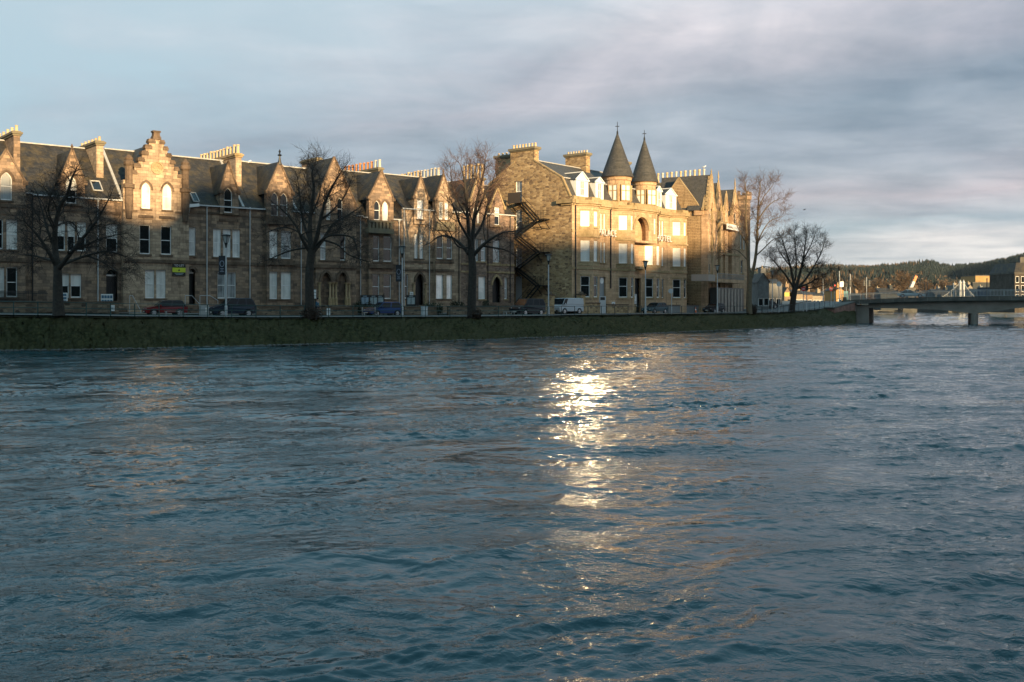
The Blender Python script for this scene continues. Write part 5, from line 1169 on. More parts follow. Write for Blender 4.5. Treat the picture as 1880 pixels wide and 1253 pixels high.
# handrails up to the doors
for pa, pm, pb, ya, yb, lb in ((238, 243, 258, 543, 574, 'pale tubular handrail by the round-arched door of the roof-light house'), (340, 352, 366, 543, 562, 'pale tubular handrail left of the steps to the TO LET house'), (367, 385, 400, 543, 556, 'pale tubular handrail right of the steps to the TO LET house')):
    y = -1.6; o_ = TF.world(TF.u(pa, y), y, 2.5); e = tag(empty('handrail', o_, TF.rz), lb, 'handrail'); uo = TF.u(pa, y)
    b = MB(); P = [(TF.u(q, y) - uo, 0, TF.z(q, v, y) - 2.5) for q, v in ((pa, ya), (pm, ya), (pb, yb - 4), (pb, yb + 2))]; b.tube(P, .035, 6); b.build('rail', GALV, e)
    b = MB(); b.tube([(0, 0, -.4), (0, 0, P[0][2])], .03, 6); b.build('post', GALV, e)
# stone steps before the doors
for px, lb in ((204, 'stone door steps below the round-arched door of the roof-light house'), (352, 'stone door steps below the door beside the TO LET board'), (613, 'broad stone steps before the twin-arched porch'), (770, 'stone door steps before the pointed doorway of the paired-gable house'), (911, 'stone door steps before the pointed doorway of the pink rubble house')):
    wd = 3.4 if px == 613 else 1.9; u = TF.u(px); e = tag(empty('door_steps', TF.world(u, -.6, 2.4), TF.rz), lb, 'steps'); b = MB()
    for k in range(5): b.box(-wd / 2, wd / 2, -1.9 + .36 * k, -1.54 + .36 * k if k < 4 else .55, -.3, .2 + .2 * k)
    b.build('flight', S_TRIM, e)
# traffic cone
p = street(1277, 3.6); e = tag(empty('traffic_cone', p), 'orange traffic cone with a white band standing on the road', 'cone')
b = MB(); b.lathe(0, 0, [(.19, .03), (.11, .45)], 12); b.lathe(0, 0, [(.075, .62), (.03, .86)], 12); b.build('cone', mat('cone_orange', (.65, .12, .03), .5), e)
b = MB(); b.lathe(0, 0, [(.112, .451), (.076, .619)], 12); b.build('band', WHITE, e); b = MB(); b.box(-.24, .24, -.24, .24, -.01, .03); b.build('base', BLACKM, e)
# ---------------------------------------------------------------- vehicles
TYRE = mat('tyre_rubber', (.012, .012, .012), .8); RIM = mat('alloy_rim', (.45, .45, .46), .35, metal=.6); CGL = mat('car_glass', (.008, .013, .016), .12, spec=.2)
HEADL = mat('headlight_lens', (.55, .58, .6), .15, coat=1.0); TAILL = mat('tail_light_lens', (.25, .01, .01), .25); PLATE = mat('number_plate', (.55, .55, .5), .5); TRIMB = mat('black_trim', (.014, .014, .015), .5)
def car(name, label, cat, pos, rz, L_, W_, H_, paint, kind='hatch', roofm=None):
    e = tag(empty(name, pos, rz), label, cat, 'vehicles on the riverside street'); hw = W_ / 2
    wr = .33 * (H_ / 1.5) ** .4; xf, xr = -L_ * .31, L_ * .30
    sill, belt = .28, H_ * .60
    P = dict(hatch=dict(hood=(-.5, .50, -.27, .60), cab=(-.25, -.09, .38, .47), tail=.62),
             suv=dict(hood=(-.5, .52, -.29, .61), cab=(-.26, -.10, .40, .485), tail=.62),
             estate=dict(hood=(-.5, .44, -.28, .58), cab=(-.20, -.02, .38, .47), tail=.60),
             saloon=dict(hood=(-.5, .43, -.24, .57), cab=(-.17, .02, .22, .39), tail=.58),
             mpv=dict(hood=(-.5, .48, -.36, .58), cab=(-.32, -.17, .44, .49), tail=.60),
             van=dict(hood=(-.5, .48, -.40, .56), cab=(-.38, -.27, .485, .495), tail=.60))[kind]
    arch = lambda xc: [(xc - (wr + .07) * math.cos(t), .30 + (wr + .07) * math.sin(t)) for t in [math.pi * i / 8 for i in range(9)]]
    hx, hz, bx, bz = P['hood']
    prof = [(-L_ / 2 + .06, sill)] + arch(xf) + arch(xr) + [(L_ / 2 - .06, sill), (L_ / 2, .55), (L_ / 2 - .03, H_ * P['tail']), (P['cab'][3] * L_, belt), (bx * L_, bz * H_ + .02), (hx * L_ + .12, hz * H_), (-L_ / 2, hz * H_ - .16), (-L_ / 2, .45)]
    b = MB(); b.prism(prof, -hw, hw)
    b.v = [(x, y * (1 - .10 * max(0, abs(x) / (L_ / 2) - .72) / .28) * (1 - .03 * max(0, z - .6)), z) for x, y, z in b.v]
    b.build('body', paint, e, bevel=.05)
    c0, c1, c2, c3 = [q * L_ for q in P['cab']]; zt = H_; hi = hw * .80 if kind != 'van' else hw * .9; lo = hw * .955
    # cabin: roof, pillars and glass
    low = [(c0, -lo, belt - .02), (c3, -lo, belt - .02), (c3, lo, belt - .02), (c0, lo, belt - .02)]; top = [(c1, -hi, zt - .05), (c2, -hi, zt - .05), (c2, hi, zt - .05), (c1, hi, zt - .05)]
    b = MB(); b.add(low + top, [(0, 1, 5, 4), (1, 2, 6, 5), (2, 3, 7, 6), (3, 0, 4, 7), (4, 5, 6, 7)])
    b.add([(c1 + .05, -hi + .04, zt - .048), (c2 - .05, -hi + .04, zt - .048), (c2 - .05, hi - .04, zt - .048), (c1 + .05, hi - .04, zt - .048), (c1 + .25, -hi + .18, zt), (c2 - .2, -hi + .18, zt), (c2 - .2, hi - .18, zt), (c1 + .25, hi - .18, zt)], [(0, 1, 5, 4), (1, 2, 6, 5), (2, 3, 7, 6), (3, 0, 4, 7), (4, 5, 6, 7)])
    b.build('cabin', roofm or paint, e, bevel=.03)
    def face(q, ins, off):
        a, b2, c, d = [Vector(v) for v in q]; n = (b2 - a).cross(d - a).normalized() * off; cc = (a + b2 + c + d) / 4
        return [tuple(v + (cc - v) * ins + n) for v in (a, b2, c, d)]
    for sy in (-1, 1):
        spans = [(0, .48), (.50, .98)] if kind in ('hatch', 'saloon') else [(0, .36), (.38, .68), (.70, .98)]
        if kind == 'van': spans = [(0, .17)]
        g = MB()
        for f0, f1 in spans:
            q = [Vector(low[0]).lerp(Vector(low[1]), f0), Vector(low[0]).lerp(Vector(low[1]), f1), Vector(top[0]).lerp(Vector(top[1]), f1), Vector(top[0]).lerp(Vector(top[1]), f0)]
            q = [Vector((v.x, v.y, v.z)) for v in q]; r_ = face(q, .09, .012); r_ = [(x, y * (1 if sy < 0 else -1), z) for x, y, z in r_]; g.add(r_, [(0, 1, 2, 3) if sy < 0 else (3, 2, 1, 0)])
        g.build('side_window', CGL, e)
    g = MB(); g.add(face([low[3], low[0], top[0], top[3]], .08, .012), [(0, 1, 2, 3)]); g.build('windscreen', CGL, e)
    if kind != 'van': g = MB(); g.add(face([low[1], low[2], top[2], top[1]], .10, .012), [(0, 1, 2, 3)]); g.build('rear_window', CGL, e)
    for x in (xf, xr):
        for sy in (-1, 1):
            t = MB(); t.lathe(0, 0, [(wr * .6, -.1), (wr * .96, -.1), (wr, -.05), (wr, .05), (wr * .96, .1), (wr * .6, .1)], 20); t.v = [(x + a, sy * (hw - .11) + c_ * sy, .30 + b_) for a, b_, c_ in t.v]; wo = t.build('wheel', TYRE, e)
            t = MB(); t.lathe(0, 0, [(wr * .62, .09), (wr * .62, .105), (wr * .14, .112), (.02, .115)], 20)
            for k in range(5): a = k * 1.2566; t.bar((0, 0, .11), (wr * .56 * math.cos(a), wr * .56 * math.sin(a), .11), .07, .03)
            t.v = [(x + a, sy * (hw - .11) + c_ * sy, .30 + b_) for a, b_, c_ in t.v]; t.build('rim', RIM, wo)
    for sy in (-1, 1):
        t = MB(); t.lathe(0, 0, [(.02, -.03), (.10, -.02), (.12, .02), (.11, .04)], 12); t.v = [(-L_ / 2 + .10 - c_ * 1.5, sy * hw * .66 + a * 1.2, hz * H_ - .16 + b_) for a, b_, c_ in t.v]; t.build('headlight', HEADL, e)
        t = MB(); t.box(L_ / 2 - .1, L_ / 2 + .012, sy * hw * .72 - .09, sy * hw * .72 + .09, H_ * .42, H_ * .55); t.build('tail_light', TAILL, e)
        t = MB(); t.box(c0 + .25, c0 + .42, sy * (hw - .02) - .02 + sy * .1, sy * (hw - .02) + .02 + sy * .12, belt, belt + .14); t.build('wing_mirror', paint, e, bevel=.02)
    t = MB(); t.box(-L_ / 2 - .02, -L_ / 2 + .05, -hw * .55, hw * .55, .30, .48); t.build('grille', TRIMB, e)
    t = MB(); t.box(-L_ / 2 - .035, -L_ / 2 - .021, -.26, .26, .36, .47); t.build('number_plate', PLATE, e)
    t = MB(); t.box(-L_ / 2 + .3, L_ / 2 - .3, -hw - .005, -hw + .05, .26, .34); t.box(-L_ / 2 + .3, L_ / 2 - .3, hw - .05, hw + .005, .26, .34); t.build('sill_trim', TRIMB, e)
    return e
def paint(name, col): return mat(name, col, .45, coat=0.2, spec=.25)
def park(px, off, dz=0.0): return street(px, off) + Vector((0, 0, dz))
car('hatchback', 'small red hatchback with a dark roof parked before the crow-stepped house', 'car', park(303, 4.2), heading(303), 3.65, 1.72, 1.45, paint('red_paint', (.15, .006, .007)), 'hatch', paint('black_paint', (.012, .012, .013)))
car('estate_car', 'dark blue sport utility car parked behind the banner lamp', 'car', park(427, 4.4), heading(427), 4.1, 1.85, 1.74, paint('navy_paint', (.008, .016, .03)), 'suv')
car('hatchback', 'bright blue hatchback parked before the balcony house', 'car', park(704, 4.4), heading(704), 3.95, 1.75, 1.5, paint('blue_paint', (.009, .038, .14)), 'hatch')
car('people_carrier', 'dark people carrier parked where the terrace meets the hotel', 'car', park(969, 4.2), heading(969), 4.3, 1.95, 1.95, paint('charcoal_paint', (.012, .015, .02)), 'mpv')
car('panel_van', 'white panel van parked between the stone gate pillars', 'van', park(1040, 6.7), heading(1040), 4.6, 1.98, 1.98, paint('white_van_paint', (.40, .41, .43)), 'van')
car('estate_car', 'teal estate car parked before the hotel entrance lamp', 'car', park(1202, 4.6), heading(1202), 4.3, 1.78, 1.5, paint('teal_paint', (.012, .05, .065)), 'estate')
car('hatchback', 'black hatchback parked by the gothic gabled building', 'car', park(1311, 4.2), heading(1311), 4.0, 1.75, 1.45, paint('ink_paint', (.008, .010, .014)), 'hatch')
car('saloon_car', 'dark saloon car parked in front of the white low shop', 'car', park(1406, 9.0), heading(1406) - .4, 4.6, 1.8, 1.42, paint('midnight_paint', (.008, .012, .018)), 'saloon')
# ---------------------------------------------------------------- the person by the middle tree
def person(label, pos, rz):
    e = tag(empty('person', pos, rz), label, 'person')
    J = dict(pelvis=(0, 0, .93, .15, .12), waist=(0, 0, 1.08, .14, .11), chest=(0, 0, 1.32, .17, .13), neck=(0, -.01, 1.47, .055, .055), head0=(0, -.02, 1.56, .07, .085), head1=(0, -.02, 1.66, .085, .10), top=(0, -.01, 1.74, .06, .07),
             hl=(-.09, 0, .88, .09, .09), kl=(-.1, -.05, .5, .06, .06), al=(-.1, .0, .09, .042, .042), tl=(-.11, -.14, .04, .04, .03), hr=(.09, 0, .88, .09, .09), kr=(.1, .02, .5, .06, .06), ar=(.1, .1, .09, .042, .042), tr=(.11, -.04, .04, .04, .03),
             sl=(-.19, 0, 1.38, .06, .06), el=(-.25, .02, 1.1, .045, .045), wl=(-.22, -.12, .88, .03, .03), sr=(.19, 0, 1.38, .06, .06), er=(.25, .02, 1.1, .045, .045), wr=(.20, -.14, .90, .03, .03))
    Ed = [('pelvis', 'waist'), ('waist', 'chest'), ('chest', 'neck'), ('neck', 'head0'), ('head0', 'head1'), ('head1', 'top'), ('pelvis', 'hl'), ('hl', 'kl'), ('kl', 'al'), ('al', 'tl'), ('pelvis', 'hr'), ('hr', 'kr'), ('kr', 'ar'), ('ar', 'tr'),
          ('chest', 'sl'), ('sl', 'el'), ('el', 'wl'), ('chest', 'sr'), ('sr', 'er'), ('er', 'wr')]
    for s_, w_ in (('l', 'wl'), ('r', 'wr')):
        x, y, z = J[w_][:3]; sg = -1 if s_ == 'l' else 1
        for i, (dx, ln) in enumerate(((-.03, .07), (-.01, .085), (.01, .08), (.03, .065))): J['f%s%d' % (s_, i)] = (x + dx, y - .02, z - .09, .010, .010); J['g%s%d' % (s_, i)] = (x + dx, y - .045, z - .09 - ln, .008, .008); Ed += [(w_, 'f%s%d' % (s_, i)), ('f%s%d' % (s_, i), 'g%s%d' % (s_, i))]
        J['t%s' % (s_ + 'h')] = (x - sg * .05, y - .06, z - .08, .010, .010); Ed.append((w_, 't%sh' % s_))
    def skin(name, keys, edges, m, grow=0.0):
        ks = list(keys); me = bpy.data.meshes.new(name); me.from_pydata([J[k][:3] for k in ks], [(ks.index(a), ks.index(c)) for a, c in edges if a in keys and c in keys], [])
        o = bpy.data.objects.new(name, me); C.objects.link(o); o.parent = e; md = o.modifiers.new('skin', 'SKIN'); sv = me.skin_vertices[0].data
        for i, k in enumerate(ks): sv[i].radius = (J[k][3] + grow, J[k][4] + grow)
        sv[0].use_root = True; o.modifiers.new('sub', 'SUBSURF').levels = 1; me.materials.append(m); o.modifiers['sub'].render_levels = 1; return o
    skin('body', J.keys(), Ed, mat('skin', (.45, .28, .2), .6))
    skin('jacket', ['chest', 'waist', 'pelvis', 'sl', 'el', 'wl', 'sr', 'er', 'wr'], Ed, mat('blue_jacket', (.03, .10, .16), .8), .018)
    skin('trousers', ['pelvis', 'hl', 'kl', 'al', 'hr', 'kr', 'ar'], Ed, mat('dark_trousers', (.02, .02, .025), .85), .014)
    t = MB(); t.lathe(0, .0, [(.09, 1.63), (.112, 1.70), (.10, 1.77), (.05, 1.81), (.01, 1.82)], 12); t.build('hair', mat('dark_hair', (.02, .014, .01), .8), e)
    t = MB(); t.lathe(0, -.12, [(.012, 1.60), (.018, 1.625), (.008, 1.66)], 6); t.build('nose', MATS['skin'], e)
person('person in a blue jacket and dark trousers standing right of the middle tree', street(583, 2.2) + Vector((0, 0, .1)), heading(583) + .6)
# ---------------------------------------------------------------- bare trees on the bank
BARK = mat('tree_bark', (.020, .017, .014), .95, (.045, .037, .029), 5, bump=.03); BARKT = mat('dark_twig', (.018, .014, .012), .9)
BARKR = mat('reddish_twig', (.105, .06, .045), .9); BARKY = mat('pale_trunk_bark', (.16, .12, .07), .9, (.09, .07, .045), 4, bump=.03)
def bare_tree(name, label, base_px, off, limbs, seed, lens=(2.6, 1.5, .85), bark=None, twig=None, spread=.9, droop=-.05, dens=.85, split_r=.05, up=.25, depth=1.0, tmin=.010, group='bare trees along the river bank'):
    """limbs: [(root radius m, end radius m, [(px, py, metres nearer (-) or farther (+))...])]; twigs grow from them by recursion"""
    p0 = street(base_px, off); d = p0.y; e = tag(empty(name, p0), label, 'tree', group); r_ = random.Random(seed); T, W = MB(), MB()
    def W3(px, py, dy): v = at(px, py, d); k = 1 + dy / d; return Vector((v.x * k, dy, (v.z - EYE) * k + EYE)) - Vector((p0.x, 0, p0.z))
    def curve(pts, n):
        out_ = []; P = [pts[0]] + pts + [pts[-1]]
        for i in range(1, len(P) - 2):
            for k in range(n):
                t = k / n; a, b_, c, dd = P[i - 1], P[i], P[i + 1], P[i + 2]
                out_.append(.5 * ((2 * b_) + (c - a) * t + (2 * a - 5 * b_ + 4 * c - dd) * t * t + (3 * b_ - a - 3 * c + dd) * t ** 3))
        out_.append(pts[-1]); return out_
    def rv(): return Vector((r_.gauss(0, 1), r_.gauss(0, 1) * depth, r_.gauss(0, 1)))
    def grow(p, dr, ln, r0, lev):
        n = 5 if lev < 2 else 4; pts = [p]; cur = dr.normalized()
        bend = rv() * .12
        for i in range(n):
            cur = (cur + bend + rv() * .13 + Vector((0, 0, up * .35 if lev < 2 else up * .2 + droop))).normalized(); pts.append(pts[-1] + cur * ln / n)
        r1 = max(tmin * .6, r0 * .35); rad = [r0 + (r1 - r0) * i / n for i in range(n + 1)]
        (T if r0 > split_r else W).tube(pts, rad, 4 if r0 > .03 else 3, False)
        if lev >= 3: return
        k = int((7, 7, 6)[lev] * dens + r_.random())
        for i in range(k):
            f = .22 + .75 * (i + r_.random() * .8) / k; j = min(n - 1, int(f * n)); q = pts[j].lerp(pts[j + 1], f * n - j)
            t = (pts[j + 1] - pts[j]).normalized(); s_ = rv(); s_ = (s_ - t * s_.dot(t)).normalized()
            nd = (t * .75 + s_ * spread + Vector((0, 0, up * .3))).normalized()
            grow(q, nd, lens[min(lev + 1, 2)] * (.55 + .6 * r_.random()) * (1.15 - .5 * f) * (1 if lev < 2 else .75), max(tmin, (rad[j]) * .55), lev + 1)
        grow(pts[-1], cur, lens[min(lev + 1, 2)] * .8, max(tmin, r1), lev + 1)
    for r0, r1, pts in limbs:
        c = curve([W3(*q) for q in pts], 5); n = len(c); rad = [r0 + (r1 - r0) * (i / (n - 1)) ** .8 for i in range(n)]
        T.tube(c, rad, 8 if r0 > .15 else 6, False)
        ln = sum((c[i + 1] - c[i]).length for i in range(n - 1))
        trunk = r0 > .3 and pts[0][1] > 560
        k = int(ln * 1.9 * dens) if not trunk else 0
        for i in range(k):
            f = .28 + .7 * (i + r_.random()) / k; j = min(n - 2, int(f * (n - 1))); q = c[j].lerp(c[j + 1], f * (n - 1) - j); t = (c[j + 1] - c[j]).normalized()
            s_ = rv(); s_ = (s_ - t * s_.dot(t)).normalized()
            grow(q, t * .6 + s_ * spread + Vector((0, 0, up * .4)), lens[0] * (.5 + .6 * r_.random()) * (1.25 - .7 * f), max(.018, rad[j] * .42), 1)
        if not trunk: grow(c[-1], c[-1] - c[-3], lens[0] * .45, r1, 1)
    # root flare and knobs give the trunk an uneven foot
    T.build('trunk', bark or BARK, e, smooth=True); W.build('crown', twig or BARKT, e)
    return e
bare_tree('bare_tree', 'broad bare tree with a dark crown, leftmost on the bank', 108, .1, [
    (.54, .30, [(108, 580, 0), (107, 560, 0), (106, 530, 0), (106, 500, 0), (104, 478, 0)]),
    (.30, .10, [(104, 482, 0), (101, 450, .3), (102, 415, .3), (110, 380, .2), (124, 356, 0), (131, 330, -.3)]),
    (.24, .06, [(107, 495, 0), (120, 478, -.6), (138, 455, -1.2), (160, 428, -1.5), (178, 405, -1.8), (194, 377, -2)]),
    (.22, .05, [(104, 490, 0), (92, 468, -.7), (78, 445, -1.2), (62, 424, -1.6), (46, 408, -1.8)]),
    (.16, .05, [(101, 455, .3), (88, 425, .8), (80, 395, 1.2), (72, 368, 1.5)]),
    (.15, .05, [(112, 488, 0), (135, 478, 1), (165, 468, 1.6), (195, 462, 2), (222, 468, 2.2)]),
    (.14, .04, [(102, 480, 0), (85, 476, 1), (62, 470, 1.6), (38, 468, 2)]),
    (.12, .04, [(138, 456, -1.2), (155, 452, -1), (180, 440, -.8), (212, 432, -.5)]),
    (.10, .03, [(103, 420, .3), (90, 392, -.5), (92, 365, -1), (100, 345, -1.3)]),
    (.10, .03, [(160, 470, 1.6), (190, 482, 1.5), (215, 500, 1.2)])], 5, (2.7, 1.8, 1.1), droop=-.10, dens=1.0)
bare_tree('bare_tree', 'large bare multi-stemmed tree on the bank before the twin-arched porch', 570, .1, [
    (.49, .35, [(570, 586, 0), (569, 560, 0), (568, 530, 0), (568, 500, 0), (571, 470, 0), (572, 455, 0)]),
    (.30, .06, [(571, 460, 0), (569, 430, .2), (570, 395, .4), (576, 350, .3), (573, 318, 0), (579, 298, 0)]),
    (.26, .06, [(572, 462, 0), (582, 435, -.6), (588, 405, -1), (597, 372, -1.3), (612, 340, -1.5), (625, 318, -1.7)]),
    (.22, .05, [(574, 465, 0), (592, 442, .6), (612, 412, 1), (635, 398, 1.3), (655, 385, 1.5)]),
    (.20, .05, [(568, 462, 0), (555, 440, -.8), (545, 418, -1.2), (528, 395, -1.6), (512, 380, -1.8)]),
    (.16, .05, [(568, 440, .2), (556, 405, .9), (552, 375, 1.2), (548, 340, 1.5)]),
    (.15, .05, [(575, 455, 0), (600, 435, -1.5), (625, 432, -2), (648, 438, -2.2), (656, 462, -2.3)]),
    (.13, .04, [(567, 455, 0), (545, 458, 1), (520, 465, 1.5), (498, 475, 1.8)]),
    (.13, .04, [(588, 405, -1), (605, 392, -.5), (630, 365, 0), (642, 340, .2)]),
    (.12, .04, [(566, 445, 0), (545, 425, .6), (520, 418, 1), (495, 425, 1.2)]),
    (.12, .04, [(590, 440, .6), (620, 450, 1), (640, 468, 1.3), (672, 480, 1.5)]),
    (.10, .03, [(572, 395, .4), (585, 365, .9), (588, 340, 1.2), (585, 318, 1.4)])], 9, (2.7, 1.8, 1.1), droop=-.05, dens=.855)
bare_tree('bare_tree', 'tall bare tree with reddish sunlit top twigs, standing before the pink rubble end house', 866, .1, [
    (.50, .36, [(866, 586, 0), (866, 560, 0), (867, 525, 0), (868, 495, 0), (866, 470, 0), (866, 458, 0)]),
    (.28, .05, [(866, 465, 0), (868, 430, .2), (872, 390, .3), (880, 350, .2), (888, 318, 0), (891, 294, 0)]),
    (.26, .05, [(864, 462, 0), (861, 430, -.6), (858, 395, -.8), (855, 355, -1), (852, 328, -1.1), (846, 306, -1.2)]),
    (.24, .06, [(870, 468, 0), (885, 452, -.8), (900, 440, -1.2), (922, 428, -1.6), (945, 425, -1.8)]),
    (.22, .05, [(860, 466, 0), (845, 448, .8), (828, 436, 1.2), (808, 434, 1.5), (790, 446, 1.7)]),
    (.18, .05, [(868, 440, .2), (884, 415, .8), (893, 385, 1.2), (900, 350, 1.5), (908, 322, 1.6)]),
    (.16, .05, [(862, 440, -.6), (845, 412, -1.2), (836, 388, -1.6), (826, 365, -1.8)]),
    (.14, .04, [(888, 452, -.8), (905, 455, -.2), (930, 460, .2), (948, 472, .4)]),
    (.13, .04, [(872, 400, .3), (884, 372, -.4), (896, 345, -.8), (915, 330, -1)]),
    (.12, .04, [(858, 400, -.8), (842, 372, -.3), (832, 345, 0), (828, 318, .2)]),
    (.12, .04, [(862, 455, 0), (840, 452, -1), (822, 420, -1.5), (806, 405, -1.8)]),
    (.10, .03, [(855, 355, -1), (866, 330, -.6), (872, 314, -.4), (876, 300, -.2)])], 21, (2.8, 1.8, 1.1), twig=BARKR, up=.40, dens=.855)
bare_tree('bare_tree', 'slender tall bare tree with two pale trunks before the gothic gabled building', 1376, .1, [
    (.50, .34, [(1376, 577, 0), (1375, 555, 0), (1376, 525, 0), (1378, 500, 0)]),
    (.30, .05, [(1376, 510, 0), (1373, 470, .2), (1371, 430, .4), (1369, 395, .4), (1370, 360, .3), (1368, 338, .3)]),
    (.30, .05, [(1379, 510, 0), (1386, 480, -.3), (1390, 440, -.4), (1391, 400, -.4), (1393, 365, -.4), (1396, 342, -.4)]),
    (.12, .03, [(1391, 405, -.4), (1405, 385, -.8), (1418, 372, -1), (1432, 365, -1.2)]),
    (.12, .03, [(1389, 450, -.4), (1402, 422, .4), (1416, 405, .8), (1436, 398, 1)]),
    (.11, .03, [(1388, 470, -.3), (1404, 455, -.8), (1420, 440, -1), (1438, 436, -1.2)]),
    (.11, .03, [(1372, 450, .2), (1360, 430, -.5), (1352, 410, -.8), (1346, 395, -1)]),
    (.10, .03, [(1374, 480, .1), (1360, 465, .8), (1348, 458, 1), (1336, 462, 1.2)]),
    (.10, .03, [(1387, 495, 0), (1402, 490, .5), (1420, 494, .8), (1438, 510, 1)]),
    (.09, .03, [(1392, 385, -.4), (1402, 362, 0), (1412, 350, .2), (1420, 338, .3)])], 33, (2.9, 1.8, 1.1), bark=BARKY, twig=mat('sun_warmed_twig', (.13, .075, .048), .9), up=.4, spread=.75, dens=.85, split_r=.045, tmin=.011)  # brown twig colour warmed to carry the low sun on these branches
bare_tree('bare_tree', 'round-crowned dark bare tree nearest to the bridge', 1456, .3, [
    (.55, .42, [(1454, 577, 0), (1455, 560, 0), (1458, 540, 0), (1460, 526, 0)]),
    (.30, .05, [(1459, 530, 0), (1455, 508, .3), (1450, 485, .6), (1443, 462, .8), (1436, 440, 1)]),
    (.30, .05, [(1461, 530, 0), (1468, 505, -.4), (1474, 480, -.6), (1478, 452, -.8), (1481, 428, -1)]),
    (.24, .05, [(1464, 530, 0), (1480, 512, .8), (1494, 490, 1.2), (1506, 468, 1.5), (1514, 445, 1.8)]),
    (.20, .05, [(1457, 528, 0), (1442, 505, -.8), (1428, 488, -1.3), (1414, 472, -1.6)]),
    (.18, .04, [(1466, 528, 0), (1486, 520, -1), (1506, 508, -1.5), (1526, 498, -2)]),
    (.16, .04, [(1460, 515, 0), (1462, 485, 1), (1460, 455, 1.5), (1458, 428, 1.8)]),
    (.13, .04, [(1476, 475, -.6), (1488, 452, -1), (1496, 432, -1.2)]),
    (.13, .04, [(1468, 530, 0), (1490, 530, .5), (1512, 524, 1), (1528, 520, 1.2)]),
    (.12, .04, [(1450, 488, .6), (1436, 470, 1.2), (1425, 450, 1.5)])], 41, (2.6, 1.7, 1.05), up=.35, dens=1.0, tmin=.011)
# ---------------------------------------------------------------- the bridge
CONC = mat('weathered_concrete', (.17, .15, .125), .85, (.25, .22, .185), .5, bump=.01); CONCD = mat('stained_concrete', (.06, .055, .047), .9, (.12, .108, .092), .8)
BFR = Frame(1550, 182.0, 113.0)                      # upstream face of the bridge, running to the right
be = tag(empty('bridge', BFR.world(0, 0, 0), BFR.rz), 'wide low concrete road bridge on round-ended piers across the river', 'bridge')
def bu(px): return BFR.u(px)
def bz(px, py): return BFR.z(px, py)
BW = 16.0
top = [(1545, 552), (1600, 549.5), (1660, 547), (1720, 545.5), (1790, 544.5), (1860, 544), (1940, 544), (2050, 545), (2200, 548)]
tp = [(bu(p), bz(p, y)) for p, y in top]
b = MB()
for (ua, za), (ub, zb_) in zip(tp, tp[1:]):          # deck edge with its fascia
    b.add([(ua, -.5, za - .75), (ub, -.5, zb_ - .75), (ub, -.5, zb_), (ua, -.5, za), (ua, BW, za - .75), (ub, BW, zb_ - .75), (ub, BW, zb_), (ua, BW, za)], [(0, 1, 2, 3), (3, 2, 6, 7), (5, 4, 7, 6), (1, 0, 4, 5)])
b.build('deck', CONCD, be)
b = MB()
for i in range(60):
    u = tp[0][0] + 1.2 + i * 1.9
    if u < tp[-1][0] - 2: z = np.interp(u, [q[0] for q in tp], [q[1] for q in tp]); b.box(u, u + .06, -.53, -.501, z - .7, z - .04)
b.build('deck_joint', CONC, be)
und = [(1594, 566), (1640, 566.5), (1690, 567.5), (1720, 569), (1750, 572), (1775, 575), (1789, 576.5), (1803, 575), (1830, 571.5), (1860, 567), (1900, 563.5), (1960, 562.5), (2040, 564), (2120, 570), (2160, 577)]
ud = [(bu(p), bz(p, y)) for p, y in und]
prof = ud + [(u, np.interp(u, [q[0] for q in tp], [q[1] for q in tp]) - .752) for u in np.linspace(ud[-1][0], ud[0][0], 14)]
b = MB(); b.prism([(float(x), float(z)) for x, z in prof], .35, BW - .35); b.build('girder', CONC, be)
def pier(px):
    u = bu(px); b = MB(); n = 14; w_ = .6; P = []
    for k in range(n + 1): a = math.pi * k / n; P.append((u - w_ * math.cos(a), .4 - w_ * math.sin(a) * 1.3))
    P += [(u + w_, BW - .4), (u - w_, BW - .4)]; m_ = len(P)
    zt = bz(px, 576.3) if px < 1900 else 1.6
    b.add([(x, y, -1.2) for x, y in P] + [(x, y, zt) for x, y in P], [(i, (i + 1) % m_, (i + 1) % m_ + m_, i + m_) for i in range(m_)] + [tuple(range(m_, 2 * m_))]); b.build('pier', CONC, be)
pier(1789); pier(2160)
b = MB(); b.box(bu(1572), bu(1595), .3, BW - .3, -1, bz(1590, 561)); b.box(bu(1550), bu(1571.5), -.2, BW, -1, bz(1560, 560)); b.build('abutment', CONC, be)
b = MB(); b.box(bu(1548), bu(1554), -.7, .2, 1.0, bz(1550, 546)); b.build('end_pillar', CONCD, be)
PAR = mat('pale_parapet_paint', (.27, .285, .29), .5, (.21, .225, .23), 2)
b = MB()
for (ua, za), (ub, zb_) in zip(tp, tp[1:]):
    for f in (.12, 1.15): b.bar((ua, -.2, za + f), (ub, -.2, zb_ + f), .07)
b.build('parapet_rail', PAR, be)
for (ua, za), (ub, zb_) in zip(tp, tp[1:]):
    n = int((ub - ua) / .22); b = MB()
    for k in range(n): u = ua + (ub - ua) * k / n; z = za + (zb_ - za) * k / n; b.box(u - .035, u + .035, -.22, -.18, z + .1, z + 1.15)
    b.build('parapet_panel', PAR, be)
b = MB()
for i in range(len(tp) - 1): (ua, za), (ub, zb_) = tp[i], tp[i + 1]; b.bar((ua, BW - .3, za + 1.1), (ub, BW - .3, zb_ + 1.1), .08)
b.build('far_parapet_rail', PAR, be)
for i in range(34):
    u = tp[0][0] + i * 2.3; z = np.interp(u, [q[0] for q in tp], [q[1] for q in tp]); b = MB(); b.box(u - .04, u + .04, BW - .34, BW - .26, z, z + 1.1); b.build('far_parapet_post', PAR, be)
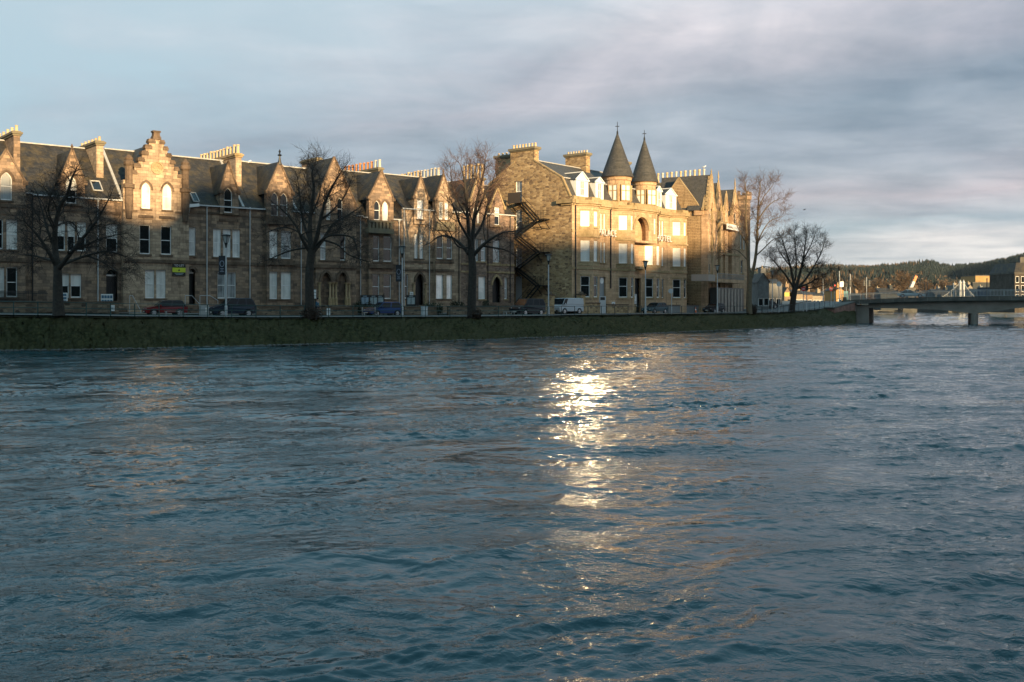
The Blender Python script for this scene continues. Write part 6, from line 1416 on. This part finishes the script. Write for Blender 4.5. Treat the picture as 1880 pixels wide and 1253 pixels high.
# pink granite wing wall beside the abutment
WING = stone('pink_wing_wall', (.30, .175, .14), (.24, .14, .115), (.13, .09, .075), .7, .35, .012)
pa, pb = street(1512, .2), BFR.world(bu(1551), -.25)
e = tag(empty('wing_wall', (pa.x, pa.y, 0), math.atan2(pb.y - pa.y, pb.x - pa.x)), 'pink sloping stone wing wall between the grass bank and the bridge', 'wall'); Ln = (pb.to_2d() - pa.to_2d()).length
b = MB(); zt0, zt1 = pa.z + .05, bz(1551, 556); b.prism([(0, -1), (Ln, -1), (Ln, zt1), (0, zt0 - .1)], -1.9, -.2); b.build('wall', WING, e)
b = MB(); b.bar((-.1, -1.0, zt0 + .02), (Ln, -1.0, zt1 + .12), 1.9, .22); b.build('coping', CONCD, e)
# cutwater slabs at the foot of the pier and the car crossing the bridge
zd = np.interp(bu(1672), [q[0] for q in tp], [q[1] for q in tp])
car('saloon_car', 'silver-blue saloon car crossing the bridge', 'car', BFR.world(bu(1672), 4.0, zd + .02), BFR.rz + math.pi, 4.75, 1.82, 1.42, paint('silver_paint', (.34, .40, .42)), 'saloon')
def tall_lamp(px, ytop, d, label, zb_, kind='lamp'):
    q = at(px, ytop, d); e = tag(empty('street_lamp', (q.x, d, zb_)), label, 'street lamp', 'street lamps by the bridge'); H = q.z - zb_
    b = MB(); b.lathe(0, 0, [(.12, -.1), (.10, 1.2), (.06, H - .9)], 8); b.build('pole', GALV, e)
    b = MB(); b.lathe(0, 0, [(.08, H - .9), (.2, H - .6), (.36, H - .08), (.38, H - .03), (.1, H)], 10); b.build('lantern', BLACKM, e)
for px, yt, d, lb, zb_ in ((1541, 489, 186, 'taller lantern lamp left of the bridge end', 3.2), (1561, 495, 196, 'slim lantern lamp right of the traffic lights at the bridge end', 3.6), (1511, 502, 176, 'pale lamp column behind the round-crowned tree', 2.6)): tall_lamp(px, yt, d, lb, zb_)
for px, yt, lb in ((1697.5, 521, 'thin dark pole on the bridge behind the silver car'), (1702.5, 519, 'thicker dark pole on the bridge behind the silver car'), (1751, 520, 'pale pole on the bridge left of the white suspension towers'), (1812, 513, 'dark pole on the bridge before the orange-lit building')):
    d = 186; q = at(px, yt, d); e = tag(empty('pole', (q.x, d, 4.6)), lb, 'pole', 'poles on the bridge'); b = MB(); b.tube([(0, 0, -.2), (0, 0, q.z - 4.6)], .09, 6); b.build('shaft', GALV if 'pale' in lb else BLACKM, e); b = MB(); b.lathe(0, 0, [(.12, q.z - 4.6), (.14, q.z - 4.5), (.03, q.z - 4.4)], 6); b.build('cap', BLACKM, e)
# traffic signals
AMB = mat('signal_lens_dark', (.05, .04, .03), .4); REDL = mat('lit_red_lens', (.5, .02, .02), .3, emit=((1, .05, .03), 3.0))
def signal(px, yt, yb, d, zb_, label, heads=((0, 0),), red=False):
    q0, q1 = at(px, yt, d), at(px, yb, d); H = q0.z - zb_; hh = q0.z - q1.z; e = tag(empty('traffic_light', (q0.x, d, zb_)), label, 'traffic light', 'traffic lights at the bridge end')
    b = MB(); b.tube([(0, 0, -.1), (0, 0, H - (.1 if len(heads) < 2 else -.6))], .06, 8); b.build('pole', GALV, e)
    for x, dz in heads:
        b = MB(); b.box(x - .2, x + .2, -.28, -.06, H - hh + dz, H + dz); ho = b.build('signal_head', BLACKM, e, bevel=.03)
        for k in range(3):
            z = H + dz - hh * (.2 + .3 * k); b = MB(); b.lathe(0, 0, [(.11, 0), (.11, .02), (.02, .03)], 12); b.v = [(x + a, -.282 - c_, z + b_) for a, b_, c_ in b.v]; b.build('lens', REDL if red and k == 0 else AMB, ho)
            b = MB()
            for j in range(8): a = math.pi * j / 8; c_ = math.pi * (j + 1) / 8; b.quad((x + .13 * math.cos(a), -.283, z + .13 * math.sin(a)), (x + .13 * math.cos(c_), -.283, z + .13 * math.sin(c_)), (x + .13 * math.cos(c_), -.48, z + .13 * math.sin(c_)), (x + .13 * math.cos(a), -.48, z + .13 * math.sin(a)))
            b.build('hood', BLACKM, ho)
signal(1591, 515, 525.5, 190, 3.4, 'pair of black signal heads on one pole, rightmost of the traffic lights', ((-.5, 0), (.45, 0)))
signal(1560.5, 514, 527.5, 184, 3.2, 'tall black signal head in profile beside the slim lantern lamp'); signal(1553.5, 520, 527, 186, 3.2, 'small black signal head left of the tall one by the bridge end')
signal(1532, 522, 534, 172, 2.6, 'signal head with a lit red lens beside a red no-entry disc', ((0, 0),), True); signal(1481, 524, 534, 158, 2.4, 'dark signal head behind the trunk of the round-crowned tree')
def disc(px, py, d, zb_, label, m, bar=True, r=.36):
    q = at(px, py, d); e = tag(empty('road_sign', (q.x, d, zb_)), label, 'road sign'); H = q.z - zb_
    b = MB(); b.tube([(0, 0, -.1), (0, 0, H + .3)], .05, 6); b.build('pole', GALV, e); b = MB(); b.lathe(0, 0, [(r, 0), (r, .03)], 18); b.v = [(x, -.06 - z, H + y) for x, y, z in b.v]; b.build('disc', m, e)
    if bar: b = MB(); b.box(-r * .7, r * .7, -.1, -.093, H - r * .16, H + r * .16); b.build('bar', LETW, e)
REDS = mat('red_sign', (.45, .02, .03), .5); disc(1526, 531, 172, 2.6, 'red no-entry disc beside the lit red signal', REDS); disc(1475, 531, 158, 2.4, 'red no-entry disc beside the trunk of the round-crowned tree', REDS)
disc(1430, 522, 150, 2.3, 'round pale restriction sign before the white low shop', WHITE, False, .38)
q = at(1544.5, 523, 188); e = tag(empty('road_sign', (q.x, 188, 3.2)), 'back of a pale rectangular sign by the bridge end', 'road sign'); b = MB(); b.box(-.42, .42, -.03, .03, q.z - 3.6, q.z - 2.6); b.build('panel', GALV, e); b = MB(); b.tube([(0, .06, -.1), (0, .06, q.z - 2.7)], .05, 6); b.build('pole', GALV, e)
q = at(1553, 532, 190); e = tag(empty('road_sign', (q.x, 190, 3.0)), 'tall teal direction sign by the bridge end', 'road sign'); b = MB(); b.box(-.42, .42, -.03, .03, .6, 2.9); b.build('panel', mat('teal_sign', (.04, .18, .20), .5), e); b = MB(); b.tube([(0, .06, -.1), (0, .06, 2.8)], .05, 6); b.build('pole', GALV, e)
# ---------------------------------------------------------------- far bank and town
FARB = mat('far_bank_wall', (.05, .05, .045), .9, (.09, .085, .075), .6)
b = MB(); pts = [(90, 262), (78, 300), (75, 345), (130, 380), (210, 400), (330, 410)]
for i in range(len(pts) - 1):
    (xa, ya), (xb, yb) = pts[i], pts[i + 1]; b.quad((xa, ya, -1), (xb, yb, -1), (xb, yb, 2.3), (xa, ya, 2.3))
P_ = [(x, y, 2.3) for x, y in pts] + [(500, 1500, 4), (-100, 1500, 4), (-60, 420, 2.3), (20, 262, 2.3)]
b.add(P_, [tuple(range(len(P_)))]); tag(b.build('far_bank_ground', FARB), kind='structure')
def house(label, px0, px1, ye, yr, d, wallm, roofm, yb=556, dep=9.0, wins=0, gable_front=False, name='town_house', rot=0.0, cat='house', chim=True):
    a, c = at(px0, ye, d), at(px1, ye, d); Wd = c.x - a.x; zr = at(px0, yr, d).z; ze = a.z; zb_ = min(2.2, at(px0, yb, d).z)
    e = tag(empty(name, ((a.x + c.x) / 2, d, zb_), R(rot)), label, cat, 'far town buildings'); H, Hr = ze - zb_, zr - zb_; hw = Wd / 2
    b = MB(); ho = []
    n = wins
    if n:
        for fl in range(max(1, int(H / 3.0))):
            for i in range(n): x = -hw + Wd * (i + .5) / n; ho.append([(x - .45, .9 + fl * 2.9), (x + .45, .9 + fl * 2.9), (x + .45, 2.3 + fl * 2.9), (x - .45, 2.3 + fl * 2.9)])
        ho = [q for q in ho if q[2][1] < H - .2]
    if gable_front: b.sheet([(-hw, -1), (hw, -1), (hw, H), (0, Hr), (-hw, H)], ho, 0, .15)
    else: b.sheet([(-hw, -1), (hw, -1), (hw, H), (-hw, H)], ho, 0, .15)
    for x in (-hw, hw):
        if gable_front: b.quad((x, 0, -1), (x, dep, -1), (x, dep, H), (x, 0, H))
        else: b.add([(x, 0, -1), (x, dep, -1), (x, dep, H), (x, dep / 2, Hr), (x, 0, H)], [(0, 1, 2, 3, 4)])
    b.build('wall', wallm, e)
    b = MB()
    if gable_front: b.quad((-hw - .2, -.2, H - .1), (0, -.2, Hr + .05), (0, dep, Hr + .05), (-hw - .2, dep, H - .1)); b.quad((0, -.2, Hr + .05), (hw + .2, -.2, H - .1), (hw + .2, dep, H - .1), (0, dep, Hr + .05))
    else: b.quad((-hw - .1, -.25, H - .05), (hw + .1, -.25, H - .05), (hw + .1, dep / 2, Hr + .05), (-hw - .1, dep / 2, Hr + .05)); b.quad((hw + .1, dep + .2, H - .05), (-hw - .1, dep + .2, H - .05), (-hw - .1, dep / 2, Hr + .05), (hw + .1, dep / 2, Hr + .05))
    ro = b.build('roof', roofm, e)
    for q in ho:
        g = MB(); g.sheet(q, [], .12); f = MB(); f.sheet(q, [[(q[0][0] + .1, q[0][1] + .1), (q[1][0] - .1, q[1][1] + .1), (q[2][0] - .1, q[2][1] - .1), (q[3][0] + .1, q[3][1] - .1)]], .06, .05); fo = f.build('window', WHITE, e); g.build('pane', GLASS, fo)
    if chim:
        b = MB(); b.box(hw * .55, hw * .55 + .9, dep * .4, dep * .6, H, Hr + 1.0); co = b.build('chimney', wallm, ro)
        b = MB(); b.lathe(hw * .55 + .45, dep / 2, [(.14, Hr + 1.0), (.12, Hr + 1.5)], 6); b.build('chimney_pot', POT_BUFF, co)
    return e
WH = mat('white_harling', (.23, .23, .225), .85, (.12, .12, .118), 1.5); CRM = mat('cream_harling', (.30, .245, .18), .85, (.20, .165, .12), .8); TAN = mat('tan_wall', (.25, .17, .105), .85, (.17, .115, .075), 1); DKW = mat('dark_timber_wall', (.03, .035, .036), .8); ORW = mat('ochre_cladding', (.38, .21, .065), .7, (.28, .155, .05), .6)
house('white gabled shop with dark timbering left of the parked saloon car', 1392, 1412, 518, 502, 172, WH, SLATE, 560, 10, 2, True, 'shop', 0, 'shop')
house('white low shop with a dark hipped roof before the round-crowned tree', 1411, 1436, 520, 512, 178, WH, SLATE, 560, 9, 2, False, 'shop', 0, 'shop', False)
for x, lb, c_ in ((1447, 'bright yellow shop sign at the street corner', (.45, .38, .03)), (1456, 'pale lit kiosk sign behind the round-crowned tree', (.6, .5, .4))):
    q = at(x, 541, 232); e = tag(empty('shop_sign', (q.x, 232, 2.2)), lb, 'shop sign'); b = MB(); b.box(-.85, .85, -.06, .06, q.z - 2.2 - .45, q.z - 2.2 + .45); b.build('panel', mat('sign_' + lb.split()[0] + '_' + lb.split()[1], c_, .5), e); b = MB(); b.box(-.7, -.62, .07, .14, -.2, q.z - 2.2); b.box(.62, .7, .07, .14, -.2, q.z - 2.2); b.build('post', BLACKM, e)
for i, (a, c_, ye, yr, d, wm, rm, w_, lb) in enumerate(((1440, 1452, 538, 528, 250, TAN, SLATE, 2, 'tan brick shop below the yellow sign'), (1453, 1474, 540, 532, 262, CRM, SLATE, 3, 'sunlit cream shop right behind the round-crowned tree'), (1474, 1492, 541, 534, 268, TAN, SLATE2, 2, 'sunlit tan house behind the no-entry disc'),
        (1492, 1512, 543, 537, 300, CRM, SLATE, 3, 'low sunlit cream building between the signal poles'), (1513, 1534, 541, 535, 310, TAN, SLATE2, 2, 'low tan building left of the lit red signal'), (1535, 1549, 533, 529, 240, ORW, SLATE, 1, 'sunlit ochre house wall by the bridge end'),
        (1600, 1622, 541, 533, 340, CRM, SLATE, 2, 'small cream house behind the left bridge parapet'), (1617, 1648, 540, 529, 330, DKW, SLATE, 0, 'dark slate roofed hall left of the silver car'), (1636, 1662, 543, 534, 420, TAN, SLATE, 0, 'brown house behind the silver car'),
        (1716, 1733, 536, 531, 400, WH, SLATE2, 0, 'white gable catching the sun at the foot of the wooded hill'), (1717, 1750, 541, 532, 390, DKW, SLATE, 0, 'long dark roofed shed left of the suspension towers'), (1750, 1762, 531, 524, 395, CRM, SLATE, 1, 'sunlit cream house behind the suspension towers'),
        (1775, 1788, 532, 523, 385, CRM, SLATE, 1, 'sunlit cream gable right of the suspension towers'), (1788, 1814, 537, 530, 370, WH, SLATE2, 3, 'pale low house below the orange-lit block'), (1560, 1582, 544, 538, 350, TAN, SLATE, 2, 'low brown house right of the slim lantern lamp'))):
    house(lb, a, c_, ye, yr, d, wm, rm, 556, 9, w_, c_ - a < 15)
def block(label, px0, px1, yt, d, m, dep, zb_=2.0, wins=None, mans=0):
    a, c = at(px0, yt, d), at(px1, yt, d); hw = (c.x - a.x) / 2; H = a.z - zb_
    e = tag(empty('town_block', ((a.x + c.x) / 2, d, zb_)), label, 'building', 'far town buildings'); ho = []
    if wins:
        nx, nz = wins
        for i in range(nx):
            for k in range(nz): x = -hw + 2 * hw * (i + .5) / nx; z = 1.5 + (H - 2.2) * (k + .3) / nz; ho.append([(x - .5, z), (x + .5, z), (x + .5, z + 1.7), (x - .5, z + 1.7)])
    b = MB(); b.sheet([(-hw, -1), (hw, -1), (hw, H), (-hw, H)], ho, 0, .2); b.quad((-hw, dep, -1), (-hw, 0, -1), (-hw, 0, H), (-hw, dep, H)); b.quad((hw, 0, -1), (hw, dep, -1), (hw, dep, H), (hw, 0, H)); b.build('wall', m, e)
    b = MB(); b.box(-hw - .15, hw + .15, -.15, dep + .1, H + .002, H + .35); b.build('roof', SLATE if mans else CONCD, e)
    for q in ho:
        f = MB(); f.sheet(q, [[(q[0][0] + .1, q[0][1] + .1), (q[1][0] - .1, q[1][1] + .1), (q[2][0] - .1, q[2][1] - .1), (q[3][0] + .1, q[3][1] - .1)]], .1, .06); fo = f.build('window', WHITE, e); g = MB(); g.sheet(q, [], .17); g.build('pane', GLASS, fo)
    return e, hw, H
block('orange sunlit cladding block above the dark warehouse', 1791, 1821, 507, 430, ORW, 14); block('long dark warehouse right of the suspension towers', 1786, 1856, 520, 400, DKW, 12, wins=(9, 1)); block('dark blue low shed behind the bridge at the right', 1818, 1868, 529, 360, mat('dark_blue_clad', (.012, .03, .06), .7), 10)
e, hw, H = block('dark stone tenement with a mansard at the right edge of the photo', 1863, 1935, 503, 265, stone('dark_tenement', (.10, .085, .07), (.075, .065, .055), (.06, .05, .04)), 14, wins=(7, 3))
b = MB(); zt = H + 3.0; b.add([(-hw - .2, -.2, H + .36), (hw + .2, -.2, H + .36), (hw + .2, 14, H + .36), (-hw - .2, 14, H + .36), (-hw + 1, 1.2, zt), (hw - 1, 1.2, zt), (hw - 1, 12.8, zt), (-hw + 1, 12.8, zt)], [(0, 1, 5, 4), (1, 2, 6, 5), (2, 3, 7, 6), (3, 0, 4, 7), (4, 5, 6, 7)]); b.build('mansard', SLATE, e)
b = MB(); b.box(-hw + 3, -hw + 6, 3, 4.2, zt - 1, zt + 1.6); co = b.build('chimney', CONCD, e)
# white suspension footbridge seen end on
q = at(1766, 535, 362); e = tag(empty('suspension_footbridge', (q.x, 362, 2)), 'white suspension footbridge with paired pointed towers beyond the road bridge', 'footbridge'); WHB = mat('white_bridge_paint', (.42, .42, .41), .5)
for x in (-.62, .62):
    b = MB(); zt = at(0, 518, 362).z - 2; b.lathe(x, 0, [(.5, 0), (.42, zt - .6), (.55, zt - .5), (.55, zt - .2), (.12, zt + .6), (.02, zt + .9)], 8); b.build('tower', WHB, e)
b = MB(); zt = at(0, 519, 362).z - 2
for x0, s_ in ((-.62, -1), (.62, 1)):
    pr = None
    for k in range(13): f = k / 12; p = (x0 + s_ * f * (9.5 if s_ < 0 else 6), 0, zt - (zt - 2.6) * (1 - (1 - f) ** 1.5) - 0); pr and b.bar(pr, p, .09); pr and b.bar(p, (p[0], 0, 2.4), .04); pr = p
b.build('suspension_cable', WHB, e); b = MB(); b.box(-11, 8, -.6, .6, 2.2, 2.6); b.build('walkway', WHB, e)
# crane jib
a, c = at(1672, 530, 380), at(1682, 507, 380); e = tag(empty('crane', (a.x, 380, 2)), 'orange and white crane jib rising behind the silver car', 'crane'); cc = a.lerp(c, .55)
b = MB(); b.bar((0, 0, a.z - 2), (cc.x - a.x, 0, cc.z - 2), 1.0); b.build('lower_jib', WHB, e); b = MB(); b.bar((cc.x - a.x, 0, cc.z - 2), (c.x - a.x, 0, c.z - 2), .95); b.build('upper_jib', mat('crane_orange', (.60, .15, .02), .5), e); b = MB(); b.box(-1.5, 1.5, -1.5, 1.5, -.5, a.z - 1.6); b.build('cab', CONCD, e)
# pale moored hut on the far bank
q = at(1768, 573, 300); 
# ---------------------------------------------------------------- hills with their woods
HM = mat('hill_heath', (.014, .020, .016), .95, (.045, .036, .022), .012, detail=8)
def ridge(name, tab, d0, d1, wob, seed):
    r_ = np.random.RandomState(seed); pxs = np.arange(tab[0][0], tab[-1][0] + 1, 6.0); n = 14; b = MB(); G = []
    nz = np.interp(pxs, np.arange(tab[0][0], tab[-1][0] + 60, 50.0), r_.randn(len(np.arange(tab[0][0], tab[-1][0] + 60, 50.0))))
    for k, px in enumerate(pxs):
        zc_ = EYE + (HZ - lerp(tab, px)) * d1 / F; row = []
        for j in range(n + 4):
            f = j / n; d = d0 + (d1 - d0) * f; z = zc_ * (min(f, 1) ** 1.25) * (1 if f <= 1 else 1 - (f - 1) * .8) + (wob * math.sin(px * .02 + f * 7 + seed) + nz[k] * wob * .5) * math.sin(min(f, 1) * math.pi)
            row.append(((px - 940) / F * d, d, z))
        G.append(row); b.v += row
    m_ = n + 4
    for i in range(len(pxs) - 1):
        for j in range(m_ - 1): a = i * m_ + j; b.f.append((a, a + m_, a + m_ + 1, a + 1)); b.m.append(0)
    tag(b.build(name, HM, smooth=True), kind='structure'); return G
R1 = [(1250, 512), (1380, 505), (1450, 502), (1500, 499), (1540, 500), (1600, 493), (1650, 489), (1690, 485), (1712, 483), (1722, 489), (1750, 493), (1775, 491), (1800, 490), (1820, 486), (1850, 479), (1880, 471), (1930, 457), (2020, 445), (2150, 437)]
R2 = [(1250, 498), (1400, 496), (1480, 492), (1520, 490), (1560, 492), (1600, 493), (1660, 491), (1750, 495), (1900, 485), (2150, 475)]
G1 = ridge('hills', R1, 560, 2100, 7, 3); G2 = ridge('hills', R2, 1700, 3300, 9, 8)
def wood(name, G, n, f0, f1, h0, h1, m, seed, cone=True, pred=None, rad=.26):
    r_ = np.random.RandomState(seed); b = MB(); k = 0; tries = 0
    while k < n and tries < n * 6:
        tries += 1; i = r_.randint(len(G) - 1); j = f0 + (f1 - f0) * r_.rand(); jj = min(int(j), len(G[0]) - 2); s_, t_ = r_.rand(), j - jj
        P = [np.array(q) for q in (G[i][jj], G[i + 1][jj], G[i][jj + 1], G[i + 1][jj + 1])]; p = (P[0] * (1 - s_) + P[1] * s_) * (1 - t_) + (P[2] * (1 - s_) + P[3] * s_) * t_
        if pred and not pred(p[0], p[1], r_): continue
        k += 1; h = h0 + (h1 - h0) * r_.rand(); w_ = h * rad * (.7 + .6 * r_.rand())
        if cone:
            a0 = r_.rand() * 6.28; V = [(p[0] + w_ * math.cos(a0 + q * 1.2566), p[1] + w_ * math.sin(a0 + q * 1.2566), p[2] - 1) for q in range(5)] + [(p[0] + r_.randn() * .3, p[1], p[2] + h)]
            b.add(V, [(q, (q + 1) % 5, 5) for q in range(5)])
        else:
            for _ in range(26):
                v = r_.randn(3); v /= np.linalg.norm(v); q = p + np.array([0, 0, h * .55]) + v * np.array([w_ * 1.6, w_ * 1.6, h * .45]) * (r_.rand() ** .33); a = r_.randn(3) * w_ * .42; c_ = r_.randn(3) * w_ * .42; b.add([q, q + a, q + c_], [(0, 1, 2)])
    return tag(b.build(name, m), kind='stuff')
CON = mat('conifer_needles', (.006, .014, .014), .9, (.012, .022, .019), .02); LAR = mat('sun_toned_larch', (.13, .078, .036), .9, (.07, .05, .028), .02); BRD = mat('bare_broadleaf', (.12, .072, .04), .9, (.07, .05, .032), .03)  # larch brown pushed towards orange to stand in for sunlit treetops
pn = lambda x, y: math.sin(x * .006 + y * .004) + .8 * math.sin(x * .017 - y * .009 + 1)
wood('conifer_forest', G1, 15000, 3.0, 14.6, 6, 12, CON, 1, True, lambda x, y, r_: pn(x, y) + r_.randn() * .5 < .75)
wood('larch_wood', G1, 3600, 4.0, 14.4, 6, 11, LAR, 2, True, lambda x, y, r_: pn(x, y) + r_.randn() * .4 > .5, .2)
wood('larch_wood', G2, 5500, 8.0, 14.6, 8, 15, LAR, 4, True, None, .2); wood('conifer_forest', G2, 3000, 9.0, 14.6, 8, 15, CON, 5)
wood('broadleaf_wood', G1, 900, .2, 5.2, 7, 13, BRD, 6, False)
# brown garden trees in the town
def town_tree(label, px, yt, d, wpx, seed, m=None):
    q = at(px, yt, d); e = tag(empty('bare_tree', (q.x, d, 2.2)), label, 'tree', 'far bare trees in the town'); r_ = np.random.RandomState(seed); H = q.z - 2.2; W_ = wpx * d / F / 2; b, t = MB(), MB()
    t.tube([(0, 0, -.2), (.1, 0, H * .3), (0, 0, H * .7), (.1, 0, H * .92)], [H * .03, H * .024, H * .012, .03], 6)
    for k in range(70):
        z = H * (.18 + .6 * r_.rand()); a = r_.rand() * 6.28; L_ = W_ * (.6 + .5 * r_.rand()) * (1 - .35 * abs(z / H - .45)); p1 = np.array([math.cos(a) * L_ * .5, math.sin(a) * L_ * .5, z + L_ * .45]); p2 = np.array([math.cos(a + .3 * r_.randn()) * L_, math.sin(a) * L_, min(H * 1.0, z + L_ * 1.0)])
        b.tube([(0, 0, z), p1, p2], [H * .009, H * .006, H * .002], 3, False)
        for _ in range(16):
            f = r_.rand(); s_ = p1 * (1 - f) + p2 * f; dlt = r_.randn(3) * W_ * .22; dlt[2] = abs(dlt[2]); b.tube([s_, s_ + dlt * .5, s_ + dlt + r_.randn(3) * W_ * .03], [H * .0045, H * .003, H * .0015], 3, False)
    t.build('trunk', BARKY, e); b.build('crown', m or BRD, e); return e
for i, (px, yt, d, wp, lb) in enumerate(((1657, 498, 350, 34, 'big rusty bare tree behind the silver car, tallest beyond the bridge'), (1630, 514, 420, 22, 'small rusty bare tree left of the big one beyond the bridge'), (1610, 511, 400, 26, 'rusty bare tree right of the rightmost traffic lights'),
        (1575, 512, 380, 28, 'rusty bare tree between the signal poles beyond the bridge'), (1596, 521, 300, 24, 'low orange bare tree behind the rightmost traffic lights'), (1700, 520, 440, 26, 'rusty bare tree right of the crane jib'), (1735, 519, 460, 24, 'brown bare tree at the foot of the dark wooded hill'),
        (1846, 486, 330, 26, 'tall yellowish bare tree left of the dark tenement'), (1832, 505, 420, 22, 'brown bare tree right of the orange-lit block'), (1500, 512, 330, 30, 'brown bare tree behind the round-crowned tree'), (1470, 516, 320, 26, 'brown bare tree left of the round-crowned trunk beyond the street'),
        (1430, 500, 260, 40, 'dark brown bare tree behind the white low shop'), (1404, 496, 250, 34, 'brown bare tree right of the slender pale trunks'))): town_tree(lb, px, yt, d, wp, 60 + i)
# birds
def bird(label, pos, s_, fly=False):
    e = tag(empty('gull', pos), label, 'bird'); b = MB(); b.tube([(-.28 * s_, 0, .0), (-.15 * s_, 0, .06 * s_), (.05 * s_, 0, .10 * s_), (.18 * s_, 0, .17 * s_), (.24 * s_, 0, .22 * s_), (.31 * s_, 0, .20 * s_)], [.015 * s_, .07 * s_, .095 * s_, .06 * s_, .055 * s_, .012 * s_], 8); b.build('body', mat('gull_white', (.7, .7, .7), .7) if not fly else mat('dark_feather', (.06, .06, .06), .8), e, smooth=True)
    for sy in (-1, 1):
        b = MB()
        if fly: b.add([(-.08 * s_, 0, .1 * s_), (.1 * s_, 0, .1 * s_), (.05 * s_, sy * .35 * s_, .25 * s_), (-.1 * s_, sy * .7 * s_, .16 * s_), (-.1 * s_, sy * .3 * s_, .22 * s_)], [(0, 1, 2, 4), (4, 2, 3)])
        else: b.tube([(.08 * s_, sy * .07 * s_, .12 * s_), (-.1 * s_, sy * .085 * s_, .06 * s_), (-.32 * s_, sy * .03 * s_, .02 * s_)], [.05 * s_, .055 * s_, .01 * s_], 6)
        b.build('wing', mat('gull_grey', (.3, .31, .33), .7), e)
    if not fly:
        for sy in (-1, 1): b = MB(); b.tube([(0, sy * .03 * s_, .05 * s_), (0, sy * .03 * s_, -.1 * s_)], .012 * s_, 4); b.build('leg', mat('gull_leg', (.5, .35, .1), .6), e)
p = HF.world(HF.u(1271, 6) - .5, 3.6); bird('white gull standing on the rightmost tall hotel chimney pots', Vector((p.x, p.y, EYE + (HZ - 308.0) * p.y / F)), 1.25)
p = TF.world(TF.u(455, 5.5), 5.5); bird('white gull standing on the slate ridge left of the ball finial', Vector((p.x, p.y, EYE + (HZ - 300) * p.y / F)), 1.3)
bird('small dark bird flying against the cloud right of the hotel', at(1477, 386, 150), .7, True)
# ---------------------------------------------------------------- thin blue air over the whole scene
hm = bpy.data.materials.new('thin_haze'); hm.use_nodes = True; nt = hm.node_tree; nt.nodes.clear(); L = nt.links.new
pv = N('ShaderNodeVolumePrincipled'); pv.inputs['Density'].default_value = 0.000018; pv.inputs['Color'].default_value = (.80, .92, 1.0, 1); pv.inputs['Anisotropy'].default_value = 0.0
ho_ = N('ShaderNodeOutputMaterial'); L(pv.outputs[0], ho_.inputs['Volume'])
b = MB(); b.box(-1600, 3100, -320, 4700, -2.6, 200); tag(b.build('haze', hm), kind='stuff')
